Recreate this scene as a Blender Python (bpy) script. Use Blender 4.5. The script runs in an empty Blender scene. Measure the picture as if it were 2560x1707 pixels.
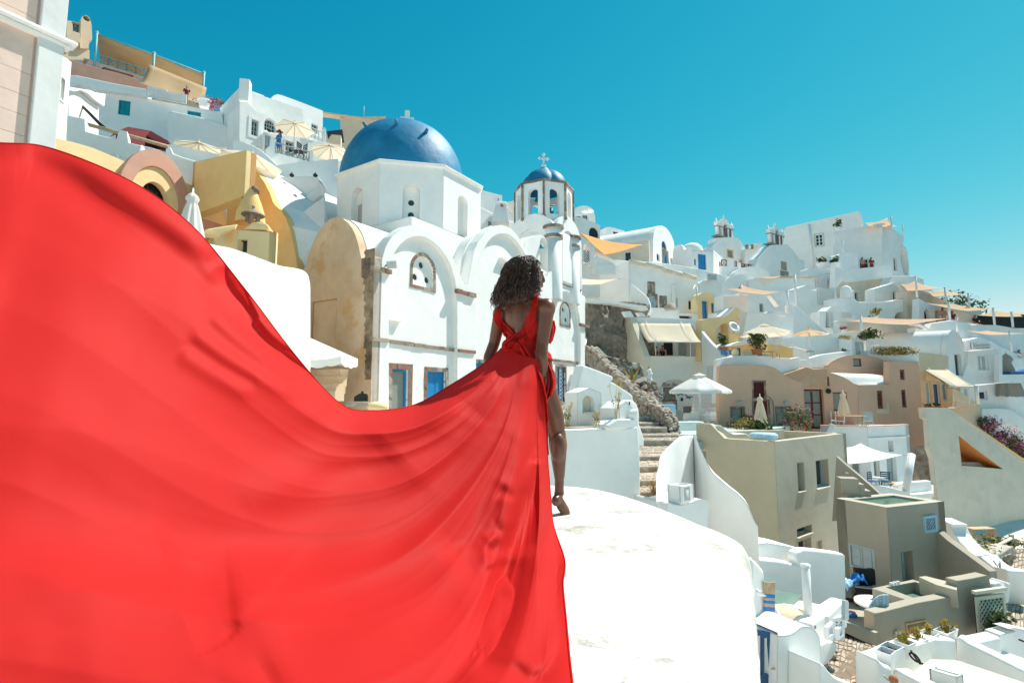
import bpy,bmesh,math,random
from math import sin,cos,pi,radians,sqrt,atan2,exp
from mathutils import Vector as V,Matrix,noise
from mathutils.geometry import tessellate_polygon
from mathutils.bvhtree import BVHTree
random.seed(7)
C = bpy.context.scene.collection
# ---------------------------------------------------------------- camera, light, exposure
F,HZ,CX,CY = 1300.0,985.0,1280.0,853.5          # focal length, horizon and centre of a 2560 x 1707 frame
PT = math.atan((HZ - CY) / F); CP,SP = cos(PT),sin(PT)
cam = bpy.data.cameras.new('camera'); cam.sensor_width = 36; cam.lens = 36 * F / 2560
cam.clip_start = 0.05; cam.clip_end = 6000
camo = bpy.data.objects.new('camera',cam); C.objects.link(camo)
camo.rotation_euler = (pi / 2 + PT,0,0)
sc = bpy.context.scene; sc.camera = camo
SUN_AZ = radians(31)      # measured from +x towards +y
SUN_EL = radians(54)
sd = V((cos(SUN_EL) * cos(SUN_AZ),cos(SUN_EL) * sin(SUN_AZ),sin(SUN_EL)))
sl = bpy.data.lights.new('sun','SUN'); sl.energy = 2.9; sl.angle = radians(0.55); sl.color = (1,.955,.88)
so = bpy.data.objects.new('sun',sl); C.objects.link(so)
so.rotation_euler = sd.to_track_quat('Z','Y').to_euler(); so.location = (20,0,60)
wd = bpy.data.worlds.new('World'); sc.world = wd; wd.use_nodes = True
nt = wd.node_tree; bg = nt.nodes['Background']
sky = nt.nodes.new('ShaderNodeTexSky'); sky.sky_type = 'NISHITA'; sky.sun_disc = False
sky.sun_elevation = SUN_EL; sky.sun_rotation = pi / 2 - SUN_AZ
sky.air_density = 1.0; sky.dust_density = .1; sky.ozone_density = 1.0; sky.altitude = 100
# clear, polarised-looking air: each channel of the sky gets its own contrast
sp_ = nt.nodes.new('ShaderNodeSeparateColor'); cb_ = nt.nodes.new('ShaderNodeCombineColor'); nt.links.new(sky.outputs[0],sp_.inputs[0])
for ch,gm_,k_ in ((0,3.4,.0125),(1,1.18,.62),(2,.98,.78)):
    pw = nt.nodes.new('ShaderNodeMath'); pw.operation = 'POWER'; pw.inputs[1].default_value = gm_; ml = nt.nodes.new('ShaderNodeMath'); ml.operation = 'MULTIPLY'; ml.inputs[1].default_value = k_
    nt.links.new(sp_.outputs[ch],pw.inputs[0]); nt.links.new(pw.outputs[0],ml.inputs[0]); a1 = nt.nodes.new('ShaderNodeMath'); a1.operation = 'MULTIPLY_ADD'; a1.inputs[1].default_value = .16; a1.inputs[2].default_value = 1.0; dv = nt.nodes.new('ShaderNodeMath'); dv.operation = 'DIVIDE'
    nt.links.new(ml.outputs[0],a1.inputs[0]); nt.links.new(ml.outputs[0],dv.inputs[0]); nt.links.new(a1.outputs[0],dv.inputs[1]); nt.links.new(dv.outputs[0],cb_.inputs[ch])
nt.links.new(cb_.outputs[0],bg.inputs[0])
bg.inputs[1].default_value = 0.105
sc.view_settings.view_transform = 'Standard'; sc.view_settings.look = 'None'
sc.view_settings.exposure = 1.3; sc.view_settings.gamma = 1; sc.view_settings.use_curve_mapping = False
sc.cycles.max_bounces = 8; sc.cycles.diffuse_bounces = 6; sc.cycles.transparent_max_bounces = 6
sc.cycles.use_denoising = True
try: sc.cycles.denoiser = 'OPENIMAGEDENOISE'
except Exception: pass

# ---------------------------------------------------------------- sight lines: a pixel and a distance give a place
def ray(px,py):
    a = (px - CX) / F; b = (CY - py) / F
    return V((a,CP - b * SP,SP + b * CP))
YS = [1.0]
def P(px,py,Y):
    r = ray(px,py); return r * (Y * YS[0] / r.y)
def PZ(px,py,Z):
    r = ray(px,py); return r * (Z / r.z)
class Pt(tuple):
    def __radd__(s,o): return o + [tuple(s)]
class crop:
    def __init__(s,ox,oy,k): s.o = (ox,oy); s.k = k
    def __call__(s,*a):
        p = [(s.o[0] + a[i] / s.k,s.o[1] + a[i + 1] / s.k) for i in range(0,len(a),2)]
        return p if len(p) > 1 else Pt(p[0])
    def b(s,x0,y0,x1,y1): return tuple(s(x0,y0)) + tuple(s(x1,y1))
    def x(s,x): return s.o[0] + x / s.k
A = crop(0,0,3.734); B = crop(400,180,3.734); D3 = crop(760,240,3.734); D = crop(1180,340,3.734)
E = crop(1700,500,3.734); G = crop(2000,620,3.734); H = crop(1440,560,3.734); I = crop(1440,860,3.734)
J = crop(2000,900,3.734); K = crop(1800,1287,3.734); L = crop(2100,1287,3.7326); N = crop(1200,600,2.1786)
O = crop(700,540,3.266); Q = crop(0,340,2.24); R = crop(1200,1100,2.583)

# ---------------------------------------------------------------- materials
MATS = {}
def nd(t,kind,**kw):
    n = t.nodes.new('ShaderNode' + kind)
    for k,v in kw.items():
        if k.startswith('i_'):
            key = k[2:]; key = int(key) if key.isdigit() else key.replace('_',' ')
            n.inputs[key].default_value = v
        else: setattr(n,k,v)
    return n
def mat(name,col,rough=.85,var=.06,scale=1.2,bump=.15,bscale=18,stain=0,staincol=None,round_=.03,metal=0,spec=.3,trans=0,fine=0,streak=False):
    if name in MATS: return MATS[name]
    m = bpy.data.materials.new(name); m.use_nodes = True; t = m.node_tree; b = t.nodes['Principled BSDF']
    b.inputs['Roughness'].default_value = rough; b.inputs['Metallic'].default_value = metal
    b.inputs['Specular IOR Level'].default_value = spec
    geo = nd(t,'NewGeometry'); L_ = t.links.new
    n1 = nd(t,'TexNoise',i_Scale=scale,i_Detail=5.0,i_Roughness=.6); L_(geo.outputs['Position'],n1.inputs['Vector'])
    r1 = nd(t,'MapRange',i_1=.3,i_2=.7,i_3=1 - var,i_4=1 + var * .6); L_(n1.outputs[0],r1.inputs[0])
    c1 = nd(t,'Mix',data_type='RGBA',blend_type='MULTIPLY',i_0=1.0); c1.inputs[6].default_value = (*col,1)
    L_(r1.outputs[0],c1.inputs[7]); out = c1.outputs[2]
    if stain:
        v = geo.outputs['Position']
        mp = nd(t,'Mapping'); mp.inputs['Scale'].default_value = (1,1,.3) if streak else (1,1,1); L_(v,mp.inputs[0])
        n2 = nd(t,'TexNoise',i_Scale=.9,i_Detail=8.0,i_Roughness=.68); L_(mp.outputs[0],n2.inputs['Vector'])
        r2 = nd(t,'MapRange',i_1=.5,i_2=.66,i_3=0.0,i_4=stain); L_(n2.outputs[0],r2.inputs[0])
        c2 = nd(t,'Mix',data_type='RGBA'); L_(r2.outputs[0],c2.inputs[0]); L_(out,c2.inputs[6])
        c2.inputs[7].default_value = (*(staincol or [c * .6 for c in col]),1); out = c2.outputs[2]
    if fine:
        n3 = nd(t,'TexNoise',i_Scale=45.0,i_Detail=3.0); L_(geo.outputs['Position'],n3.inputs['Vector'])
        r3 = nd(t,'MapRange',i_1=.35,i_2=.7,i_3=1 - fine,i_4=1 + fine * .5); L_(n3.outputs[0],r3.inputs[0])
        c3 = nd(t,'Mix',data_type='RGBA',blend_type='MULTIPLY',i_0=1.0); L_(out,c3.inputs[6]); L_(r3.outputs[0],c3.inputs[7]); out = c3.outputs[2]
    L_(out,b.inputs['Base Color'])
    nrm = None
    if round_:
        bv = nd(t,'Bevel',samples=3,i_Radius=round_); nrm = bv.outputs[0]
    if bump:
        n4 = nd(t,'TexNoise',i_Scale=bscale,i_Detail=4.0); L_(geo.outputs['Position'],n4.inputs['Vector'])
        n5 = nd(t,'TexNoise',i_Scale=1.6,i_Detail=2.0); L_(geo.outputs['Position'],n5.inputs['Vector'])
        ad = nd(t,'Math',operation='MULTIPLY_ADD',i_1=.12,i_2=0.0); L_(n4.outputs[0],ad.inputs[0]); L_(n5.outputs[0],ad.inputs[2])
        bp = nd(t,'Bump',i_Strength=bump,i_Distance=.12); L_(ad.outputs[0],bp.inputs['Height'])
        if nrm: L_(nrm,bp.inputs['Normal'])
        nrm = bp.outputs[0]
    if nrm: L_(nrm,b.inputs['Normal'])
    if trans:
        tr = nd(t,'BsdfTranslucent'); ms = nd(t,'MixShader',i_0=trans); L_(out,tr.inputs[0])
        L_(b.outputs[0],ms.inputs[1]); L_(tr.outputs[0],ms.inputs[2]); L_(ms.outputs[0],t.nodes['Material Output'].inputs[0])
    MATS[name] = m; return m
def flat(name,col,rough=.6,**kw): return mat(name,col,rough,kw.pop('var',.08),kw.pop('scale',3),kw.pop('bump',0),round_=kw.pop('round_',0),**kw)
WHITE = mat('white_plaster',(.86,.845,.81),stain=.10,staincol=(.62,.6,.55),round_=.05,streak=True)
ROOFW = mat('white_roof_plaster',(.80,.79,.755),stain=1.0,staincol=(.33,.315,.265),var=.12,scale=2.2,round_=.03,fine=.05,bump=.25,bscale=34)
def weather(m,scale,lo,hi,col,amt,crack=0):
    """specks of dirt and hairline cracks mixed into the colour of a plaster"""
    t = m.node_tree; b = t.nodes['Principled BSDF']; src = b.inputs['Base Color'].links[0].from_socket; g = nd(t,'NewGeometry')
    n = nd(t,'TexNoise',i_Scale=scale,i_Detail=6.0,i_Roughness=.7); t.links.new(g.outputs['Position'],n.inputs['Vector']); r = nd(t,'MapRange',i_1=lo,i_2=hi,i_3=0.0,i_4=amt); t.links.new(n.outputs[0],r.inputs[0]); fac = r.outputs[0]
    if crack:
        d = nd(t,'TexNoise',i_Scale=2.5,i_Detail=4.0); t.links.new(g.outputs['Position'],d.inputs['Vector']); mxv = nd(t,'Mix',data_type='VECTOR'); mxv.inputs[0].default_value = .35; t.links.new(g.outputs['Position'],mxv.inputs[4]); t.links.new(d.outputs[1],mxv.inputs[5])
        v = nd(t,'TexVoronoi',feature='DISTANCE_TO_EDGE',i_Scale=crack); t.links.new(mxv.outputs[1],v.inputs['Vector']); r2 = nd(t,'MapRange',i_1=.0,i_2=.008,i_3=.5,i_4=0.0); t.links.new(v.outputs[0],r2.inputs[0]); ma = nd(t,'Math',operation='MAXIMUM'); t.links.new(fac,ma.inputs[0]); t.links.new(r2.outputs[0],ma.inputs[1]); fac = ma.outputs[0]
    mx_ = nd(t,'Mix',data_type='RGBA'); mx_.inputs[7].default_value = (*col,1); t.links.new(fac,mx_.inputs[0]); t.links.new(src,mx_.inputs[6]); t.links.new(mx_.outputs[2],b.inputs['Base Color'])
weather(ROOFW,3.2,.50,.64,(.37,.355,.30),.9)
weather(ROOFW,60,.60,.68,(.20,.18,.14),.85,.8)
YEL = mat('ochre_plaster',(.88,.56,.23),stain=.3,staincol=(.78,.45,.17),round_=.05)
PYEL = mat('pale_yellow_plaster',(.90,.66,.35),stain=.25,staincol=(.82,.56,.28),round_=.05)
BUFF = mat('stained_buff_plaster',(.72,.53,.36),stain=.9,staincol=(.62,.36,.16),var=.2,scale=.7,round_=.03,fine=.05)
PINK = mat('pink_plaster',(.72,.54,.45),stain=.3,round_=.02,scale=.8)
ROSE = mat('rose_plaster',(.62,.34,.25),stain=.2,round_=.03)
BEIGE = mat('beige_plaster',(.72,.56,.39),stain=.2,round_=.04)
BROWN = mat('peach_brown_plaster',(.68,.42,.29),stain=.25,staincol=(.58,.37,.26),round_=.04)
GREY = mat('olive_grey_plaster',(.55,.49,.385),stain=.4,staincol=(.46,.41,.32),round_=.03)
TAUPE = mat('taupe_plaster',(.41,.355,.275),stain=.35,staincol=(.33,.29,.225),round_=.03)
CREAMW = mat('weathered_or_bounce_lit_cream',(.66,.60,.49),stain=.3,round_=.04)  # weathered plaster; also paints bounced light on shaded white sides
ROCK = mat('rough_volcanic_rock',(.30,.255,.205),stain=.9,staincol=(.15,.12,.10),var=.4,scale=3,bump=1.0,bscale=6,round_=0,fine=.3)
DIRT = mat('dusty_earth',(.42,.34,.25),stain=.6,staincol=(.28,.21,.15),var=.3,scale=2,bump=.6,round_=0,fine=.2)
STONE = mat('brown_stone',(.28,.20,.15),stain=.9,staincol=(.12,.085,.07),var=.4,scale=6,bump=.5,bscale=25,round_=.01,fine=.3)
STONES = [mat('rubble_stone_%d' % i,c,var=.3,scale=5,bump=.5,bscale=20,round_=.015,fine=.25) for i,c in enumerate([(.34,.27,.21),(.25,.19,.16),(.43,.36,.28),(.30,.17,.12),(.21,.20,.19),(.52,.46,.38)])]
PAVE = [mat('paving_stone_%d' % i,c,var=.25,scale=4,bump=.4,bscale=20,round_=.01,fine=.2) for i,c in enumerate([(.47,.38,.28),(.40,.31,.23),(.53,.44,.34),(.44,.33,.26),(.36,.30,.24)])]
MORTAR = mat('pale_mortar',(.55,.49,.41),var=.25,scale=4,bump=.6,round_=0,fine=.2)
BLUE = flat('sky_blue_paint',(.02,.22,.47),.45); DBLUE = flat('dark_blue_paint',(.02,.09,.20),.4)
TEAL = flat('teal_paint',(.0,.27,.33),.5); LTEAL = flat('pale_teal_paint',(.16,.42,.46),.5)
PBLUE = flat('pale_blue_paint',(.36,.52,.58),.5)
GWOOD = flat('grey_paint',(.42,.47,.47),.5); WPAINT = flat('white_paint',(.78,.78,.76),.45)
DWOOD = flat('dark_brown_wood',(.09,.035,.025),.5,scale=8,var=.3); MAROON = flat('maroon_paint',(.13,.03,.025),.5)
WOOD = flat('light_wood',(.50,.36,.22),.6,scale=9,var=.25); LWOOD = flat('honey_wood',(.58,.34,.15),.6,scale=9,var=.2)
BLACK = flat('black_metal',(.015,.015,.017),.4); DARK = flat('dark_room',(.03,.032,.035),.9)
GLASS = flat('dark_glass',(.03,.045,.055),.2,spec=.3); PGLASS = flat('curtained_glass',(.26,.27,.24),.3,spec=.3)
GGLASS = flat('green_bottle_glass',(.03,.08,.065),.35,spec=.25)
CREAM = mat('cream_canvas',(.80,.71,.55),.8,bump=.05,round_=0,trans=.4); WCANV = mat('white_canvas',(.84,.82,.78),.8,bump=.05,round_=0,trans=.3)
TAN = mat('tan_canvas',(.58,.42,.24),.8,bump=.05,round_=0,trans=.35); ORANGE = mat('orange_canvas',(.85,.45,.13),.8,bump=.05,round_=0,trans=.4)
SAND = mat('sand_canvas',(.70,.48,.30),.8,bump=.05,round_=0,trans=.4); MAROONC = mat('maroon_canvas',(.20,.03,.03),.8,bump=.05,round_=0,trans=.2)
GCANV = mat('grey_canvas',(.36,.34,.30),.8,bump=.05,round_=0,trans=.2)
DOMEB = mat('blue_dome_paint',(.015,.19,.35),.56,var=.25,scale=1.1,bump=.3,bscale=5,round_=0,spec=.4,stain=.25,staincol=(.06,.25,.39))
BLUEC = flat('blue_cloth',(.03,.20,.55),.8); LBLUEC = flat('pale_blue_cloth',(.42,.62,.75),.8)
LEAF = [mat('leaf_%d' % i,c,.6,bump=0,round_=0,trans=.25) for i,c in enumerate([(.05,.09,.025),(.08,.12,.03),(.11,.13,.035),(.035,.06,.025)])]
MAG = [mat('magenta_petal_%d' % i,c,.6,bump=0,round_=0,trans=.3) for i,c in enumerate([(.62,.05,.22),(.72,.14,.33)])]
YLEAF = mat('yellowing_leaf',(.40,.28,.05),.6,bump=0,round_=0,trans=.25); DRYG = mat('dry_stalk',(.50,.42,.18),.7,bump=0,round_=0)
TERRA = mat('terracotta',(.42,.17,.08),.8,bump=.1,round_=.01); SKIN = flat('tan_skin',(.45,.26,.18),.5)
WATER = flat('pool_water',(.14,.235,.185),.05,var=.1,spec=.6); HAIR1 = flat('dark_hair',(.025,.016,.012),.5)

# ---------------------------------------------------------------- things, parts, meshes
def T(name,label,cat,at=(0,0,0),group=None):
    o = bpy.data.objects.new(name,None); C.objects.link(o); o.location = V(at); o.empty_display_size = .2
    o['label'] = label; o['category'] = cat
    if group: o['group'] = group
    return o
def wloc(o):
    l = V((0,0,0))
    while o: l = l + o.location; o = o.parent
    return l
LAST = [None]
class M:
    def __init__(s): s.v = []; s.f = []; s.sm = []
    def add(s,vs,fs,smooth=False):
        n = len(s.v); s.v += [V(v) for v in vs]; s.f += [tuple(i + n for i in f) for f in fs]; s.sm += [smooth] * len(fs)
        return s
    def face(s,pts): return s.add(pts,[tuple(range(len(pts)))])
    def prism(s,pts,vec):
        n = len(pts); vec = V(vec); q = [V(p) + vec for p in pts]
        return s.add(list(pts) + q,[tuple(range(n)),tuple(range(2 * n - 1,n - 1,-1))] + [(i,i + n,(i + 1) % n + n,(i + 1) % n) for i in range(n)])
    def box(s,c,sz,ax=(1,0),tilt=None):
        ax = V((ax[0],ax[1],0)).normalized(); ay = V((-ax.y,ax.x,0)); az = V((0,0,1)); c = V(c)
        vs = [c + ax * (sz[0] / 2 * i) + ay * (sz[1] / 2 * j) + az * (sz[2] / 2 * k) for k in (-1,1) for j in (-1,1) for i in (-1,1)]
        if tilt is not None: vs = [c + tilt @ (v - c) for v in vs]
        return s.add(vs,[(0,2,3,1),(4,5,7,6),(0,1,5,4),(2,6,7,3),(0,4,6,2),(1,3,7,5)])
    def tube(s,path,r,n=8,cap=True):
        path = [V(p) for p in path]; k = len(path); rr = r if isinstance(r,(list,tuple)) else [r] * k
        vs = []; up = V((0,0,1)); prev = None
        for i,p in enumerate(path):
            d = (path[min(i + 1,k - 1)] - path[max(i - 1,0)])
            d = d.normalized() if d.length > 1e-9 else V((0,0,1))
            if prev is None:
                a = d.cross(up); a = a if a.length > .05 else d.cross(V((1,0,0)))
            else: a = prev - d * prev.dot(d)
            a.normalize(); b = d.cross(a); prev = a
            vs += [p + (a * cos(2 * pi * j / n) + b * sin(2 * pi * j / n)) * rr[i] for j in range(n)]
        fs = [(i * n + j,i * n + (j + 1) % n,(i + 1) * n + (j + 1) % n,(i + 1) * n + j) for i in range(k - 1) for j in range(n)]
        if cap: fs += [tuple(range(n - 1,-1,-1)),tuple(range((k - 1) * n,k * n))]
        return s.add(vs,fs,True)
    def lathe(s,c,prof,n=24,sx=1,sy=1,ang=0,arc=2 * pi,axis=None):
        c = V(c); vs = []; full = abs(arc - 2 * pi) < 1e-6; m = n if full else n + 1
        for (r,z) in prof:
            for j in range(m):
                a = ang + arc * j / n; p = V((r * cos(a) * sx,r * sin(a) * sy,z))
                vs.append(c + (axis @ p if axis is not None else p))
        fs = []
        for i in range(len(prof) - 1):
            for j in range(n if full else n):
                j2 = (j + 1) % m
                fs.append((i * m + j,i * m + j2,(i + 1) * m + j2,(i + 1) * m + j))
        return s.add(vs,fs,True)
    def ell(s,c,r,n=16,m=10,rot=None):
        c = V(c); vs = []
        for i in range(m + 1):
            th = pi * i / m
            for j in range(n):
                p = V((r[0] * sin(th) * cos(2 * pi * j / n),r[1] * sin(th) * sin(2 * pi * j / n),r[2] * cos(th)))
                vs.append(c + (rot @ p if rot is not None else p))
        return s.add(vs,[(i * n + j,(i + 1) * n + j,(i + 1) * n + (j + 1) % n,i * n + (j + 1) % n) for i in range(m) for j in range(n)],True)
    def grid(s,rows,smooth=True,close=False):
        n = len(rows[0]); m = len(rows); vs = [p for r in rows for p in r]; k = n if close else n - 1
        return s.add(vs,[(i * n + j,i * n + (j + 1) % n,(i + 1) * n + (j + 1) % n,(i + 1) * n + j) for i in range(m - 1) for j in range(k)],smooth)
    def ring(s,w,outer,inner,d0,d1):
        n = len(outer); vs = [w.p(a,z,d) for pl in (outer,inner) for d in (d0,d1) for a,z in pl]
        o0,o1,i0,i1 = 0,n,2 * n,3 * n; fs = []
        for i in range(n):
            j = (i + 1) % n
            fs += [(o0 + i,o0 + j,i0 + j,i0 + i),(o1 + j,o1 + i,i1 + i,i1 + j),(o0 + j,o0 + i,o1 + i,o1 + j),(i0 + i,i0 + j,i1 + j,i1 + i)]
        return s.add(vs,fs)
    def wslab(s,w,outline,d0,d1,holes=()):
        """outline and holes in wall coordinates; every hole is (polygon, reveal depth)"""
        pl = [outline] + [h[0] for h in holes]
        flatp = [p for q in pl for p in q]
        tris = tessellate_polygon([[V((a,z,0)) for a,z in q] for q in pl])
        s.add([w.p(a,z,d0) for a,z in flatp],[tuple(t) for t in tris])
        n = len(outline); vs = [w.p(a,z,d0) for a,z in outline] + [w.p(a,z,d1) for a,z in outline]
        thru = [h[0] for h in holes if h[1] > d0 - d1 - .02]
        s.add(vs,[(i,(i + 1) % n,n + (i + 1) % n,n + i) for i in range(n)] + ([] if thru else [tuple(range(2 * n - 1,n - 1,-1))]))
        if thru:
            pb = [outline] + thru; s.add([w.p(a,z,d1) for q in pb for a,z in q],[tuple(t)[::-1] for t in tessellate_polygon([[V((a,z,0)) for a,z in q] for q in pb])])
        for q,dep in holes:
            n = len(q); vs = [w.p(a,z,d0) for a,z in q] + [w.p(a,z,d0 - dep) for a,z in q]
            s.add(vs,[(i,n + i,n + (i + 1) % n,(i + 1) % n) for i in range(n)])
        return s
    def build(s,name,mt,parent=None,smooth=None,bevel=0,recalc=True,merge=True,solid=0,label=None):
        me = bpy.data.meshes.new(name); base = wloc(parent)
        me.from_pydata([v - base for v in s.v],[],s.f)
        me.polygons.foreach_set('use_smooth',s.sm)
        bm = bmesh.new(); bm.from_mesh(me)
        if merge: bmesh.ops.remove_doubles(bm,verts=bm.verts,dist=1e-4)
        if recalc: bmesh.ops.recalc_face_normals(bm,faces=bm.faces)
        bm.to_mesh(me); bm.free()
        if smooth is not None:
            me.polygons.foreach_set('use_smooth',[True] * len(me.polygons)); me.set_sharp_from_angle(angle=radians(smooth))
        o = bpy.data.objects.new(name,me); C.objects.link(o); o.parent = parent
        for q in (mt if isinstance(mt,(list,tuple)) else [mt]): me.materials.append(q)
        if solid:
            md = o.modifiers.new('thickness','SOLIDIFY'); md.thickness = solid; md.offset = 0
        if bevel:
            md = o.modifiers.new('rounding','BEVEL'); md.width = bevel; md.segments = 3; md.limit_method = 'ANGLE'; md.angle_limit = radians(40); md.use_clamp_overlap = True
        if label: o['label'] = label
        LAST[0] = o
        return o
def setting(o,kind='structure'): o['kind'] = kind; return o
def tag(o,label,cat,group=None):
    o['label'] = label; o['category'] = cat
    if group: o['group'] = group
    return o
class W:
    """an upright plane through two plan points, each a pixel column at the horizon and a distance"""
    def __init__(s,ax,ay,bx,by,plan=False):
        if plan: s.a = V((ax,ay,0)); b = V((bx,by,0))
        else: s.a = P(ax,HZ,ay); b = P(bx,HZ,by)
        s.a.z = 0; b.z = 0; s.t = (b - s.a).normalized(); s.n = V((s.t.y,-s.t.x,0)); s.L = (b - s.a).length
    def at(s,px,py):
        r = ray(px,py); return r * (s.a.dot(s.n) / r.dot(s.n))
    def sz(s,px,py): q = s.at(px,py); return ((q - s.a).dot(s.t),q.z)
    def p(s,a,z,d=0): return s.a + s.t * a + V((0,0,z)) + s.n * d
    def poly(s,pts): return [s.sz(*p) for p in pts]
    def rect(s,b):
        cx,cy = (b[0] + b[2]) / 2,(b[1] + b[3]) / 2
        return s.sz(b[0],cy)[0],s.sz(b[2],cy)[0],s.sz(cx,b[3])[1],s.sz(cx,b[1])[1]
    def off(s,d):
        q = W(0,1,1,1); q.a = s.a + s.n * d; q.t = s.t; q.n = s.n; q.L = s.L; return q
def rect(s0,s1,z0,z1,arch=0,n=10,rise=None):
    if not arch: return [(s0,z0),(s1,z0),(s1,z1),(s0,z1)]
    r = (s1 - s0) / 2; h = rise or min(r,(z1 - z0) * .8); c = (s0 + s1) / 2; zs = z1 - h
    return [(s0,z0),(s1,z0)] + [(c + r * cos(pi * i / n),zs + h * sin(pi * i / n)) for i in range(n + 1)]
def smooth_line(pts,k=6):
    out = []; n = len(pts)
    for i in range(n - 1):
        p0,p1,p2,p3 = [V(pts[max(0,min(n - 1,j))]) for j in (i - 1,i,i + 1,i + 2)]
        for q in range(k):
            t = q / k; out.append(tuple(.5 * ((2 * p1) + (p2 - p0) * t + (2 * p0 - 5 * p1 + 4 * p2 - p3) * t * t + (3 * p1 - p0 - 3 * p2 + p3) * t ** 3)))
    return out + [tuple(pts[-1])]
def slab(par,name,w,pts,thick,mt,holes=(),bevel=0,smooth=None,raw=False,front=0,vec=None):
    pl = pts if raw else w.poly(pts)
    m = M()
    if vec is None: m.wslab(w,pl,front,front - thick,holes)
    else:
        m.prism([w.p(a,z,front) for a,z in pl],vec)
    return m.build(name,mt,par,smooth=smooth,bevel=bevel)
def stonering(par,w,outer,inner,d0,d1,mt=None,gap=.012,step=.3,name='stone'):
    """a surround of separate stone blocks following two matching outlines (the sill edge is outer[0]-outer[1])"""
    n = len(outer); k = 0
    for i in range(n):
        j = (i + 1) % n
        Lh = sqrt((outer[i][0] - outer[j][0]) ** 2 + (outer[i][1] - outer[j][1]) ** 2)
        q = max(1,int(Lh / step + .5))
        for a in range(q):
            t0 = (a + (gap / Lh if Lh > .05 else .03)) / q; t1 = (a + 1 - (gap / Lh if Lh > .05 else .03)) / q
            f = lambda pl,t: (pl[i][0] + (pl[j][0] - pl[i][0]) * t,pl[i][1] + (pl[j][1] - pl[i][1]) * t)
            dd = d0 + random.uniform(-.012,.012)
            pts = [f(outer,t0),f(outer,t1),f(inner,t1),f(inner,t0)]
            c = (sum(p[0] for p in pts) / 4,sum(p[1] for p in pts) / 4)
            pts = [(c[0] + (p[0] - c[0]) * random.uniform(.95,1.03),c[1] + (p[1] - c[1]) * random.uniform(.95,1.03)) for p in pts]
            M().prism([w.p(x,z,dd) for x,z in pts],w.n * (d1 - dd)).build(name,mt or random.choice(STONES[:4]),par)
def win(par,w,box,style='sash',fm=WPAINT,pm=GLASS,arch=False,dep=.14,fr=.07,nx=2,ny=2,sur=0,surm=STONE,stones=0,sill=0,d=0,raw=None,handle=True,rise=None,bar=.035,proud=.03):
    s0,s1,z0,z1 = raw or w.rect(box)
    po = rect(s0,s1,z0,z1,arch,rise=rise); pi_ = rect(s0 + fr,s1 - fr,z0 + fr,z1 - fr,arch,rise=(rise - fr if rise else None))
    nm = 'door' if style in ('door','gdoor') else 'shutter' if style == 'shutter' else 'window'
    m = M().ring(w,po,pi_,d - dep + .05,d - dep - .02)
    zt = z1 - fr
    if style in ('sash','gdoor'):
        for i in range(1,nx):
            a = s0 + fr + (s1 - s0 - 2 * fr) * i / nx; m.box(w.p(a,(z0 + zt) / 2,d - dep + .012),(bar * (1.6 if nx == 2 else 1),.04,zt - z0 - fr),w.t)
        for i in range(1,ny):
            z = z0 + fr + (z1 - z0 - 2 * fr) * i / ny; m.box(w.p((s0 + s1) / 2,z,d - dep + .010),(s1 - s0 - 2 * fr,.03,bar),w.t)
    if style == 'fan':
        c = (s0 + s1) / 2
        for i in range(1,8):
            a = pi * i / 8; r = (s1 - s0) / 2 - fr; m.tube([w.p(c + .15 * r * cos(a),z0 + fr + .15 * r * sin(a),d - dep + .02),w.p(c + r * cos(a),z0 + fr + r * sin(a) * (z1 - z0) / (r + fr) * .98,d - dep + .02)],.014,5)
    fo = m.build(nm,fm,par)
    if style in ('door','shutter'):
        pm2 = pm if pm is not GLASS else fm; wdt = s1 - s0 - 2 * fr; k = 2 if wdt > .6 or style == 'shutter' else 1
        for i in range(k):
            a0 = s0 + fr + wdt * i / k; a1 = a0 + wdt / k
            le = M(); g = .006
            le.box(w.p((a0 + a1) / 2,(z0 + fr + zt) / 2,d - dep - .015),(wdt / k - 2 * g,.04,zt - z0 - fr - .01),w.t)
            hh = zt - z0 - fr
            for (u,v) in ((.06,.46),(.54,.94)):
                q = rect(a0 + .18 * (a1 - a0),a1 - .18 * (a1 - a0),z0 + fr + u * hh,z0 + fr + v * hh)
                le.prism([w.p(x,z,d - dep + .0055) for x,z in q],w.n * .014)
            le.build('leaf' if style == 'door' else 'shutter_leaf',pm2,fo)
        if style == 'door' and handle:
            M().tube([w.p(s1 - fr - .09,z0 + (z1 - z0) * .47,d - dep),w.p(s1 - fr - .09,z0 + (z1 - z0) * .47,d - dep + .06),w.p(s1 - fr - .2,z0 + (z1 - z0) * .47,d - dep + .06)],.014,6).build('door_handle',BLACK,fo)
    else:
        M().prism([w.p(a,z,d - dep - .004) for a,z in rect(s0 + fr * .9,s1 - fr * .9,z0 + fr * .9,z1 - fr * .9,arch,rise=(rise - fr if rise else None))],w.n * -.012).build('pane',pm,fo)
    if sur:
        so_ = rect(s0 - sur,s1 + sur,z0 - (sur if style not in ('door','gdoor') else 0),z1 + sur,arch,rise=(rise + sur if rise else None))
        if stones: stonering(par,w,so_,po,d + proud,d - dep + .052,step=stones)
        else: M().ring(w,so_,po,d + proud,d - .02).build(nm + '_surround',surm,par)
    if sill: M().box(w.p((s0 + s1) / 2,z0 - .025,d + .0),(s1 - s0 + .06,.1,.045),w.t).build('sill',CREAMW,par)
    return (po,dep)
def niche(w,box,dep=.25,arch=True,rise=None,raw=None):
    s = raw or w.rect(box); return (rect(*s,arch,rise=rise),dep)
def hback(par,w,hole,mt,name='niche_back'):
    return M().prism([w.p(a,z,-hole[1] + .001) for a,z in hole[0]],w.n * -.03).build(name,mt,par)
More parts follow.
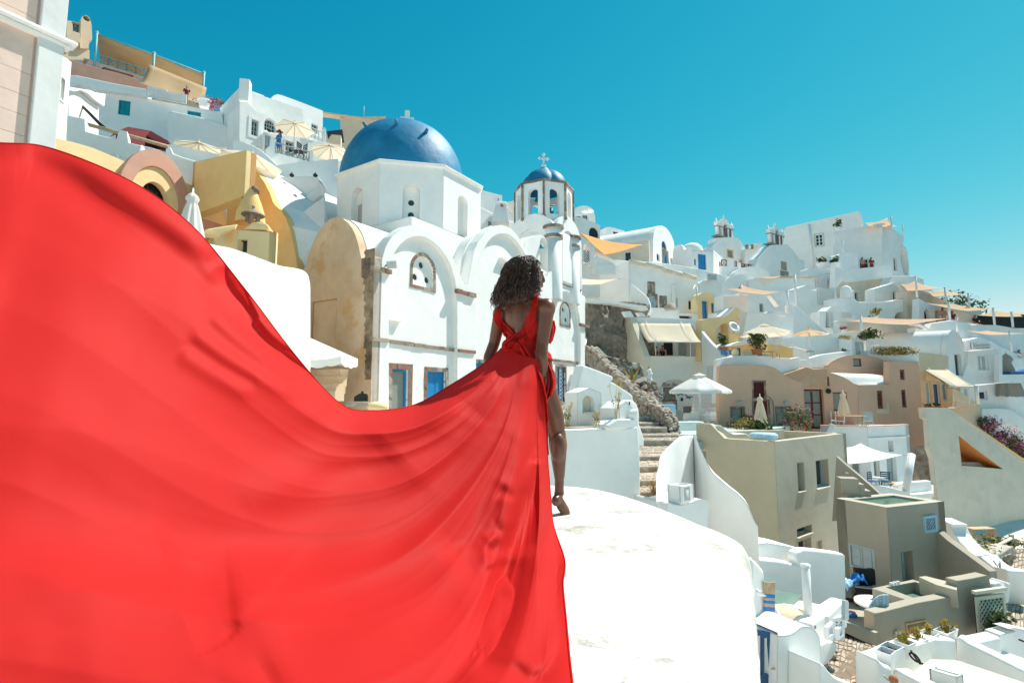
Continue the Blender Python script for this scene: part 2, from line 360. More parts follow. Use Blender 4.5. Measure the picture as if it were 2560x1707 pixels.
def arcpts(s0,s1,zs,rise,n=20): 
    c = (s0 + s1) / 2; r = (s1 - s0) / 2
    return [(c + r * cos(pi * i / n),zs + rise * sin(pi * i / n)) for i in range(n + 1)]
def vec2(deg): return V((cos(radians(deg)),sin(radians(deg)),0))
def quad(m,c,ax,ay,nrm,w,h): m.face([c + ax * w + ay * h,c - ax * w + ay * h,c - ax * w - ay * h,c + ax * w - ay * h])
def copytree(o,par=None):
    c = o.copy(); C.objects.link(c); c.parent = par
    for ch in o.children: copytree(ch,c)
    return c

def blob(name,parts,mt,par,voxel=.006,it=6,fac=.5,keep=True):
    m = M()
    for q in parts:
        if q[0] == 'c':
            p0,r0,p1,r1 = V(q[1]),q[2],V(q[3]),q[4]; d = p1 - p0; Ld = d.length; ax = d / Ld
            pr = [(p0 - ax * r0 * cos(a),r0 * sin(a)) for a in (.05,.5,1.0)] + [(p0 + d * k / 6,r0 + (r1 - r0) * k / 6) for k in range(7)] + [(p1 + ax * r1 * cos(a),r1 * sin(a)) for a in (1.0,.5,.05)]
            m.tube([x for x,_ in pr],[r for _,r in pr],14)
        else: m.ell(q[1],q[2],20,14,q[3] if len(q) > 3 else None)
    o = m.build(name,mt,par,merge=False)
    md = o.modifiers.new('r','REMESH'); md.mode = 'VOXEL'; md.voxel_size = voxel; md.use_smooth_shade = True
    md = o.modifiers.new('s','SMOOTH'); md.iterations = it; md.factor = fac
    dg = bpy.context.evaluated_depsgraph_get(); me = bpy.data.meshes.new_from_object(o.evaluated_get(dg)); old = o.data; o.modifiers.clear(); o.data = me; bpy.data.meshes.remove(old)
    me.materials.clear(); me.materials.append(mt); me.polygons.foreach_set('use_smooth',[True] * len(me.polygons)); me.name = name
    return o
# ================================================================ builders for the things that stand about the village
def parasol(label,apex,w,drop,zfoot,n=8,mt=CREAM,cat='parasol',group=None,ang=.2,pole=True,valance=.0,ribs=True,tilt=None,vent=False,squ=False,px=None):
    """apex = point; w = half width; drop = height of the canopy"""
    w *= YS[0]; drop *= YS[0]; a = V(apex); o = T('parasol',label,cat,(a.x,a.y,zfoot),group)
    R_ = Matrix.Rotation(tilt[1],3,tilt[0]) if tilt else Matrix.Identity(3)
    seg = 6; rows = []; cn = [V((cos(ang + 2 * pi * k / n),sin(ang + 2 * pi * k / n),0)) * w for k in range(n)]
    for i in range(7):
        f = i / 6; row = []
        for k in range(n):
            for j in range(seg):
                u = j / seg; e = cn[k] * (1 - u) + cn[(k + 1) % n] * u; sag = 4 * u * (1 - u)
                row.append(a + R_ @ (e * f * (1 - .02 * sag) + V((0,0,-drop * (f ** 1.12) - .035 * w * sag * f))))
        rows.append(row)
    if valance:
        rows.append([p + V((0,0,-valance * (.85 + .15 * sin(q_ * 2.1)))) for q_,p in enumerate(rows[-1])])
    cnp = M().grid(rows,close=True).build('canopy',mt,o,recalc=False)
    if vent:
        vr = [[a + R_ @ (cn[k] * .22 * f + V((0,0,.09 - .10 * f * 1.3))) for k in range(n)] for f in (0.02,.5,1)]
        M().grid(vr,close=True).build('vent_cap',mt,o,recalc=False)
    if pole:
        M().tube([V((a.x,a.y,zfoot)),a + V((0,0,.06))],.035 if w > 1 else .03,8).build('pole',WPAINT,o)
        M().lathe((a.x,a.y,zfoot),[(0,.09),(.24,.08),(.26,.0)],14).build('base',GWOOD,o)
    if ribs:
        for k in range(n):
            M().tube([a + R_ @ V((0,0,-.05)),a + R_ @ (cn[k] * .98 + V((0,0,-drop - .03)))],.016,4).build('rib',WOOD,o)
    M().ell(a + V((0,0,.07)),(.045,.045,.08),8,6).build('finial',mt,o)
    return o
def closed_parasol(label,top,h,r,zfoot,mt=CREAM,group=None):
    a = V(top); o = T('parasol',label,'parasol',(a.x,a.y,zfoot),group); n = 40; rows = []
    for i in range(15):
        f = i / 14; z = -h * f; row = []
        base = .035 + (r - .035) * f ** .8 if f > .16 else .035 + r * .55 * sin(pi * f / .3) * .8
        for j in range(n):
            g = 2 * pi * j / n; rr = base * (1 + (.16 * sin(8 * g + f * .9) + .06 * sin(5 * g + 1)) * min(1,f * 2.5))
            row.append(a + V((rr * cos(g),rr * sin(g),z + (.05 * sin(8 * g) if i == 14 else 0))))
        rows.append(row)
    M().grid(rows,close=True).build('folded_canopy',mt,o,recalc=False)
    M().tube([V((a.x,a.y,zfoot)),a + V((0,0,.10))],.03,8).build('pole',WPAINT,o)
    M().lathe((a.x,a.y,zfoot),[(0,.08),(.2,.08),(.22,0)],12).build('base',GWOOD,o)
    M().ell(a + V((0,0,.1)),(.03,.03,.06),8,6).build('finial',WPAINT,o)
    return o
def sail(label,cs,sag,mt,n=14,cat='shade sail',group=None,ropes=(),cave=.16):
    """cs: 3 or 4 corner points, edges curve inwards"""
    o = T('shade_sail',label,cat,cs[0],group); cs = [V(c) for c in cs]
    if len(cs) == 3: cs = [cs[0],cs[1],cs[2],cs[2] + (cs[0] - cs[2]) * .002]
    rows = []
    for i in range(n + 1):
        u = i / n; row = []
        for j in range(n + 1):
            v = j / n; p = cs[0] * (1 - u) * (1 - v) + cs[1] * u * (1 - v) + cs[2] * u * v + cs[3] * (1 - u) * v
            ctr = sum(cs,V((0,0,0))) / 4; e = sag * (4 * u * (1 - u) * (1 - 4 * v * (1 - v)) + 4 * v * (1 - v) * (1 - 4 * u * (1 - u)))
            row.append(p + (ctr - p) * cave * e / max(.01,sag) + V((0,0,-sag * 4 * (u * (1 - u) + v * (1 - v)) * .5)))
        rows.append(row)
    cl = M().grid(rows).build('sailcloth',mt,o,solid=.01)
    for a,b in ropes: M().tube([a,b],.02,5).build('rope',GWOOD,o)
    return o
def awning(label,tl,tr,br,bl,mt,group=None,arms=True,val=.12,nrib=2,cat='awning',sag=.06,foot=None):
    o = T('awning',label,cat,tl,group); tl,tr,br,bl = V(tl),V(tr),V(br),V(bl); rows = []
    for i in range(9):
        u = i / 8; row = []
        for j in range(13):
            v = j / 12; l = tl + (bl - tl) * u; r = tr + (br - tr) * u; row.append(l + (r - l) * v + V((0,0,-sag * 4 * u * (1 - u) * (1 + .3 * cos(v * 4 * pi)))))
        rows.append(row)
    rows.append([p + V((0,0,-val)) for p in rows[-1]])
    M().grid(rows).build('canopy',mt,o,solid=.012)
    M().tube([bl,br],.03,6).build('front_bar',WPAINT,o)
    if arms:
        for v in ((.12,.88) if arms is True else arms):
            a = tl + (tr - tl) * v; b_ = bl + (br - bl) * v
            M().tube([a + V((0,0,.12)),b_ + V((0,0,.02))],.018,5).build('stay_rod',WPAINT,o)
            if foot is not None: M().tube([b_ + (tl - bl) * .10 + V((0,0,-.35)),V((b_.x + (tl - bl).x * .12,b_.y + (tl - bl).y * .12,foot))],.022,6).build('post',WPAINT,o); M().tube([b_,b_ + (tl - bl) * .10 + V((0,0,-.35))],.022,6).build('elbow',WPAINT,o)
    return o
def post(label,px,py0,py1,Y,r=.06,mt=WPAINT,name='post',group=None,dz=0,cat='post'):
    a = P(px,py0,Y); b = P(px,py1,Y); o = T(name,label,cat,(a.x,a.y,b.z),group)
    M().tube([V((a.x,a.y,b.z - dz)),a],r,10).build('shaft',mt,o)
    M().lathe((a.x,a.y,a.z),[(r * 1.15,0),(r * 1.15,.04),(0,.05)],10).build('cap',mt,o)
    return o
def railing(par,w,sA,sB,z0,z1,mt,bays=4,cross_=True,bars=0,d=0,r=.022,name='railing'):
    f = M(); 
    top = M().box(w.p((sA + sB) / 2,z1,d),(sB - sA,r * 2.4,r * 2.2),w.t).build('top_rail',mt,par)
    M().box(w.p((sA + sB) / 2,z0 + .06,d),(sB - sA,r * 2,r * 2),w.t).build('bottom_rail',mt,par)
    for k in range(bays + 1):
        s = sA + (sB - sA) * k / bays; M().box(w.p(s,(z0 + z1) / 2,d),(r * 2.2,r * 2.2,z1 - z0),w.t).build('baluster',mt,par)
    for k in range(bays):
        a,b = sA + (sB - sA) * (k + .03) / bays,sA + (sB - sA) * (k + .97) / bays
        if cross_:
            zl = z0 + .08; zh = z1 - .04 if cross_ is True else z0 + (z1 - z0) * cross_
            M().tube([w.p(a,zl,d + .012),w.p(b,zh,d + .012)],r * .8,5).build('brace',mt,par); M().tube([w.p(a,zh,d - .012),w.p(b,zl,d - .012)],r * .8,5).build('brace',mt,par)
        for q in range(bars):
            s = a + (b - a) * (q + 1) / (bars + 1); M().tube([w.p(s,z0,d),w.p(s,z1,d)],r * .55,5).build('bar',mt,par)
def foliage(name,par,c,rad,n,ls,mats,seed=1,flat_=1.0,up=.3):
    rg = random.Random(seed); m = [M() for _ in mats]; c = V(c)
    lob = [(V((rg.uniform(-.5,.5) * rad[0],rg.uniform(-.5,.5) * rad[1],rg.uniform(-.4,.5) * rad[2])),rg.uniform(.4,.75)) for _ in range(7)]
    for i in range(n):
        lc,lr = rg.choice(lob); d = V((rg.gauss(0,1),rg.gauss(0,1),rg.gauss(0,1))); d.normalize(); k = lr * rg.uniform(.55,1.08)
        p = c + lc + V((d.x * rad[0] * k,d.y * rad[1] * k,d.z * rad[2] * k)); n__ = (d + V((rg.gauss(0,.5),rg.gauss(0,.5),up + rg.gauss(0,.5)))).normalized()
        a = n__.cross(V((rg.gauss(0,1),rg.gauss(0,1),rg.gauss(0,1)))).normalized(); b_ = n__.cross(a); s = ls * rg.uniform(.6,1.25)
        m[rg.randrange(len(mats))].add([p + a * s,p + b_ * s * .5,p - a * s,p - b_ * s * .5],[(0,1,2,3)])
    for i,q in enumerate(m):
        if q.f: q.build(name,mats[i],par,recalc=False,merge=False)
def bush(label,c,rad,n=260,ls=.07,mats=None,seed=1,cat='shrub',name='shrub',flowers=0,fm=None,group=None,stems=5):
    o = T(name,label,cat,(c[0],c[1],c[2] - rad[2]),group); rg = random.Random(seed)
    s = M()
    for k in range(stems):
        e = V(c) + V((rg.uniform(-.6,.6) * rad[0],rg.uniform(-.6,.6) * rad[1],rg.uniform(0,.6) * rad[2])); M().tube([V((c[0],c[1],c[2] - rad[2] * 1.02)),(V(c) + e) / 2 + V((0,0,-.2 * rad[2])),e],[.02,.014,.006],5).build('stem',WOOD,o)
    foliage('foliage',o,c,rad,n,ls,mats or LEAF[:3],seed)
    if flowers: foliage('blossom',o,V(c) + V((0,-.05,.08 * rad[2])),(rad[0] * 1.05,rad[1] * 1.05,rad[2] * 1.05),flowers,ls * .75,fm or MAG,seed + 5)
    return o
def pot(label,c,r,h,mt=TERRA,plant=None,cat='flower pot',group=None,seed=1,n=120,mats=None,rad=None,ls=.06,flowers=0):
    r *= YS[0]; h *= YS[0]; ls *= YS[0]; rad = tuple(q * YS[0] for q in rad) if rad else None; o = T('flower_pot',label,cat,c,group); c = V(c)
    M().lathe(c,[(0,0),(r * .7,0),(r * .95,h * .85),(r * 1.08,h * .86),(r * 1.08,h),(r * .9,h),(r * .85,h * .85),(0,h * .84)],18).build('vessel',mt,o,smooth=40)
    rad = rad or (r * 1.3,r * 1.3,r * 1.4)
    M().tube([c + V((0,0,h * .8)),c + V((0,0,h + rad[2] * .8))],.02,5).build('stem',WOOD,o)
    if n: foliage('foliage',o,c + V((0,0,h + rad[2] * .8)),rad,n,ls,mats or LEAF[:3],seed)
    if flowers: foliage('blossom',o,c + V((0,-.03,h + rad[2] * .9)),rad,flowers,ls * .8,MAG,seed + 2)
    return o
def chair(name,label,c,rz,mt,group=None,seat=.45,w=.45,back=.45,sm=None,cat='chair'):
    o = T(name,label,cat,c,group); ax = vec2(rz); ay = V((-ax.y,ax.x,0)); c = V(c); g = lambda x,y,z: c + ax * x + ay * y + V((0,0,z))
    M().box(g(0,0,seat),(w,w,.04),(ax.x,ax.y)).build('seat',sm or mt,o)
    for k in range(4): M().box(g(0,w / 2 - .02,seat + .12 + back * k / 4),(w,.02,back / 6),(ax.x,ax.y)).build('back_slat',sm or mt,o)
    for i in (-1,1):
        for j in (-1,1): M().tube([g(i * (w / 2 - .03),j * (w / 2 - .03),0),g(i * (w / 2 - .03),j * (w / 2 - .03),seat if j < 0 else seat + back)],.017,5).build('leg',mt,o)
    return o
def table(label,c,r,h,mt,group=None,square=None,rz=0,legm=None,cat='table'):
    o = T('table',label,cat,c,group); c = V(c)
    if square:
        ax = vec2(rz); M().box(c + V((0,0,h)),(square[0],square[1],.04),(ax.x,ax.y)).build('tabletop',mt,o); ay = V((-ax.y,ax.x,0))
        for i in (-1,1):
            for j in (-1,1): M().tube([c + ax * i * square[0] * .42 + ay * j * square[1] * .42,c + ax * i * square[0] * .42 + ay * j * square[1] * .42 + V((0,0,h))],.02,5).build('leg',legm or mt,o)
    else:
        M().lathe(c,[(0,h),(r,h),(r,h - .05),(0,h - .05)],28).build('tabletop',mt,o,smooth=30); M().tube([c,c + V((0,0,h - .04))],.04,8).build('pedestal',legm or mt,o); M().lathe(c,[(0,.04),(r * .5,.03),(r * .5,0)],16).build('foot',legm or mt,o)
    return o
def figure(label,c,face,h=1.7,sit=False,top=BLACK,bottom=None,hair=HAIR1,skin=SKIN,hat=None,lean=0,group=None,long_hair=True,bare=False):
    """a small person, c = ground (or seat) point; one continuous body with clothing and hair"""
    h *= YS[0]
    o = T('person',label,'person',c,group); c = V(c); k = h / 1.7; fx = vec2(face); rx = V((fx.y,-fx.x,0)); g = lambda r,f,u: c + (rx * r + fx * (f + lean * max(0,u - (.45 if sit else .9)))  + V((0,0,u))) * k
    b = -.42 if sit else 0
    pr = [('e',g(0,0,1.57 + b),(.078 * k,.09 * k,.115 * k)),('c',g(0,0,1.48 + b),.05 * k,g(0,0,1.36 + b),.055 * k),('e',g(0,0,1.25 + b),(.17 * k,.12 * k,.2 * k)),('e',g(0,0,1.02 + b),(.15 * k,.12 * k,.16 * k)),('e',g(0,0,.9 + b),(.16 * k,.13 * k,.12 * k)),
          ('c',g(0,.085,1.56 + b),.014 * k,g(0,.10,1.54 + b),.014 * k)]
    for s in (-1,1):
        pr += [('c',g(s * .17,0,1.38 + b),.052 * k,g(s * .23,.02 if not sit else .05,1.12 + b),.042 * k),('c',g(s * .23,.04,1.12 + b),.04 * k,g(s * .17,.26,1.0 + b),.03 * k),('e',g(s * .16,.31,.99 + b),(.035 * k,.04 * k,.03 * k))]
        for q in range(4): pr.append(('c',g(s * (.13 + .02 * q),.33,.99 + b),.011 * k,g(s * (.12 + .022 * q),.385,.97 + b),.009 * k))
        if sit: pr += [('c',g(s * .09,0,.46),.085 * k,g(s * .10,.42,.47),.06 * k),('c',g(s * .10,.42,.46),.058 * k,g(s * .10,.44,.08),.035 * k),('c',g(s * .10,.42,.05),.035 * k,g(s * .10,.58,.03),.03 * k)]
        else: pr += [('c',g(s * .09,0,.86),.09 * k,g(s * .095,.02,.48),.06 * k),('c',g(s * .095,.02,.48),.058 * k,g(s * .095,-.01,.08),.034 * k),('c',g(s * .095,-.02,.05),.035 * k,g(s * .1,.13,.03),.03 * k)]
    blob('body',pr,skin,o,.016 * k,4)
    tp = [('e',g(0,0,1.22 + b),(.182 * k,.135 * k,.19 * k)),('e',g(0,0,1.0 + b),(.165 * k,.135 * k,.18 * k))]
    if not bare: tp += [('c',g(s * .17,0,1.38 + b),.062 * k,g(s * .215,.02,1.2 + b),.056 * k) for s in (-1,1)]
    blob('top',tp,top,o,.016 * k,3)
    if bottom: blob('skirt',[('e',g(0,.02,.86 + b),(.18 * k,.16 * k,.16 * k)),('c',g(0,0,.8 + b),.17 * k,g(0,.3 if sit else 0,.5 + (0 if sit else .1)),.2 * k)],bottom,o,.02 * k,3)
    hr = [('e',g(0,-.02,1.60 + b),(.092 * k,.10 * k,.11 * k))]
    if long_hair: hr += [('e',g(0,-.07,1.45 + b),(.10 * k,.055 * k,.17 * k))]
    blob('hair',hr,hair,o,.014 * k,2)
    if hat: M().lathe(g(0,0,1.66 + b),[(.26 * k,-.03),(.12 * k,0),(.105 * k,.1),(0,.12)],18).build('hat',hat,o)
    return o
def slats(par,w,b,n,mt,vertical=False,name='slat',th=.03,d=.0,frame=True,gap=.35,raw=None,back=None):
    s0,s1,z0,z1 = raw or w.rect(b)
    if frame: M().ring(w,rect(s0 - .05,s1 + .05,z0 - .05,z1 + .05),rect(s0,s1,z0,z1),d + th,d - th).build('frame',mt,par)
    for k in range(n):
        if vertical: a = (s1 - s0) / n; M().box(w.p(s0 + a * (k + .5),(z0 + z1) / 2,d),(a * (1 - gap),th,z1 - z0),w.t).build(name,mt,par)
        else: a = (z1 - z0) / n; M().box(w.p((s0 + s1) / 2,z0 + a * (k + .5),d),(s1 - s0,th,a * (1 - gap)),w.t,Matrix.Rotation(-.4,3,w.t)).build(name,mt,par)
    if back: M().prism([w.p(a,z,d - .06) for a,z in rect(s0,s1,z0,z1)],w.n * -.02).build('backing',back,par)
def dish(label,px,py,r,Y,face,group=None,el=.5):
    c = P(px,py,Y); o = T('satellite_dish',label,'satellite dish',c - V((0,0,r * 1.2)),group); d = (vec2(face) + V((0,0,el))).normalized(); q = d.to_track_quat('Z','Y').to_matrix()
    M().lathe(c,[(0,-.12 * r * 2),(r * .5,-.16 * r),(r,.1 * r),(r,.16 * r),(r * .5,-.1 * r),(0,-.18 * r)],24,axis=q).build('reflector',WPAINT,o,recalc=False)
    M().tube([c - V((0,0,r * 1.0)),c + d * r * .9],.015,5).build('feed_arm',GWOOD,o); M().ell(c + d * r * .9,(.04,.04,.05),8,6).build('receiver',GWOOD,o); M().tube([c - V((0,0,r * 1.3)),c - d * .1],.03,6).build('mast',GWOOD,o)
    return o
class box2:
    """two visible upright faces that meet at a corner (px, Y); yaw = direction of the left-hand face going away from the corner"""
    def __init__(s,px,Y,pl,pr,yl,yr=None):
        c = P(px,HZ,Y); c.z = 0; dl = vec2(yl); dr = vec2(yr if yr is not None else yl - 90)
        def hit(pxx,d):
            r = ray(pxx,HZ); k = (r.x * c.y - r.y * c.x) / (d.x * r.y - d.y * r.x); return c + d * k
        s.c = c; s.l = hit(pl,dl); s.r = hit(pr,dr); s.b = s.l + s.r - c
        s.wl = W(*s.l.xy,*c.xy,plan=True); s.wr = W(*c.xy,*s.r.xy,plan=True)
    def zs(s,px,py,face='l'): return (s.wl if face == 'l' else s.wr).sz(px,py)[1]
    def build(s,par,z0,z1,mt,hl=(),hr=(),parapet=0,pw=.22,name='wall',roofm=None,zl=None,zr=None,mr=None):
        """flat-roofed block; zl / zr = height at the far ends if the top slopes"""
        zL = z1 if zl is None else zl; zR = z1 if zr is None else zr; zB = zL + zR - z1; ll,lr = s.wl.L,s.wr.L
        for w,pl,hs_,m_ in ((s.wl,[(0,z0),(ll - .004,z0),(ll - .004,z1),(0,zL)],hl,mt),(s.wr,[(.004,z0),(lr,z0),(lr,zR),(.004,z1)],hr,mr or mt)):
            m = M(); pls = [pl] + [h[0] for h in hs_]; fl = [p for q in pls for p in q]
            m.wslab(w,pl,0,-pw,hs_)
            m.build(name,m_,par)
        up = lambda p,z: V((p.x,p.y,z)); i = lambda p: p + ((s.c + s.b) / 2 - p).normalized() * .02
        m = M(); dz = parapet
        m.face([up(i(s.c),z1 - max(dz,.025)),up(i(s.r),zR - max(dz,.025)),up(i(s.b),zB - max(dz,.025)),up(i(s.l),zL - max(dz,.025))])
        m.build('roof',roofm or mt,par,recalc=False)
        dz = max(dz,.025); e1 = (s.l - s.c).normalized(); e2 = (s.r - s.c).normalized()
        for a,b_,za,zb_,inw in ((s.l,s.b,zL,zB,-e1),(s.b,s.r,zB,zR,-e2)):
            M().prism([up(a,z0),up(b_,z0),up(b_,zb_),up(a,za)],inw * pw).build('rear_wall',mt,par)
        return s

# ================================================================ the domed church
def lattice(par,w,s0,s1,z0,z1,d,mt,step=.14,bar=.025,name='lattice',back=DARK,fr=.04):
    m = M().ring(w,rect(s0,s1,z0,z1),rect(s0 + fr,s1 - fr,z0 + fr,z1 - fr),d + .02,d - .03)
    fo = m.build(name + '_frame',mt,par)
    g = M(); wd_,ht = s1 - s0 - 2 * fr,z1 - z0 - 2 * fr; a0,b0 = s0 + fr,z0 + fr
    for sg in (1,-1):
        k = -int(ht / step) - 1
        while k * step < wd_:
            pts = []
            u0 = k * step; x0 = max(0,u0); x1 = min(wd_,u0 + ht)
            if x1 - x0 > .02:
                y0,y1 = x0 - u0,x1 - u0
                if sg < 0: y0,y1 = ht - y0,ht - y1
                g.tube([w.p(a0 + x0,b0 + y0,d + .008 * sg),w.p(a0 + x1,b0 + y1,d + .008 * sg)],bar,4)
            k += 1
    g.build(name,mt,fo,merge=False)
    if back: M().prism([w.p(a,z,d - .04) for a,z in rect(s0 + .01,s1 - .01,z0 + .01,z1 - .01)],w.n * -.02).build('lattice_backing',back,fo)
    return fo
def course(par,w,pa,pb,h=.14,proud=.1,seg=.55,d=0,name='stone',raw=False):
    (s0,z0),(s1,z1) = (pa,pb) if raw else (w.sz(*pa),w.sz(*pb))
    k = max(1,int((s1 - s0) / seg)); cuts = [s0 + (s1 - s0) * (i + (random.uniform(-.25,.25) if 0 < i < k else 0)) / k for i in range(k + 1)]
    for i in range(k):
        a0,a1 = cuts[i] + .006,cuts[i + 1] - .006; zc = z0 + (z1 - z0) * ((a0 + a1) / 2 - s0) / (s1 - s0) + random.uniform(-.012,.012)
        hh = h * random.uniform(.85,1.1); pr = proud * random.uniform(.75,1.1)
        M().box(w.p((a0 + a1) / 2,zc,d + pr / 2 - .02),(a1 - a0,pr + .04,hh),w.t).build(name,random.choice(STONES[:4]),par)
def roundpane(par,w,hs,dback,d,r,name='round_pane',gm=GGLASS):
    for (a,z) in hs:
        M().prism([w.p(a + r * cos(2 * pi * i / 20),z + r * sin(2 * pi * i / 20),d) for i in range(20)],w.n * -.02).build(name,gm,par)
def circ(a,z,r,n=20): return [(a + r * cos(2 * pi * i / n),z + r * sin(2 * pi * i / n)) for i in range(n)]

FT = V((9.17,14.0,0)).normalized(); FN = V((FT.y,-FT.x,0))
wf = W(928,18,1455,32); FT,FN = wf.t,wf.n; c0 = wf.a.copy()
wb = W(*(c0 - FN * 9).xy,*c0.xy,plan=True)          # the buff gable end, square to the front
church = T('church','white church under a big blue dome, with arched bays and a buff gable end','church',(c0.x,c0.y,-2.5))
rd = .21
# --- front with its arched bays
top = [(925,1230),(928,643),(956,646)] + O(840,330,857,265,880,215,915,165,960,128,1000,100,1050,78,1100,70,1165,82,1230,112,1285,155,1340,210,1380,275,1415,350,1445,425,1470,485,1510,560,1530,556) \
    + D(20,1065,55,985,120,900,160,862,205,840,270,830,325,845,370,872,410,915,445,962,480,1025,515,1090,550,1180,700,1270,860,1255,1028,1320,1028,1480,1056,1500) + [(1462,1230)]
b1 = [(972,1230)] + O(888,470,889,435,900,385,945,285,985,230,1035,190,1090,168,1140,165,1195,180,1250,213,1300,258,1345,315,1378,370,1402,432,1425,510,1440,600,1446,700) + [(1143,1230)]
b2 = [(1190,1230),(1190,690),(1196,655)] + D(120,1040,145,995,185,950,220,925,265,912,305,912,350,925,392,958,430,1003,465,1055,500,1112,530,1200) + [(1328,760),(1328,1230)]
b3 = [(1382,1230)] + [(1382,790)] + N(402,345,415,312,435,290,455,280,475,281,495,295,515,325,530,365,541,410,547,470) + [(1452,1230)]
def bayholes(w,bs): return [(w.poly(b),rd) for b in bs]
slab(church,'front_wall',wf,[(max(0,s_),z_) for s_,z_ in wf.poly(top)],.5,WHITE,bayholes(wf,[b1,b2,b3]),raw=True)
wr = wf.off(-rd)
hs = []
lun = []
def lunette(box,sur,rads):
    s0,s1,z0,z1 = wr.rect(box); po = rect(s0,s1,z0,z1,True,14)
    hs.append((po,.16)); g = T  # noqa
    so_ = rect(s0 - sur,s1 + sur,z0 - sur,z1 + sur,True,14)
    stonering(church,wr,so_,po,.03,-.03,step=.26)
    w2 = wr.off(-.13); r = rads; cx = (s0 + s1) / 2; h = z1 - z0
    cs = [(cx,z0 + .72 * h),(cx - .28 * (s1 - s0),z0 + .28 * h),(cx + .28 * (s1 - s0),z0 + .28 * h)]
    pn = M().wslab(w2,po,0,-.06,[(circ(a,z,r),.06) for a,z in cs]).build('window',WHITE,church)
    roundpane(pn,w2,cs,0,-.045,r + .02,'pane')
lunette(O.b(1082,328,1254,578),.13,.13)
lunette(N.b(438,345,487,463),.10,.13)
# doors of the ground floor
zf = -2.4
def todoor(box): s0,s1,z0,z1 = wr.rect(box); return (s0,s1,zf,z1)
hs.append(win(church,wr,None,'gdoor',BLUE,PGLASS,raw=todoor(O.b(912,1252,1045,1560)),nx=1,ny=1,sur=.22,stones=.38,dep=.16,fr=.09))
hs.append(win(church,wr,None,'door',BLUE,raw=todoor(O.b(1200,1268,1350,1450)),sur=.16,stones=.38,dep=.14,fr=.05,handle=False))
hs.append(win(church,wr,None,'door',BLUE,raw=todoor((1187,907,1228,1000)),sur=.14,stones=.38,dep=.14,fr=.05,handle=False))
q = wr.rect(N.b(418,690,466,880)); ih = win(church,wr,None,'sash',DBLUE,BLUE,raw=q,nx=2,ny=3,sur=.12,stones=.35,dep=.16); hs.append(ih)
gr = M(); cs_ = (q[0] + q[1]) / 2
for k in range(9):
    z = q[2] + (q[3] - q[2]) * (k + .5) / 9
    for sg in (-1,1): gr.tube([wr.p(cs_ + sg * (.05 + .16 * sin(pi * i / 6)),z + .12 * (i / 6 - .5) * 2,-.03) for i in range(7)],.012,5)
gr.tube([wr.p(cs_,q[2],-.03),wr.p(cs_,q[3],-.03)],.014,5); gr.build('scroll_grille',WPAINT,church,merge=False)
# shallow window half hidden by the hair, with its moulding
hs.append(win(church,wr,D.b(268,1240,330,1330),'sash',WPAINT,DARK,dep=.12))
M().box(wr.p(*wr.sz(*D(300,1168)),.1),(.95,.25,.12),wf.t).build('hood_mould',WHITE,church)
x0 = wf.poly([(940,985)])[0][0]; x1 = wf.poly([(1460,985)])[0][0]
zt = wr.sz(1250,575)[1]
back = [(x0,zf - .1),(x1 + .3,zf - .1),(x1 + .3,wr.sz(1455,700)[1]),(wf.sz(1330,690)[0],wr.sz(1330,670)[1]),(wf.sz(1322,690)[0],wr.sz(1318,625)[1]),(wf.sz(1282,690)[0],zt),(wf.sz(1235,600)[0],zt),(wf.sz(1195,600)[0],wr.sz(1195,640)[1]),(wf.sz(1165,690)[0],wr.sz(1162,725)[1]),(wf.sz(1142,690)[0],wr.sz(1140,690)[1]),(wf.sz(1085,600)[0],wr.sz(1085,584)[1]),(wf.sz(1020,600)[0],wr.sz(1020,578)[1]),(wf.sz(975,600)[0],wr.sz(972,650)[1]),(x0,wr.sz(950,660)[1])]
M().wslab(wr,back,0,-.1,hs).build('bay_wall',WHITE,church)
# string course, imposts
for a,b,d in (((929,848),(971,852.5),0),((973,853.5),(1141,876),-rd),((1144,876.5),(1187,881),0),((1384,899.5),(1451,908),-rd),((1330,893),(1381,899),0)):
    course(church,wf.off(d),a,b,.14,.07,.6)
for a,b in (((927,670),(975,681)),((1138,727),(1186,740)),((1449,812),(1470,817))):
    course(church,wf,a,b,.17,.14,.4)
for bx_ in ((1440,912,1452,936),(1430,958,1444,988)):
    s0,s1,z0,z1 = wf.rect(bx_); M().box(wf.p((s0 + s1) / 2,(z0 + z1) / 2,.08),(s1 - s0,.2,z1 - z0),wf.t).build('meter_box',WPAINT,church,bevel=.02)
fl = wf.at(*O(862,405)); m = M(); m.box(fl + FN * .3,(.34,.16,.26),(1,.3),Matrix.Rotation(.5,3,'X')); m.build('floodlight',GWOOD,church)
M().tube([fl,fl + FN * .25],.03,6).build('floodlight_arm',BLACK,church)
M().box(wr.p(*wr.sz(*O(920,855)),.06),(.7,.2,.05),wf.t).build('ledge',WHITE,church)
# --- barrel roofs behind the two bays
def barrel(s0,s1,zs,apex,back_,name='barrel_roof',d=-.48,mt=WHITE,w=wf):
    pl = [(s0,zs - 1.2)] + [(s1,zs - 1.2)] + arcpts(s0,s1,zs,apex - zs,24)
    m = M().prism([w.p(a,z,d) for a,z in pl],-w.n * back_); m.build(name,mt,church,smooth=35)
s = lambda px,py: wf.sz(px,py)
barrel(s(955,640)[0],s(1160,700)[0],4.4,s(1037,561)[1] - .22,3.6)
barrel(s(1172,700)[0],s(1328,660)[0],5.3,s(1252,562)[1] - .25,4.5)
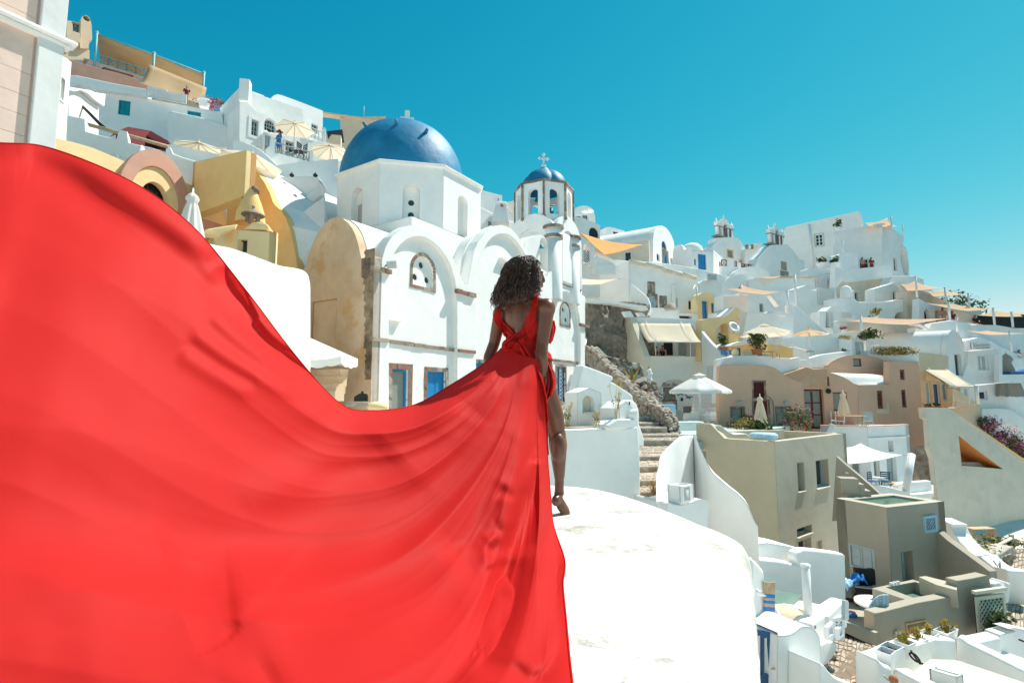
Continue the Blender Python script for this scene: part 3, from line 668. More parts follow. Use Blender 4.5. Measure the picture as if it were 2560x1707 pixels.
# --- buff gable end and the long vault behind it
gable = O(165,445,200,432,222,400,232,330,255,255,300,160,335,103,370,58,405,27,440,12,475,8,510,20,560,60,590,100,615,150,640,230,655,300,665,347,700,340,744,334)
go = [(926,1260)] + [(735,1260)] + [(744,700)] + gable
gm = wb.sz(*O(250,690)); h1 = wb.rect(O.b(252,690,458,1180))
slab(church,'gable_end_wall',wb,[(9.0 if s_ > 8.55 else s_,z_) for s_,z_ in wb.poly(go)],.35,BUFF,[(rect(*h1),.08)],front=.012,raw=True)
M().prism([wb.p(a,z,-.079) for a,z in rect(*h1)],wb.n * -.05).build('blocked_doorway',BUFF,church)
a0 = wb.poly(gable[3:18]); zb = min(a0[0][1],a0[-1][1])
M().prism([wb.p(a0[0][0],2.5,-.36)] + [wb.p(a,z + .05,-.36) for a,z in a0] + [wb.p(a0[-1][0],2.5,-.36)],FT * 13).build('long_barrel_roof',WHITE,church,smooth=35)
# bare masonry down the buff corner, its plaster gone
MAS = mat('exposed_masonry',(.40,.30,.20),var=.5,scale=2.6,stain=1.0,staincol=(.13,.10,.075),bump=.8,bscale=7,round_=0,fine=.35)
rgm = random.Random(11)
for k_,(z1_,z0_) in enumerate(((5.15,3.9),(3.9,2.7),(2.7,1.6),(1.6,.5))):
    n_z = 12; lf = [(9.0 - (.50 - .07 * k_) * (1 + .42 * noise.noise(V((j_ * .8 + k_ * n_z,3.1,k_)))) - rgm.uniform(0,.07),z1_ - (z1_ - z0_) * j_ / n_z) for j_ in range(n_z + 1)]
    M().prism([wb.p(a,z,.016 + .002 * k_) for a,z in lf + [(8.995,z0_),(8.995,z1_)]],wb.n * -.02).build('masonry_patch',MAS,church)
M().prism([wb.at(*q_) for q_ in O(668,350,742,338,740,470,700,520,668,500)],wb.n * .018).build('bare_stone_patch',STONE,church)
wt = wf.at(*O(715,145)); M().ell(V(P(*O(715,150),20.3)),(.22,.2,.22),8,6).build('water_spout',CREAMW,church)
# --- square base, octagonal drum, dome
oc = V((-5.15,25.55,0)); ap = 3.38; Rr = ap / cos(pi / 8); zb,zt = 7.32,10.2
sq = [oc + FN * ap * i + FT * ap * j for i,j in ((1,-1),(1,1),(-1,1),(-1,-1))]
M().prism([p + V((0,0,4.2)) for p in sq],(0,0,zb - 4.2)).build('square_base',WHITE,church,bevel=.04)
drum = bpy.data.objects.new('drum',None); C.objects.link(drum); drum.parent = church; drum.location = V((oc.x,oc.y,zb)) - church.location
fa = atan2(FN.y,FN.x)
for k in range(8):
    an = fa + k * pi / 4; n_ = V((cos(an),sin(an),0)); t_ = V((-n_.y,n_.x,0)); hw = Rr * sin(pi / 8)
    if n_.dot(V((oc.x,oc.y,0))) > 2: pass
    ctr = oc + n_ * ap; wa = W(*(ctr - t_ * hw).xy,*(ctr + t_ * hw).xy,plan=True)
    cs_ = hw; ho = (rect(cs_ - .36,cs_ + .36,zb - .02 + .02,zb + 1.95,True),.3)
    w_ = .36 if k in (0,) else .37
    isC = (k == 7); isL = (k == 6)
    M().wslab(wa,[(0,zb),(2 * hw,zb),(2 * hw,zt),(0,zt)],0,-.5,[ho]).build('drum_wall',WHITE,drum)
    w2 = wa.off(-.29)
    if isC:
        pn = M().wslab(w2,ho[0],0,-.1,[(circ(cs_,zb + .62,.135),.05),(circ(cs_,zb + 1.18,.135),.05)]).build('niche_panel',WHITE,drum)
        roundpane(pn,w2,[(cs_,zb + .62),(cs_,zb + 1.18)],0,-.03,.15,'pane')
    else:
        pn = M().prism([w2.p(*p_) for p_ in ho[0]],w2.n * -.08).build('niche_panel',WHITE,drum)
        if isL: lattice(pn,w2,cs_ - .24,cs_ + .30,zb + .02,zb + 1.3,.05,WPAINT,.1,.017)
rim = M(); prf = [(Rr + .0,-.1),(Rr + .13,-.06),(Rr + .14,.03),(Rr - .05,.12),(Rr - .5,.14)]
rows = [[oc + V((r * cos(fa + pi / 8 + k * pi / 4),r * sin(fa + pi / 8 + k * pi / 4),zt + z_)) for k in range(8)] for r,z_ in prf]
rim.grid(rows,smooth=False,close=True).build('cornice',WHITE,drum,bevel=.02)
dome = M(); Rd = 3.12; dc = oc + V((-.42,0,zt + .05)); dome.lathe(dc,[(Rd * cos(a_) ** .78,3.38 * sin(a_)) for a_ in [pi / 2 * i / 32 for i in range(33)]],96)
dm = dome.build('dome',DOMEB,church); dbv = BVHTree.FromPolygons(dome.v,dome.f)
for (px,py) in ((915,317),(991,312),(1064,332),(1125,359),(866,352)):
    hq = dbv.ray_cast(V((0,0,0)),ray(px,py).normalized())
    if hq[0] is None: continue
    hp,nn = hq[0],hq[1]; nn = nn if nn.dot(hp - dc) > 0 else -nn
    M().tube([hp - nn * .1,hp + nn * .12,hp + nn * .24],[.09,.08,.06],10).build('dome_peg',DOMEB,church)
def cross(par,c,h,mt,lobes=False,ang=0,name='cross',th=.07):
    m = M(); ax = (cos(ang),sin(ang)); c = V(c); X = V((ax[0],ax[1],0))
    if not lobes:
        w_ = h * .26
        vs = [(-w_ / 2,0),(w_ / 2,0),(w_ / 2,h * .36),(h * .36,h * .36),(h * .36,h * .62),(w_ / 2,h * .62),(w_ / 2,h),(-w_ / 2,h),(-w_ / 2,h * .62),(-h * .36,h * .62),(-h * .36,h * .36),(-w_ / 2,h * .36)]
        m.prism([c + X * a + V((0,0,b)) + V((ax[1],-ax[0],0)) * th for a,b in vs],V((-ax[1],ax[0],0)) * 2 * th)
        return m.build(name,mt,par,bevel=.01)
    Y_ = V((-ax[1],ax[0],0)); pts = []
    m.box(c + V((0,0,h * .5)),(h * .1,th * 2,h),ax); o1 = m.build(name,mt,par,bevel=.01)
    m = M(); m.box(c + V((0,0,h * .62)),(h * .62,th * 1.9,h * .1),ax); m.build('cross_arm',mt,o1,bevel=.01)
    for a,b in ((0,1),(-.36,.62),(.36,.62)):
        for da,db in ((0,.07),(-.07,-.0),(.07,0)) if a == 0 else ((.07 * (1 if a > 0 else -1),0),(0,.07),(0,-.07)):
            M().ell(c + X * (a + da) * h + V((0,0,(b + db) * h)),(h * .075,) * 3,8,6).build('cross_lobe',mt,o1)
    return o1
cross(church,dc + V((.16,0,3.33)),.95,WHITE,ang=radians(12),th=.11)
# --- bell tower
tc = V((2.0,31.5,0)); R8 = 1.8; zb2,zt2 = 10.5,12.62
tower = T('bell_tower','octagonal white belfry with brown stone edges and a small lobed blue dome','bell tower',(tc.x,tc.y,6.5))
th0 = [radians(a_) for a_ in (-94,-49,-4,41,86,131,176,221)]
vt = [tc + V((R8 * sin(a_),-R8 * cos(a_),0)) for a_ in th0]
for k in range(8):
    a_,b_ = vt[k],vt[(k + 1) % 8]; wa = W(*a_.xy,*b_.xy,plan=True); hl = wa.L / 2
    M().wslab(wa,[(0,zb2),(2 * hl,zb2),(2 * hl,zt2),(0,zt2)],0,-.3,[(rect(hl - .31,hl + .31,zb2 + .12,zt2 - .38,True),.3)]).build('belfry_wall',WHITE,tower)
    course(tower,wa,(.02,zt2 + .02),(2 * hl - .02,zt2 + .02),.13,.09,.38,raw=True)
    n_ = (a_ - tc).normalized(); z = zb2 + .15
    zlo = zb2 - (.9 if k in (0,4) else .05); z = zlo
    while z < zt2 - .1:
        h = random.uniform(.26,.42); h = min(h,zt2 - .06 - z); M().box(a_ + n_ * .0 + V((0,0,z + h / 2)),(.12,.16,h - .012),(-n_.y,n_.x)).build('stone',random.choice(STONES[:4]),tower); z += h
    M().ell(a_ + n_ * .03 + V((0,0,zlo - .03)),(.12,.12,.13),8,6).build('stone_knob',STONES[0],tower)
ns = 96; rows = []
for i in range(19):
    e = pi / 2 * i / 18; row = []
    for j in range(ns):
        g = 2 * pi * j / ns; lb = abs(sin(2 * (g - .35))) ** .5
        r = 1.42 * cos(e) ** .75 * (.86 + .17 * lb * (1 - (i / 18) ** 3)); row.append(tc + V((r * cos(g),r * sin(g),zt2 + .08 + 1.22 * sin(e) * (.95 + .07 * lb))))
    rows.append(row)
M().grid(rows,close=True).build('dome',DOMEB,tower,smooth=50)
M().lathe(tc + V((0,0,zt2 + 1.1)),[(.5,0),(.4,.2),(.26,.38),(.1,.5),(0,.52)],16).build('dome_cap',DOMEB,tower)
M().ell(tc + V((0,0,zt2 + 1.66)),(.15,.15,.13)).build('finial',WHITE,tower)
cross(tower,tc + V((0,0,zt2 + 1.7)),.72,WHITE,True,radians(15),th=.07)
for (px,py,Y) in ((1344,487,31.6),(1377,515,31.6)):
    bp = P(px,py,Y); M().tube([bp + V((-.35,0,0)),bp + V((.35,.1,.05))],.03,6).build('bell_beam',DBLUE,tower)
    M().lathe(bp + V((0,0,-.42)),[(.2,0),(.17,.06),(.11,.25),(.05,.33),(0,.35)],14).build('bell',TEAL,tower)
# arched square stage below the belfry
hs2 = 1.72; cr = tc + (FN - FT) * hs2; wl = W(*(cr - FN * 2 * hs2).xy,*cr.xy,plan=True); wrr = W(*cr.xy,*(cr + FT * 2 * hs2).xy,plan=True)
for w_,oth in ((wl,FT),(wrr,-FN)):
    hh = w_.L / 2; pl = [(0,6.4),(2 * hh,6.4),(2 * hh,9.2)] + arcpts(.0,2 * hh,9.2,1.45,16)[1:]
    ho = (rect(hh - .85,hh + .85,6.6,9.75,True),.5)
    M().wslab(w_,pl,0,-2 * hs2 + .05,[ho]).build('arched_stage',WHITE,tower,smooth=35)
    hback(tower,w_,ho,WHITE,'stage_panel')
M().lathe(tc,[(R8 + .02,zb2 - .001),(R8 + .02,zb2 - .25),(1.3,zb2 - .8),(1.2,7.0)],8,ang=th0[0] - pi / 2).build('belfry_base',WHITE,tower,smooth=20)
# round buttress columns with stone bands
def column(px,w_px,ytop,ybot,Y):
    c = P(px,ytop,Y); r = w_px / 2 / F * Y; zt_ = c.z; zb_ = P(px,ybot,Y).z; q_ = wf.at(px,900); Y = q_.y + .5 * r; c = P(px,ytop,Y) - FN * r * .35; zt_ = c.z
    o = M().lathe((c.x,c.y,0),[(r,zb_ - 1.5),(r,zt_),(0,zt_)],28).build('buttress_column',WHITE,church)
    M().lathe((c.x,c.y,0),[(r,zt_ + .16),(r + .035,zt_ + .16),(r + .035,zt_ + .22),(r,zt_ + .22)],28).build('blue_band',BLUE,o)
    M().lathe((c.x,c.y,0),[(r,zt_ - .02),(r + .01,zt_ + .62),(0,zt_ + .62)],28).build('column_head',WHITE,o)
    for k in range(9):
        a_ = 2 * pi * k / 9; 
        for zz,rr_,hh in ((zt_ + .02,r + .02,.16),(zt_ + .62,r + .08,.13)):
            M().lathe((c.x,c.y,0),[(rr_ - .1,zz),(rr_ + .05,zz),(rr_ + .05,zz + hh),(rr_ - .1,zz + hh)],4,ang=a_,arc=2 * pi / 9 - .03).build('stone',random.choice(STONES[:4]),o,smooth=30)
column(1390,44,597,680,29.0); column(1434,42,623,694,30.6)
# arched niche with a bell by the columns
wn = W(1343,27.6,1370,28.4)
no = D(490,1260,490,985,530,955,600,925,640,920,675,940,700,985,708,1060,708,1290)
ho = niche(wn,D.b(634,955,704,1290),.5)
slab(church,'bell_niche',wn,no,.9,WHITE,[ho],smooth=35); hback(church,wn,ho,WHITE)
bp = P(*D(648,1045),27.9); M().lathe(bp,[(.14,0),(.1,.1),(.05,.2),(0,.22)],12).build('bell',TEAL,church)

# ================================================================ the slope above the train
def g0(w,px): return w.at(px,HZ)
# --- pink house with pale corner pilaster, close by
w = W(0,9,170,9.79); o = T('pink_house','pink rendered house corner with pale pilaster and moulded cornice','house',w.at(128,HZ) + V((0,0,-2)))
sp = w.sz(84,180)[0]; se = w.sz(150,180)[0]; zc = w.sz(84,78)[1]
slab(o,'wall',w,[(-4,-3),(se - .05,-3),(se - .05,13),(-4,13)],.6,PINK,raw=True)
zg = [w.sz(0,y)[1] for y in (-60,8,160.7,219.6,270.5,324,378,432)]
for a,b_ in zip(zg[1:],zg[:-1]):
    if b_ - a > 0: M().box(w.p(sp / 2 - 2.02,(a + b_) / 2,.012),(sp + 3.96,.05,b_ - a - .004),w.t).build('plaster_course',PINK,o)
M().box(w.p((sp + se) / 2,4,.05),(se - sp,.16,16),w.t).build('pilaster',mat('grey_white_plaster',(.66,.665,.64),stain=.2,round_=.03),o,bevel=.01)
for k,(dz,pr,h) in enumerate(((.0,.17,.07),(-.08,.10,.07))):
    M().box(w.p(se / 2 - 2 + pr / 2,zc + dz,pr / 2),(se + 4 + pr,pr + .1,h),w.t).build('cornice',WHITE,o,bevel=.012)
# --- near white-blue wall with niche window
w = W(130,20,200,22); o = T('white_house','narrow white wall with a small framed window beside the pink house corner','house',w.at(180,HZ))
h = win(o,w,A.b(545,720,595,930),'sash',WPAINT,PGLASS,nx=1,ny=1,dep=.12,sur=.08,surm=WHITE)
slab(o,'wall',w,A(480,1420,500,520,555,520,620,545,668,585,650,800,630,1060,612,1420),1,WHITE,[h])
post('white lamp pole in front of the narrow white wall',A.x(612),280,352,19.5,.06)
# --- beige house on the ridge
w = W(140,41,240,43); o = T('beige_house','beige ridge house with a tall chimney-like gable and a shaded roof terrace','house',w.at(180,HZ) + V((0,0,15)))
ho = rect(*w.rect(A.b(665,215,740,315)))
slab(o,'wall',w,A(560,760,560,470,590,440,590,190,640,195,755,215,745,460,835,470,835,570,800,620,680,620),2,BEIGE,[(ho,.9)])
M().prism([w.p(a,z,-.88) for a,z in ho],w.n * -.05).build('terrace_back',TAN,o)
c_ = w.sz(*A(800,185)); slab(o,'gable',w,A(738,465,745,195,760,168,785,158,812,168,835,200,848,255,852,385,820,400,820,468),1.4,BEIGE,[(circ(*c_,.24),.3)],front=.25)
railing(o,w,ho[0][0],ho[1][0],ho[0][1],ho[0][1] + .9,LTEAL,2,d=-.1)
w3 = w.off(-.1); M().prism([w.p(*w.sz(*p),.8) for p in A(590,420,600,250,652,262,655,330,720,350,722,440)],w.n * -.6).build('parapet',BEIGE,o)
# --- rose terrace house with the tan canopies
w = W(170,38,390,41); o = T('rose_house','rose pink terrace house with a long tan canopy on teal posts','house',w.at(250,HZ) + V((0,0,14)))
hh = [win(o,w,A.b(1095,772,1228,826),'sash',TEAL,PGLASS,nx=1,ny=1,dep=.15,fr=.12)]
for b_ in ((A.b(775,560,925,645)),A.b(965,665,1245,740)):
    r_ = w.rect(b_); hh.append((rect(*r_),.08)); M().prism([w.p(a,z,-.078) for a,z in rect(*r_)],w.n * -.03).build('recessed_panel',mat('dark_rose_plaster',(.36,.19,.15)),o)
slab(o,'wall',w,A(640,860,640,560,835,560,870,575,920,588,1050,625,1320,712,1370,730,1390,870),5,PINK,hh)
slab(o,'terrace_wall',w,A(640,800,660,610,750,645,840,666,930,694,1100,734,1250,778,1390,860,1390,960,1000,900),1,ROSE,front=.9,bevel=.05)
sA,zA = w.sz(*A(925,590)); sB,zB = w.sz(*A(1345,720)); 
for k in range(5):
    a = sA + (sB - sA) * k / 5; b_ = sA + (sB - sA) * (k + 1) / 5; za = zA + (zB - zA) * k / 5; railing(o,w,a,b_,za,za + w.sz(*A(925,518))[1] - zA,LTEAL,1,r=.03,d=.05)
fr = [P(*A(905,318),37.5),P(*A(1440,512),39.5),P(*A(1905,690),41.5)]
bk = [fr[0] + V((-2.4,3.6,-.35)),fr[1] + V((-2.4,3.6,-.35)),fr[2] + V((-2.2,3.6,-.35))]
rows = [[a + (b_ - a) * u + V((0,0,-.25 * 4 * u * (1 - u))) for u in [i / 8 for i in range(9)]] for a,b_ in ((fr[0],bk[0]),((fr[0] + fr[1]) / 2 + V((0,0,-.12)),(bk[0] + bk[1]) / 2 + V((0,0,-.15))),(fr[1],bk[1]),((fr[1] + fr[2]) / 2 + V((0,0,-.12)),(bk[1] + bk[2]) / 2 + V((0,0,-.15))),(fr[2],bk[2]))]
cn = M().grid(rows).build('canopy',TAN,o,solid=.02)
M().tube(fr,.05,6).build('front_bar',LTEAL,o)
for p,yb in ((fr[0],585),(fr[1],640),(fr[2],830)):
    M().tube([p + V((0,0,.1)),V((p.x,p.y,p.z - 2.6 - (.5 if yb > 800 else 0)))],.09,8).build('post',LTEAL,o); M().ell(p + V((0,0,.14)),(.12,.12,.08),8,6).build('post_cap',BEIGE,o)
for p,q in zip(fr,bk): M().tube([q,V((q.x,q.y,q.z - 2.4))],.07,6).build('post',LTEAL,o)
M().prism([bk[0] + V((-.6,1,.2)),bk[2] + V((.2,1,.2)),bk[2] + V((.2,1,-3.4)),bk[0] + V((-.6,1,-3.4))],(-.2,.3,0)).build('back_wall',BEIGE,o)
awning('lower tan canopy with cross ribs hanging below the long teal-posted canopy',P(*A(1392,602),38.6),P(*A(1930,822),40.6),P(*A(1875,968),38.9),P(*A(1308,772),36.9),TAN,arms=False,val=.05,sag=.25)
for t_,b_ in (((1392,602),(1308,772)),((1680,712),(1595,884)),((1930,822),(1875,968))): pass
figure('small dark-haired figure under the tan canopies behind the louvred fence',P(*A(1735,985),38.4),-60,1.6,top=MAROONC)
bush('magenta bougainvillea spilling over the white wall below the tan canopies',P(*A(1975,975),37.4),(1.2,.6,.55),200,.1,LEAF[1:3],4,flowers=420,name='bougainvillea',group=None)
pot('round white planter on the wall beside the bougainvillea',P(*A(1905,1010),37),.45,.6,WPAINT,n=0)
# --- white house with teal shutters
w = W(248,33,545,35.3); o = T('white_house','long shaded white house with a teal shuttered window and a teal door','house',w.at(350,HZ) + V((0,0,10)))
hs_ = [win(o,w,A.b(1105,940,1216,1076),'shutter',TEAL,TEAL,dep=.12,fr=.05),win(o,w,A.b(1745,1040,1872,1196),'door',TEAL,TEAL,dep=.14,fr=.06)]
slab(o,'wall',w,A(900,1480,935,868,1380,922,1750,990,2015,1042,2060,1040,2080,1100,2130,1480),5,WHITE,hs_,bevel=.0)
slab(o,'roof_rim',w,A(640,860,660,735,740,735,900,770,1100,812,1300,848,1380,858,1385,921,1120,893,935,868,900,875,850,845,760,820),2.5,WHITE,front=.4,bevel=.06)
slab(o,'terrace_front',w,A(1625,1500,1628,1180,1660,1158,1900,1205,2100,1260,2300,1350,2420,1480),1.6,WHITE,front=1.8,bevel=.1)
o2 = T('louvred_fence','white louvred fence on the terrace edge below the tan canopies','fence',w.p(*w.sz(*A(1560,940))))
for k in range(2):
    xs = (1385,1568,1752); x0,x1 = xs[k],xs[k + 1]; y0 = 845 + (x0 - 1385) * .255; y1 = 915 + (x0 - 1385) * .19
    s0,z0 = w.sz(*A(x0 + 6,y1 + 8)); s1,z1 = w.sz(*A(x1 - 6,y0 + 25)); slats(o2,w,None,6,WPAINT,raw=(s0,s1,z0,z1),d=.3,th=.05)
# sunlit wall to its side, with the arched roof edge and a furled dark blind on its pole
w = W(165,27,250,31); o = T('white_house','sunlit white side wall with a curved roof edge above the maroon tent','house',w.at(200,HZ) + V((0,0,8)))
slab(o,'wall',w,A(640,1300,640,870,655,838,700,838,760,870,830,930,880,965,925,992,915,1400,640,1400),2.5,WHITE)
slab(o,'roof_edge',w,A(640,850,650,838,720,826,800,838,850,862,890,880,938,872,925,990,880,960,830,925,760,865,700,838),2.6,WHITE,front=.25,bevel=.05)
o = T('furled_blind','long thin furled dark blind leaning against the sunlit white wall','blind',P(*A(965,1190),26))
M().tube([P(*A(655,848),26.5),P(*A(760,985),26.2),P(*A(968,1192),25.8)],[.03,.07,.10],8).build('roll',BLACK,o); M().tube([P(*A(650,840),26.4),P(*A(720,960),26.2),P(*A(726,1020),26.2)],.02,5).build('cord',GWOOD,o)
# --- maroon tent with beam
o = T('canopy_tent','small maroon canopy tent behind a wooden beam on the white parapet','canopy',P(*A(1350,1420),25)); tp = [P(*A(x,y),Y) for x,y,Y in ((1085,1232,24.5),(1195,1187,26),(1410,1226,26.2),(1575,1322,25))]
M().grid([[p + V((0,0,0)) for p in tp],[p + V((.05,-.4,-.45)) for p in tp]],smooth=False).build('canopy',MAROONC,o,solid=.03)
M().prism([tp[0],tp[1],tp[2],tp[3],tp[3] + V((0,0,-1.6)),tp[0] + V((0,0,-1.6))],(-.3,1.5,0)).build('tent_wall',MAROONC,o)
bm_ = M().tube([P(*A(800,1158),23.8),P(*A(1180,1262),24.1),P(*A(1570,1372),24.4)],.09,6).build('beam',WOOD,o)
# --- sloping white parapets
w = W(130,21.5,560,24.5); o = T('parapet_wall','long wavy white parapet wall running above the pale yellow wall','wall',w.at(300,HZ) + V((0,0,6)))
slab(o,'wall',w,A(440,1900,470,1110,520,1120,560,1075,620,1070,700,1090,795,1110,800,1225,880,1250,1085,1298,1112,1218,1125,1213,1190,1228,1203,1332,1400,1376,1560,1420,1575,1345,1640,1350,1750,1380,2060,1440,2091,1560,2091,1900),.8,WHITE,bevel=.1)
slab(o,'low_wall',w,A(1560,1900,1570,1490,1590,1472,1620,1478,1640,1530,1720,1560,2000,1640,2000,1900),.5,WHITE,front=1.2,bevel=.06)
o = T('wire_rail','thin wire handrail on a post above the pale yellow wall','handrail',P(*A(1100,1500),21)); M().tube([P(*A(935,1452),21),P(*A(1102,1446),21.2)],.015,5).build('rail',GWOOD,o); M().tube([P(*A(1102,1446),21.2),P(*A(1330,1570),21.8)],.015,5).build('rail',GWOOD,o); M().tube([P(*A(1100,1446),21.2),P(*A(1098,1510),21.2)],.018,5).build('post',GWOOD,o)
M().lathe(P(*A(1310,1575),21.4),[(.35,0),(.2,.5),(.08,.95),(0,1.05)],14).build('chimney_cone',WHITE,None); tag(LAST[0],'small white cone chimney poking up behind the pale yellow wall','chimney')
# --- pale yellow house with the fan window
w = W(60,17.2,566,24.0); o = T('yellow_house','pale yellow house front with a fan window in a rose painted arch','house',w.at(300,HZ) + V((0,0,2)))
cs_,cz = w.sz(*Q(850,385)); s0 = w.sz(*Q(768,380))[0]; s1 = w.sz(*Q(936,380))[0]; zt_ = w.sz(*Q(845,258))[1]; zb_ = w.sz(*Q(900,405))[1]
rw = (s1 - s0) / 2; hz_ = win(o,w,None,'fan',BLACK,GLASS,arch=True,raw=(s0,s1,zb_,zt_),dep=.2,rise=zt_ - zb_ - .05,fr=.06)
for k in range(11):
    a = pi * (k + .5) / 11; p = w.p((s0 + s1) / 2 + .84 * rw * cos(a),zb_ + .84 * (zt_ - zb_) * sin(a),-.17); M().lathe(p,[(.07,0),(.085,.01),(.07,.03)],8,axis=w.n.to_track_quat('Z','Y').to_matrix()).build('scroll',BLACK,o)
slab(o,'wall',w,Q(60,900,130,-60,295,8,420,38,520,68,640,118,760,170,1000,248,1265,352,1262,380,1250,400,1262,430,1270,470,1268,505,1130,900),.8,PYEL,[hz_],bevel=0)
def archring(r0,r1,d,mt,nm):
    f = lambda r: arcpts((s0 + s1) / 2 - r,(s0 + s1) / 2 + r,zb_,(zt_ - zb_) * r / rw * .97,24); M().ring(w,f(r1) + [((s0 + s1) / 2,zb_ - .02)],f(r0) + [((s0 + s1) / 2,zb_ - .01)],d,-.05).build(nm,mt,o,smooth=40)
archring(rw + .02,rw + .42,.12,PYEL,'inner_arch'); archring(rw + .42,rw + .85,.20,ROSE,'outer_arch')
slab(o,'rose_base',w,Q(980,600,985,430,1120,462,1240,500,1190,530,1100,700),.3,ROSE,front=.08)
# --- big ochre gable with projecting block
w = W(*(P(772,HZ,20.5) - FN * 9).xy,*P(772,HZ,20.5).xy,plan=True); o = T('ochre_house','deep ochre gable house with a white vaulted roof and a projecting upper block','house',w.at(680,HZ))
gp = Q(1667,900,1668,745,1660,690,1645,610,1625,520,1600,455,1570,415,1540,388,1525,365,1510,320,1480,260,1440,205,1400,168,1365,143,1320,140,1280,300,1240,900)
slab(o,'gable_wall',w,gp,.3,YEL); M().prism([w.p(a,z,-.31) for a,z in w.poly(gp)],FT * 9).build('white_roof',WHITE,o,smooth=35)
bx = box2(Q.x(1306),19.6,Q.x(1000),Q.x(1368),147); zt_ = bx.zs(*Q(1306,113)); zb_ = bx.zs(*Q(1304,360)); bx.build(o,zb_,zt_,YEL,zl=bx.zs(*Q(1000,188)),mr=PYEL,name='block_wall')  # ochre paints the shaded face, pale yellow the sunlit one
# --- chimney and stone pot
cp = P(*Q(1405,490),18.2); sil = [(1405,290,8),(1412,310,26),(1408,340,40),(1405,380,58),(1402,430,76),(1400,490,84)]
o = T('chimney','bulging ochre plaster chimney in front of the ochre gable','chimney',cp); rws = []
for x,y,hw in sil:
    c_ = P(*Q(x,y),18.4); r_ = hw / 2.24 / F * 18.4; rws.append([c_ + V((r_ * cos(2 * pi * j / 20),r_ * .8 * sin(2 * pi * j / 20),0)) for j in range(20)])
M().grid(rws,close=True).build('flue',YEL,o); M().tube([P(*Q(1420,288),18.4),P(*Q(1440,318),18.4)],[.10,.14],8).build('flue_lip',STONE,o)
def hatpot(label,Qx,Qy,Y,s,mt=STONES[0]):
    c_ = P(*Q(Qx,Qy),Y); o = T('chimney_pot',label,'chimney pot',c_)
    for k in range(5): a = 2 * pi * k / 5; M().box(c_ + V((.24 * s * cos(a),.24 * s * sin(a),.15 * s)),(.14 * s,.08 * s,.3 * s),(-sin(a),cos(a))).build('leg',mt,o)
    M().lathe(c_ + V((0,0,.3 * s)),[(.46 * s,0),(.44 * s,.05 * s),(.28 * s,.16 * s),(.08 * s,.24 * s),(.06 * s,.3 * s),(0,.36 * s)],16).build('cap',mt,o,smooth=40); M().ell(c_ + V((0,0,.68 * s)),(.07 * s,) * 3,8,6).build('knob',mt,o)
hatpot('grey stone chimney pot with a mushroom cap on the small yellow house',1415,485,17.4,.82)
# --- small yellow house in front
bx = box2(Q.x(1281),16.4,Q.x(1130),Q.x(1507),150,12); o = T('yellow_house','small low pale yellow house with one tiny dark window','house',bx.c); zt_ = bx.zs(*Q(1281,522),'r')
h = win(o,bx.wr,Q.b(1336,580,1384,650),'sash',DWOOD,GLASS,nx=1,ny=1,dep=.16,fr=.04); bx.build(o,-.5,zt_,PYEL,hr=[h],zl=bx.zs(*Q(1140,535)))
M().prism([bx.wr.p(a,z,.0) for a,z in bx.wr.poly(Q(1360,522,1405,486,1440,480,1490,488,1506,505,1506,524))],(-.3,1.4,0)).build('parapet',PYEL,o,bevel=.06)
w4 = W(Q.x(1130),16.0,Q.x(1340),16.6); slab(o,'ledge',w4,Q(1135,545,1150,522,1200,513,1335,492,1320,520,1250,545,1225,575,1210,555),.5,PYEL,bevel=.05)
closed_parasol('folded white parasol in front of the pale yellow wall',P(*Q(1080,318),15.5),1.45,.36,P(*Q(1080,318),15.5).z - 2.4,WCANV)
# --- big white wall behind the train
w = W(430,10.2,776,14.6); o = T('white_wall','large blank sunlit white wall with a rounded shoulder','wall',w.at(776,HZ) + V((0,0,-2)))
slab(o,'wall',w,smooth_line(Q(900,545,1050,565,1190,608,1300,630,1440,680,1560,724,1640,738,1690,750,1722,775,1736,830,1738,900),4) + Q(1738,1500,900,1500),.9,WHITE,bevel=.08)
# --- market parasol, steps, slab
a = P(*O(300,965),15.5); cr_ = [P(*O(498,1140),15.0),P(*O(638,1165),16.6),P(*O(120,1130),14.6),P(*O(250,1000),16.0)]
o = T('market_parasol','square white market parasol with a scalloped valance by the buff church wall','parasol',(a.x,a.y,-2.3)); ap_ = P(*O(225,985),16.6)
q = [P(*O(100,1145),14.4),P(*O(500,1142),15.4),P(*O(637,1167),17.4),P(*O(240,1100),18)]; rows = []
for f in [i / 6 for i in range(7)]:
    row = []
    for k in range(4):
        for j in range(10): u = j / 10; e = q[k] + (q[(k + 1) % 4] - q[k]) * u; row.append(ap_ + (e - ap_) * f + V((0,0,-.10 * f * 4 * u * (1 - u))))
    rows.append(row)
rows.append([p + V((0,0,-.20 - .05 * abs(sin(i * .9)))) for i,p in enumerate(rows[-1])]); M().grid(rows,close=True,smooth=False).build('canopy',WCANV,o,recalc=False)
M().tube([V((ap_.x,ap_.y,-2.3)),ap_],.04,8).build('pole',WPAINT,o)
o = T('stone_stair','buff plastered stairs tucked under the market parasol','stairs',P(*O(350,1500),16.8))
for k in range(4): c_ = P(*O(360 + 14 * k,1430 - 58 * k),16.6 + .3 * k); M().box(c_ + V((0,0,-.15)),(1.5,.36,.32),(.84,-.55)).build('step',BUFF,o)
o = T('stone_slab','rough grey stone slab below the buff church wall','slab',P(*O(665,1560),15)); M().box(P(*O(665,1537),15),(.72,.5,.12),(.95,-.3)).build('slab',STONES[2],o,bevel=.02)
o = T('iron_stove','dark flat iron stove plate standing on the rough stone slab','stove',P(*O(660,1512),15.1)); w5 = W(O.x(600),15.1,O.x(712),15.05); slab(o,'plate',w5,O(603,1512,606,1475,640,1452,668,1444,705,1452,712,1470,712,1512),.08,BLACK); M().ell(P(*O(672,1438),15.08),(.04,) * 3,8,6).build('knob',BLACK,o)
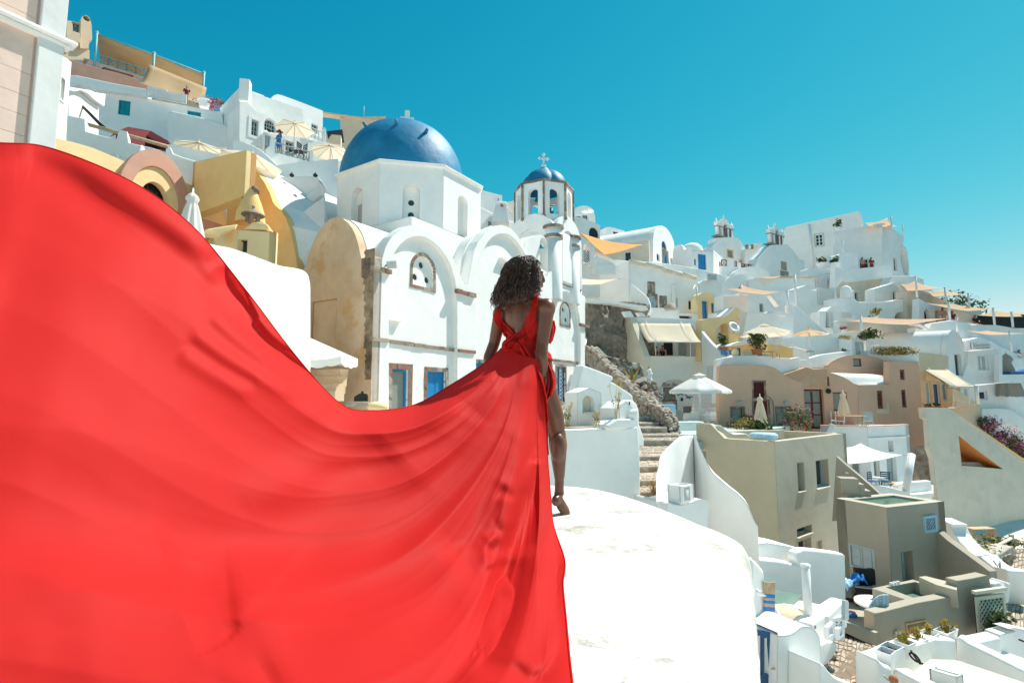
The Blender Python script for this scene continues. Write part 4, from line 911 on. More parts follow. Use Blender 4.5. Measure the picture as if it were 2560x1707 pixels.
M().ell(P(*O(800,1560),14.6),(.30,.2,.16)).build('plaster_lump',PYEL,None); tag(LAST[0],'rounded yellow plaster lump beside the stone slab','wall')
# --- white house with the railed balcony
w = W(575,29.5,660,29.8); wL = W(548,33,600,29.6)
o = T('white_house','tall white house with a square chimney, arched window and railed balcony','house',P(600,HZ,30) + V((0,0,8)))
slab(o,'side_wall',wL,B(560,640,560,338,745,140,742,700,680,700,640,500),1.5,WHITE)
wb_ = W(597,29.6,660,30.6); h = win(o,wb_,B.b(850,452,916,600),'sash',GWOOD,GLASS,nx=2,ny=3,dep=.14,fr=.08,sur=.17,surm=WHITE)
slab(o,'wall',wb_,B(735,1000,742,290,800,280,822,285,850,320,900,368,978,405,968,600,966,690,880,705,860,1000),2.0,WHITE,[h],bevel=0)
cb = P(*B(795,190),30.4); M().box(cb,(.58,.6,1.4),(.97,.25)).build('chimney',WHITE,o,bevel=.03)
wc = W(615,31.5,790,34.5); ha = win(o,wc,B.b(972,440,1082,560),'sash',GWOOD,GLASS,True,nx=4,ny=3,dep=.2,fr=.07,sur=.12,surm=WHITE)
slab(o,'upper_wall',wc,B(820,700,838,180,900,205,1335,350,1338,470,1400,520,1400,700),1.2,WHITE,[ha])
wd_ = W(680,34.5,812,37.5); slab(o,'rear_block',wd_,B(1000,700,1040,245,1062,220,1090,210,1130,216,1300,278,1520,364,1518,680),4,WHITE,[win(o,wd_,B.b(1412,490,1472,570),'sash',GWOOD,GLASS,dep=.15)],smooth=40)
we = W(655,30.2,860,33.5); he = [win(o,we,B.b(974,590,1030,790),'door',GWOOD,PBLUE,dep=.12),win(o,we,B.b(1168,650,1242,790),'gdoor',GWOOD,GLASS,nx=2,ny=3,dep=.14,sur=.08,surm=WHITE)]
slab(o,'lower_wall',we,B(960,1000,968,560,1060,590,1340,620,1400,640,1420,640,1540,655,1560,660,1690,695,1690,1000),1.0,WHITE,he)
wg = W(655,28.2,790,30.0); slab(o,'balcony_front',wg,B(985,1050,990,720,1005,700,1030,690,1040,610,1070,610,1075,755,1395,838,1400,735,1430,740,1432,850,1600,830,1640,1050),.3,WHITE,bevel=.05)
sA,zA = wg.sz(*B(1078,752)); sB,zB = wg.sz(*B(1395,835)); zz = wg.sz(*B(1078,655))[1]
for k in range(6): a = sA + (sB - sA) * k / 6; b_ = sA + (sB - sA) * (k + 1) / 6; zk = zA + (zB - zA) * k / 6; railing(o,wg,a,b_,zk,zz + (zB - zA) * k / 6 * .72,GWOOD,1,cross_=.5,r=.024,d=-.05)
wh = W(770,32,812,33); sA,zA = wh.sz(*B(1410,610)); sB,zB = wh.sz(*B(1515,640)); railing(o,wh,sA,sB,zA,wh.sz(*B(1410,515))[1],GWOOD,3,cross_=.5,r=.022)
M().box(P(*B(1528,600),32.6),(.22,.3,1.05),(.9,.3)).build('gate_pier',WHITE,o)
lm = P(*B(1022,548),30); M().ell(lm,(.12,.12,.1),8,6).build('wall_lamp',BLACK,o)
figure('person in a blue top and brown hat leaning on the balcony railing',P(*B(1105,760),28.9),-110,1.35,top=BLUEC,bottom=BLUEC,hat=TERRA)
for i,(x,y,nm) in enumerate(((1262,745,'dark wicker balcony chair nearest the railing corner'),(1318,765,'dark wicker balcony chair beside the end pier'))): chair('chair',nm,P(*B(x,815),29.6 + .3 * i) ,-100 + 60 * i,BLACK,'wicker chairs on the balcony',seat=.45,back=.5,w=.5)
parasol('cream hexagonal parasol over the railed balcony',P(*B(1258,474),29.5),1.16,.38,P(*B(1250,800),29.5).z,6,ang=.35,group=None)
parasol('cream parasol at the edge of the blue dome',P(*B(1592,682),30.5),1.2,.48,P(*B(1592,682),30.5).z - 2.4,8)
parasol('large cream parasol in front of the shaded terrace wall',P(*B(365,655),24.5),1.25,.5,P(*B(365,655),24.5).z - 2.5,8,ang=.5)
parasol('cream parasol tucked behind the ochre block roof',P(*B(865,752),23.5),1.5,.62,P(*B(865,752),23.5).z - 2.5,6,ang=.1,tilt=((0,1,0),.16))
o = T('solar_heater','small rooftop box with a tilted panel near the beige block','solar heater',P(*B(1625,680),36)); M().box(P(*B(1618,650),36),(1.1,.7,.7),(.95,.2)).build('tank_box',BEIGE,o); M().box(P(*B(1640,608),36),(1.3,.06,.9),(.6,.8),Matrix.Rotation(.6,3,'X')).build('panel',GLASS,o)
for k in range(3): M().tube([P(*B(1550 + 15 * k,575),35.6),P(*B(1550 + 15 * k,650),35.6)],.02,5).build('rail_bar',GWOOD,o)
bx = box2(851,44,850.5,1000,100,4); o = T('beige_block','plain beige block rising behind the blue dome','building',bx.c + V((0,0,15))); w = W(851,44,965,45); slab(o,'wall',w,[(851,500),(851,294),(965,291),(965,500)],6,BEIGE); M().tube([P(910,292,44.5),P(910,266,44.5)],.03,5).build('lightning_rod',GWOOD,o)
M().box(w.p(w.sz(862,290)[0],w.sz(862,292)[1] + .03,-.2),(7,.7,.14),w.t).build('coping',BEIGE,o)
# --- curved ramp and shaded walls between house and church
w = W(575,27,700,28); o = T('curved_wall','white wall with a sweeping curved top below the balcony','wall',w.at(640,HZ) + V((0,0,6)))
slab(o,'wall',w,B(640,1100,665,760,685,640,740,648,800,658,880,690,940,725,1000,775,1060,835,1115,890,1130,1100),.5,WHITE,bevel=.08)
w = W(670,26.5,845,27.6); o = T('terrace_wall','shaded bluish terrace wall just behind the octagonal drum','wall',w.at(760,HZ) + V((0,0,6)))
slab(o,'wall',w,B(1000,1100,1060,890,1110,870,1400,838,1660,812,1660,1300,1000,1300),1,WHITE)
w = W(655,24.3,800,25); o = T('terrace_wall','shaded terrace wall with a slanting end and small black lamps','wall',w.at(730,HZ) + V((0,0,5)))
slab(o,'wall',w,B(960,1250,985,985,1475,976,1462,1115,1330,1210,1232,1268,1150,1400,960,1400),.8,WHITE)
slab(o,'end_wall',w,B(1225,1420,1232,1270,1330,1200,1462,1112,1478,976,1490,1010,1530,1080,1530,1160,1340,1300,1300,1420),.6,WHITE,front=.3,bevel=.05)
for x in (1230,1450): c_ = P(*B(x,965),24.2); M().ell(c_,(.12,.1,.09),10,6).build('lamp',BLACK,o); M().tube([c_,c_ + V((0,0,.14))],.03,5).build('lamp_neck',BLACK,o)
M().tube([P(*B(1485,1020),23.9),P(*B(1530,1090),23.8),P(*B(1525,1160),23.8)],.06,6).build('pipe',WPAINT,o)
w = W(670,22,830,22.6); o = T('sloping_roof','bright white sloping plaster roof between the ochre gable and the drum','roof',w.at(760,HZ) + V((0,0,3))); o['kind'] = 'thing'
M().prism([P(*p,Y) for p,Y in zip(B(1045,1200,1090,1205,1232,1270,1340,1300,1540,1160,1540,1500,1420,1650,1300,1720,1262,1700,1246,1560,1212,1440,1140,1330,1092,1255),(22.4,22.6,23,23.2,23.4,21.8,21.4,21.3,21.3,21.4,21.6,21.9,22.2))],(.25,.5,-3)).build('roof_slab',WHITE,o)

# ================================================================ the middle of the village
YS[0] = 1.2
# --- white house with arched grille behind the belfry
w = W(1430,44,1505,45.5); o = T('white_house','white house with a dark arched window grille just beside the belfry','house',w.at(1470,HZ) + V((0,0,7)))
h = win(o,w,D.b(1092,855,1182,975),'fan',BLACK,GLASS,True,dep=.2,fr=.07)
slab(o,'wall',w,D(880,1150,900,745,960,752,1030,762,1195,832,1202,1150),4,WHITE,[h])
w2 = W(1425,48,1492,48.5); h = [win(o,w2,D.b(1030,735,1082,778),'sash',WPAINT,GLASS,nx=3,ny=1,dep=.12),win(o,w2,D.b(975,740,1018,775),'sash',WPAINT,GLASS,nx=2,ny=1,dep=.12)]
slab(o,'upper_wall',w2,smooth_line(D(900,900,920,720,960,678,1010,655,1050,649,1100,662,1135,700,1150,760,1152,900),4),4,WHITE,h,smooth=40)
parasol('tiny white parasol on the round-topped house beside the belfry',P(*D(1080,682),46),.62,.22,P(*D(1080,790),46).z,6,WCANV)
# --- grey-white walls between dome and belfry
YS[0] = 1.0
w = W(1170,36,1300,39); o = T('white_house','shaded white house wall between the dome and the belfry','house',w.at(1240,HZ) + V((0,0,8)))
slab(o,'wall',w,D3(1500,1400,1560,855,1850,930,1850,985,1990,1010,1990,1400),3,WHITE,bevel=0)
w = W(1172,32,1280,34.5); slab(o,'lower_wall',w,D3(1480,1500,1565,965,1620,1020,1790,1105,1850,1160,1960,1170,1960,1500),1.6,WHITE,[win(o,w,D3.b(1720,1168,1756,1215),'sash',GWOOD,GLASS,dep=.12)],bevel=.06)
cp = P(*D3(1835,1190),33); rws = []
for y,x,hw in ((1200,1835,82),(1100,1838,66),(1040,1840,54),(1030,1842,58),(1000,1845,40),(990,1850,18)):
    c_ = P(*D3(x,y),33); r_ = hw / 3.734 / F * 33; rws.append([c_ + V((r_ * a,r_ * b_,0)) for a,b_ in ((-1,-1),(1,-1),(1,1),(-1,1))])
o = T('chimney','stepped white chimney with a small opening between dome and belfry','chimney',cp); M().grid(rws,smooth=False,close=True).build('stack',WHITE,o,bevel=.04); M().ell(P(*D3(1848,1022),32.2),(.12,.1,.12),8,6).build('flue_hole',TERRA,o)
sail('grey shade cloth stretched behind the belfry',[P(*D3(1845,982),36),P(*D3(1990,955),38),P(*D3(1985,1100),36),P(*D3(1920,1090),35)],.15,GCANV)
post('dark blue post holding the grey shade cloth',D3.x(1816),240 + 965 / 3.734,240 + 1050 / 3.734,35.5,.05,DBLUE)
# --- small window block
YS[0] = 1.2
w = W(1510,47,1565,48); o = T('white_block','little white roof block with a brown framed window under the sky','building',w.at(1540,HZ) + V((0,0,6)))
slab(o,'wall',w,D(1256,1050,1258,850,1290,848,1425,885,1424,1050),2,WHITE,[win(o,w,D.b(1318,893,1364,960),'sash',MAROON,GLASS,nx=2,ny=1,dep=.2,fr=.1)],bevel=.0)
# --- vaulted white house
cw = P(D.x(1690),HZ,41.5); cw.z = 0; gw = W(*cw.xy,*(cw + FT * 8).xy,plan=True); sw = W(*(cw - FN * 12).xy,*cw.xy,plan=True)
o = T('vaulted_house','barrel vaulted white house with a blue fan window over a blue door','house',cw + V((0,0,6)))
gp = gw.poly(D(1690,1240,1690,960,1697,900,1715,858,1745,838,1775,836,1810,855,1840,890,1865,935,1882,980,1890,1030,1885,1240))
hg = [win(o,gw,D.b(1770,983,1816,1062),'fan',DBLUE,BLUE,True,dep=.15,fr=.05),win(o,gw,D.b(1776,1068,1830,1225),'door',BLUE,BLUE,dep=.2,fr=.05,sur=.1,surm=STONES[2]),win(o,gw,D.b(1724,1100,1751,1166),'sash',DBLUE,GLASS,nx=1,ny=2,dep=.2,fr=.05),win(o,gw,D.b(1854,1143,1870,1197),'sash',DBLUE,GLASS,nx=1,ny=2,dep=.2,fr=.04)]
slab(o,'gable_wall',gw,gp,.4,WHITE,hg,raw=True)
M().prism([gw.p(a,z - .04,-.41) for a,z in gp],-FN * 12).build('barrel_roof',WHITE,o,smooth=35)
hsd = win(o,sw,D.b(1434,1088,1483,1168),'sash',DBLUE,GLASS,nx=2,ny=2,dep=.15,sur=.22,stones=.4)
M().wslab(sw,[(0,3),(sw.L - .01,3),(sw.L - .01,sw.sz(*D(1690,965))[1]),(0,sw.sz(*D(1690,965))[1])],.05,-.3,[hsd]).build('side_wall',CREAMW,o)  # cream colour stands for bounced light on this shaded white side
sail('bright orange triangular shade sail over the terrace',[P(*D(985,897),34.5),P(*D(1592,1015),40),P(*D(1240,1108),33)],.35,ORANGE,ropes=((P(*D(1590,1015),40),P(*D(1648,1013),41)),))
# --- terrace walls beside the church
YS[0] = 1.1
w = W(1430,35,1560,36.5); o = T('terrace_wall','white terrace wall with curling parapet behind the church end','wall',w.at(1490,HZ) + V((0,0,5)))
slab(o,'wall',w,D(900,1500,900,1188,1022,1190,1195,1200,1200,1500),.8,WHITE,bevel=.05)
slab(o,'curled_parapet',w,smooth_line(D(1110,1300,1125,1135,1160,1138,1200,1150,1240,1165,1280,1190,1312,1222),4) + D(1312,1300),.5,WHITE,front=.5,bevel=.06)
lattice(o,w,*[w.rect(D.b(1018,1072,1080,1190))[i] for i in range(4)],.3,WPAINT,.2,.03,back=DARK)
slab(o,'parapet',w,D(1080,1230,1082,1060,1110,1048,1120,1060,1122,1230),.6,WHITE,front=.4)
w = W(1480,38,1640,40); slab(o,'upper_parapet',w,D(1050,1330,1065,1000,1130,1055,1180,1085,1290,1135,1330,1155,1480,1165,1640,1175,1900,1200,2091,1235,2091,1420),.5,WHITE,bevel=.06)
sail('small cream shade sail low against the church end',[P(*D(960,1325),32),P(*D(1360,1335),35),P(*D(1200,1385),32),P(*D(960,1385),30)],.12,CREAM,ropes=((P(*D(1360,1335),35),P(*D(1455,1337),35.5)),))
# --- big terrace house with brown-framed windows
YS[0] = 1.2
bx = box2(H.x(497),33.5,H.x(40),H.x(1142),150,12); o = T('white_house','long white house with weathered coping and five small windows, two stone framed','house',bx.c + V((0,0,3)))
hw = [win(o,bx.wr,H.b(685,560,718,640),'sash',STONES[2],PGLASS,nx=1,ny=1,dep=.15,fr=.05,sur=.18,stones=.4),win(o,bx.wr,H.b(682,675,740,800),'door',PBLUE,PBLUE,dep=.15,fr=.05,sur=.2,stones=.4),win(o,bx.wr,H.b(795,688,832,775),'sash',STONES[2],PGLASS,nx=1,ny=1,dep=.15,fr=.04,sur=.16,stones=.4),win(o,bx.wr,H.b(905,692,950,780),'sash',WPAINT,PGLASS,nx=1,ny=1,dep=.3,fr=.04),win(o,bx.wr,H.b(1050,712,1090,798),'sash',WPAINT,GLASS,nx=1,ny=1,dep=.22,fr=.04)]
slab(o,'front_wall',bx.wr,H(497,960,497,352,560,372,640,382,780,408,830,440,1000,480,1110,510,1142,560,1142,960),4,WHITE,hw)
slab(o,'side_wall',bx.wl,H(40,960,60,560,225,450,300,420,490,352,494,352,494,960),.6,WHITE)
for a,b_ in zip([(492,352),(640,378),(790,405),(830,438),(980,470)],[(640,378),(790,405),(830,438),(980,470),(1112,505)]):
    p0,p1 = bx.wr.sz(*H(*a)),bx.wr.sz(*H(*b_)); M().tube([bx.wr.p(*p0,.12),bx.wr.p(*p1,.12)],.17,8).build('coping',CREAMW,o)
slab(o,'buttress',bx.wr,H(880,800,890,580,898,570,902,800),.4,WHITE,front=.5)
wq = W(H.x(500),31.8,H.x(690),31.2); slab(o,'stair_parapet',wq,H(505,760,508,560,520,560,560,590,640,660,672,688,680,720,690,740,690,830,505,830),.3,WHITE,bevel=.06)
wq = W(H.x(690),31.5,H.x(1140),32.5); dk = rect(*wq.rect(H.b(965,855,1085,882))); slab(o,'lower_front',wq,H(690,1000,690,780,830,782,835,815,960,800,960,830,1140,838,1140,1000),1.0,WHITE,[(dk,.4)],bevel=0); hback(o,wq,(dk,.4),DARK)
M().lathe(P(*H(885,792),31),[(.5,0),(.36,.2),(.2,.36),(.0,.45)],7).build('rubble_heap',STONES[2],None); tag(LAST[0],'pile of brown stone on the ledge below the stone framed windows','stone')
M().tube([P(*H(1128,590),32.8),P(*H(1135,890),32.8)],.05,6).build('drainpipe',GWOOD,o); M().tube([P(*H(1068,660),32.5),P(*H(1112,570),32.9)],.03,5).build('lamp_arm',WPAINT,o)
# --- long lit wall behind, garden hose
w = W(H.x(640),41,H.x(1440),44); o = T('retaining_wall','long sunlit retaining wall stepping down below the blue-doored cabin','wall',w.at(H.x(1000),HZ) + V((0,0,6)))
slab(o,'wall',w,H(640,700,700,350,915,378,1080,405,1200,430,1290,455,1432,490,1440,760),1.5,WHITE,bevel=.08)
o = T('garden_hose','dark looped hose lying over the sunlit retaining wall','hose',P(*H(910,445),40)); M().tube([P(*H(x,y),40.5) for x,y in smooth_line([(912,445),(915,410),(935,388),(960,390),(1000,430),(1042,472)],5)],.04,6).build('loop',BLACK,o)
# --- little cabin with blue door
w = W(H.x(1078),45,H.x(1284),46); o = T('cabin','white flat-roofed cabin with a bright blue plank door','house',w.at(H.x(1180),HZ) + V((0,0,7)))
h = [win(o,w,H.b(1140,282,1216,426),'door',BLUE,BLUE,dep=.15,fr=.05),win(o,w,H.b(1104,326,1119,384),'sash',DBLUE,BLUE,nx=1,ny=1,dep=.1,fr=.04)]
slab(o,'front_wall',w,H(1076,560,1078,240,1130,250,1140,258,1280,243,1284,560),.3,WHITE,h)
c2 = w.p(w.sz(*H(1284,400))[0],0); w2 = W(*c2.xy,*(c2 + FT * 4.6).xy,plan=True); slab(o,'end_wall',w2,H(1283,560,1283,243,1330,285,1366,318,1372,560),.3,WHITE,[win(o,w2,H.b(1337,350,1353,408),'sash',DBLUE,GLASS,nx=1,ny=1,dep=.15,fr=.04)])
M().prism([w.p(*w.sz(*H(1080,243))),w.p(*w.sz(*H(1280,246))),c2 + FT * 4.6 + V((0,0,w.sz(*H(1280,246))[1])),w.p(*w.sz(*H(1080,243))) + FT * 4.6],(0,0,-.15)).build('roof',WHITE,o)
w3 = W(H.x(900),46.5,H.x(1084),45.4); slab(o,'side_wall',w3,H(890,560,905,250,930,200,980,190,1000,215,1000,240,1080,243,1082,560),.8,WHITE,bevel=0)
M().lathe(P(*H(1080,250),49.5),[(1.3,-.6),(1.28,0),(1.1,.42),(.75,.72),(.35,.86),(0,.9)],28).build('small_dome',WHITE,o)
# --- two bell gables
def bellgable(label,fpts,Y0,Y1,bell_box,wins,bellmat=DBLUE):
    w = W(E.x(bell_box[0]),Y0,E.x(bell_box[2]),Y1); x0,y0,x1,y1 = bell_box; o = T('bell_gable',label,'bell gable',w.at(E.x((x0 + x1) / 2),HZ) + V((0,0,8)))
    hs_ = wins(o,w); slab(o,'facade',w,fpts,1.2,WHITE,hs_)
    s0,s1,z0,z1 = w.rect(E.b(x0,y0,x1,y1)); W_ = s1 - s0; Hh = z1 - z0
    M().box(w.p((s0 + s1) / 2,z0 - .03,-.45),(W_ + .35,.8,.16),w.t).build('plinth',STONES[0],o)
    for u in (.12,.34,.66,.88): M().box(w.p(s0 + W_ * u,z0 + Hh * .26,-.4),(W_ * .10,.35,Hh * .56),w.t).build('pier',WHITE,o); M().box(w.p(s0 + W_ * (u + (.06 if u < .5 else -.06)),z0 + Hh * .26,-.4),(W_ * .035,.38,Hh * .55),w.t).build('stone_edge',STONES[1],o)
    for a,b_ in ((.04,.40),(.60,.96)):
        M().box(w.p(s0 + W_ * (a + b_) / 2,z0 + Hh * .66,-.4),(W_ * (b_ - a),.5,Hh * .26),w.t).build('pier_head',WHITE,o,bevel=.04); M().box(w.p(s0 + W_ * (a + b_) / 2,z0 + Hh * .535,-.4),(W_ * (b_ - a) + .1,.55,.07),w.t).build('string_course',STONES[0],o)
    c_ = (s0 + s1) / 2; r1,r0 = W_ * .24,W_ * .12; ar = lambda r: [(c_ + r * cos(pi * i / 12),z0 + Hh * .68 + r * sin(pi * i / 12)) for i in range(13)]
    M().ring(w,ar(r1) ,ar(r0),-.2,-.6).build('bell_arch',WHITE,o)
    for a in (.06,.94): M().lathe(w.p(s0 + W_ * a,z0 + Hh * .79,-.4),[(W_ * .07,0),(W_ * .04,.12),(.02,Hh * .2),(0,Hh * .21)],6).build('pinnacle',WHITE,o)
    cross(o,w.p(c_,z0 + Hh * .68 + r1,-.4),Hh * .2,WHITE,th=.03)
    M().lathe(w.p(c_,z0 + Hh * .46,-.4),[(W_ * .075,0),(W_ * .06,.06),(W_ * .045,Hh * .14),(.03,Hh * .2),(0,Hh * .21)],14).build('bell',bellmat,o)
    return o
bellgable('bell gable church front with two ochre framed windows and a dark blue bell',E(250,900,292,460,302,438,320,410,335,395,345,352,540,347,548,372,580,398,590,432,620,468,645,500,655,560,660,900),50,51.5,(355,178,518,345),
    lambda o,w: [win(o,w,E.b(443,470,492,535),'sash',YEL,PGLASS,nx=1,ny=1,dep=.1,fr=.04,sur=.12,surm=YEL),win(o,w,E.b(558,570,604,680),'sash',YEL,PGLASS,nx=1,ny=1,dep=.1,fr=.04,sur=.12,surm=YEL)])
bellgable('bell gable church front with a grey shuttered window and a green bell',E(660,900,700,620,735,540,790,485,820,445,845,425,855,420,1010,417,1020,440,1050,462,1075,500,1110,552,1160,565,1168,900),48,49.2,(848,240,992,415),
    lambda o,w: [win(o,w,E.b(942,575,998,655),'shutter',STONES[2],STONES[2],dep=.1,fr=.05),win(o,w,E.b(936,662,1016,715),'sash',STONES[2],PGLASS,nx=2,ny=1,dep=.1,fr=.06)],TEAL)
w = W(E.x(660),51.5,E.x(840),50); slab(C.objects['bell_gable.001'],'vault',w,smooth_line(E(660,700,690,600,740,520,800,478,850,460),4) + E(850,700),3,WHITE,smooth=40)
o = T('roof_chimneys','row of low white roof blocks with red capped chimneys between the bell gables','roof',P(*E(700,490),52)); o['kind'] = 'thing'
w = W(E.x(600),52,E.x(780),52.5); slab(o,'roof_wall',w,E(600,600,610,455,700,440,722,440,722,400,762,395,775,500,770,600),1.5,WHITE)
for x in (625,675): M().lathe(P(*E(x,455),51.8),[(.16,0),(.16,.35),(.22,.36),(.22,.46),(0,.5)],10).build('chimney',TERRA,o)
w = W(E.x(395),47,E.x(700),47.5); o = T('terrace_railing','terrace with white piers and dark red crossed railings below the bell gables','railing',w.at(E.x(540),HZ) + V((0,0,5)))
slab(o,'pier',w,E(440,800,443,548,505,546,508,800),.8,WHITE,bevel=.04); slab(o,'pier',w,E(535,800,538,585,570,582,572,800),.6,WHITE,bevel=.04); slab(o,'terrace_front',w,E(390,900,395,612,700,640,705,900),.6,WHITE,front=-.02)
for b_ in ((397,556,442,612),(509,570,536,620),(573,597,690,636)): s0,s1,z0,z1 = w.rect(E.b(*b_)); railing(o,w,s0,s1,z0,z1,MAROON,1 if b_[0] < 570 else 3,r=.035,d=-.2)
# --- low domes and vaults
w = W(E.x(360),43.5,E.x(800),44.5); o = T('vaulted_house','low broad white vault house behind the sand coloured square sail','house',w.at(E.x(580),HZ) + V((0,0,4)))
slab(o,'gable',w,smooth_line(E(375,830,390,790,420,750,470,718,530,700,590,694,650,702,700,725,745,765,780,815,800,860),4) + E(800,1010,375,1010),5,WHITE,smooth=40)
w = W(E.x(500),46,E.x(840),46.5); slab(o,'rear_vault',w,smooth_line(E(490,720,520,670,560,640,620,625,690,622,760,638,810,660,838,690),4) + E(838,760,490,760),4,WHITE,smooth=40)
w = W(E.x(150),41.5,E.x(400),42.5); slab(o,'side_wall',w,E(150,1100,180,780,215,750,320,735,400,760,400,1100),1,WHITE,bevel=.08)
slats(o,w,E.b(222,700,310,758),5,WPAINT,d=.5,name='vent_slat',back=DARK)
for k in range(6): M().tube([w.p(*w.sz(*E(335 + 9 * k,1010)),.6),w.p(*w.sz(*E(338 + 9 * k,905)),.6)],.035,5).build('fence_stake',WPAINT,o)
# --- yellow arched house with blue doors
YS[0] = 1.15
w = W(E.x(160),34,E.x(345),34.8); o = T('yellow_house','small yellow round-topped house with a blue door and blue window','house',w.at(E.x(250),HZ) + V((0,0,2)))
h = [win(o,w,E.b(205,945,258,1120),'door',BLUE,BLUE,dep=.15,fr=.04,sur=.07,surm=PYEL),win(o,w,E.b(291,965,320,1075),'shutter',BLUE,BLUE,dep=.12,fr=.03,sur=.07,surm=PYEL)]
slab(o,'front_wall',w,E(165,1200,165,940,168,905,185,880,210,865,240,860,275,865,305,885,328,915,340,955,343,1200),.7,PYEL,h,smooth=40)
w = W(E.x(190),31.5,E.x(560),33); o = T('yellow_house','ochre house with a deep rounded archway and a slanted parapet','house',w.at(E.x(350),HZ))
ho = (w.poly(E(340,1420,340,1240,355,1195,380,1165,410,1152,440,1150,450,1160,452,1420)),1.2)
slab(o,'front_wall',w,E(195,1500,200,1120,260,1105,380,1095,440,1070,490,1010,510,1003,552,1015,560,1060,540,1085,565,1110,555,1120,470,1130,455,1150,460,1240,550,1245,545,1500),.5,PYEL,[ho],bevel=0); hback(o,w,ho,YEL)
slab(o,'white_coping',w,E(375,1092,380,1085,470,1015,490,1005,510,1006,440,1072,390,1097),.6,WHITE,front=.1)
w6 = w.off(-1.15); win(o,w6,E.b(342,1258,360,1350),'door',BLUE,BLUE,dep=.1,fr=.03,d=.1)
dish('large grey satellite dish fixed to the ochre archway house',E.x(503),500 + 1188 / 3.734,.42,31,-70)
dish('white satellite dish at the foot of the ochre terrace',E.x(462),500 + 1460 / 3.734,.42,29.5,-35)
# --- white terraced blocks in the centre
YS[0] = 1.0
w = W(E.x(340),38,E.x(640),39); o = T('white_house','white roof terrace house with one small grey window under the square sail','house',w.at(E.x(700),HZ) + V((0,0,2)))
slab(o,'side_wall',w,E(335,1400,345,1050,400,1030,405,890,600,885,632,880,640,1400),1,WHITE,bevel=.04)
w2 = W(E.x(636),37.5,E.x(1060),39.5); slab(o,'front_wall',w2,E(560,1500,600,1200,630,1048,760,1052,1020,1062,1018,975,1055,975,1062,1300,945,1300),.4,WHITE,bevel=.03)
w3 = W(E.x(600),41.5,E.x(1100),42.5); slab(o,'back_wall',w3,E(580,1200,590,850,800,840,1080,850,1080,1200),1,WHITE,[win(o,w3,E.b(742,965,782,1045),'sash',GWOOD,PGLASS,nx=1,ny=1,dep=.15)])
slab(o,'bench',W(E.x(780),38.6,E.x(1000),39),E(790,1060,830,1040,960,1035,1000,1058,1000,1080,790,1080),.8,WHITE,bevel=.04)
sail('sand coloured square shade sail over the white roof terrace',[P(*E(415,830),37.5),P(*E(565,795),39),P(*E(925,860),39),P(*E(800,885),37)],.16,SAND)
for x,y0,y1,Y,nm in ((568,790,890,38.6,'white post at the near corner of the square sail'),(1070,695,990,40,'tall white post standing by the slatted shutters'),(1002,855,1060,38.6,'white post at the outer end of the square sail')): post(nm,E.x(x),500 + y0 / 3.734,500 + y1 / 3.734,Y,.09,group=None)
slab(T('concrete_beam','slanting white concrete beam under the square sail','beam',P(*E(890,990),38.5)),'beam',W(E.x(845),38.5,E.x(945),38.6),E(845,888,875,895,943,985,922,990),.5,WHITE)
# staircase wall
YS[0] = 1.15
w = W(E.x(1040),36,E.x(1420),37.5); o = T('stair_wall','long slanting white stair wall sliding down beside the white terrace house','wall',w.at(E.x(1250),HZ))
slab(o,'wall',w,E(1055,1500,1058,985,1075,980,1110,1010,1230,1110,1300,1165,1395,1245,1400,1262,1380,1500),.5,WHITE,bevel=.05)
w = W(E.x(945),33,E.x(1620),35); o = T('terrace_wall','shaded grey-white terrace wall behind the small sand parasol','wall',w.at(E.x(1250),HZ))
ho = (w.poly(E(1058,1278,1060,1160,1085,1150,1120,1175,1150,1220,1155,1278)),.6)
slab(o,'wall',w,E(940,1600,945,1285,1060,1280,1380,1255,1400,1240,1430,1240,1610,1285,1620,1600),.8,WHITE,bevel=.03)
slab(o,'parapet',W(E.x(1050),31.5,E.x(1220),32),E(1048,1560,1052,1365,1085,1370,1180,1398,1205,1420,1210,1475,1330,1440,1600,1405,1600,1560),.5,WHITE,bevel=.06)
slab(o,'doorway_block',W(E.x(1600),33,E.x(1745),33.6),E(1605,1560,1608,1292,1735,1295,1745,1560),1,WHITE,[win(o,W(E.x(1600),33,E.x(1745),33.6),E.b(1638,1320,1718,1450),'shutter',PBLUE,GWOOD,dep=.1,fr=.06)])
parasol('big square sand parasol on the ochre terrace',P(*E(778,1168),28.5),1.66,.52,P(*E(790,1450),28.5).z,4,ang=.5,vent=True,mt=CREAM)
parasol('smaller sand parasol in front of the shaded grey-white wall',P(*E(1200,1205),31),.95,.3,P(*E(1215,1420),31).z,8,vent=True,mt=SAND)
# --- ochre terrace below
w = W(E.x(470),30.5,E.x(1055),31.5); o = T('ochre_terrace','ochre terrace with a small white vaulted annexe and a blue door','terrace',w.at(E.x(760),HZ))
h = win(o,w,E.b(486,1378,568,1470),'door',BLUE,BLUE,dep=.1,fr=.04)
slab(o,'back_wall',w,E(450,1600,455,1240,545,1245,548,1340,640,1345,790,1350,850,1342,960,1360,1052,1388,1055,1600),.6,YEL,[h],bevel=0)
va = W(E.x(480),29.8,E.x(790),31); slab(o,'annexe_vault',va,smooth_line(E(470,1362,500,1340,560,1322,640,1312,720,1304,775,1300,800,1310),3) + E(805,1340,640,1345,520,1362),1.5,WHITE,bevel=.05)
slab(o,'annexe_end',W(E.x(770),30,E.x(830),30.5),E(770,1460,772,1300,800,1305,820,1330,826,1365,815,1400,812,1460),.3,YEL)
slab(o,'front_parapet',W(E.x(340),27.5,E.x(1245),29),E(340,1900,360,1560,420,1470,560,1452,680,1450,860,1462,1040,1480,1180,1490,1240,1540,1260,1900),.5,WHITE,bevel=.06)
pot('terracotta tub with a bushy green plant under the big square parasol',P(*E(722,1452),28.6),.3,.35,TERRA,n=420,rad=(.62,.5,.6),ls=.1,seed=3)
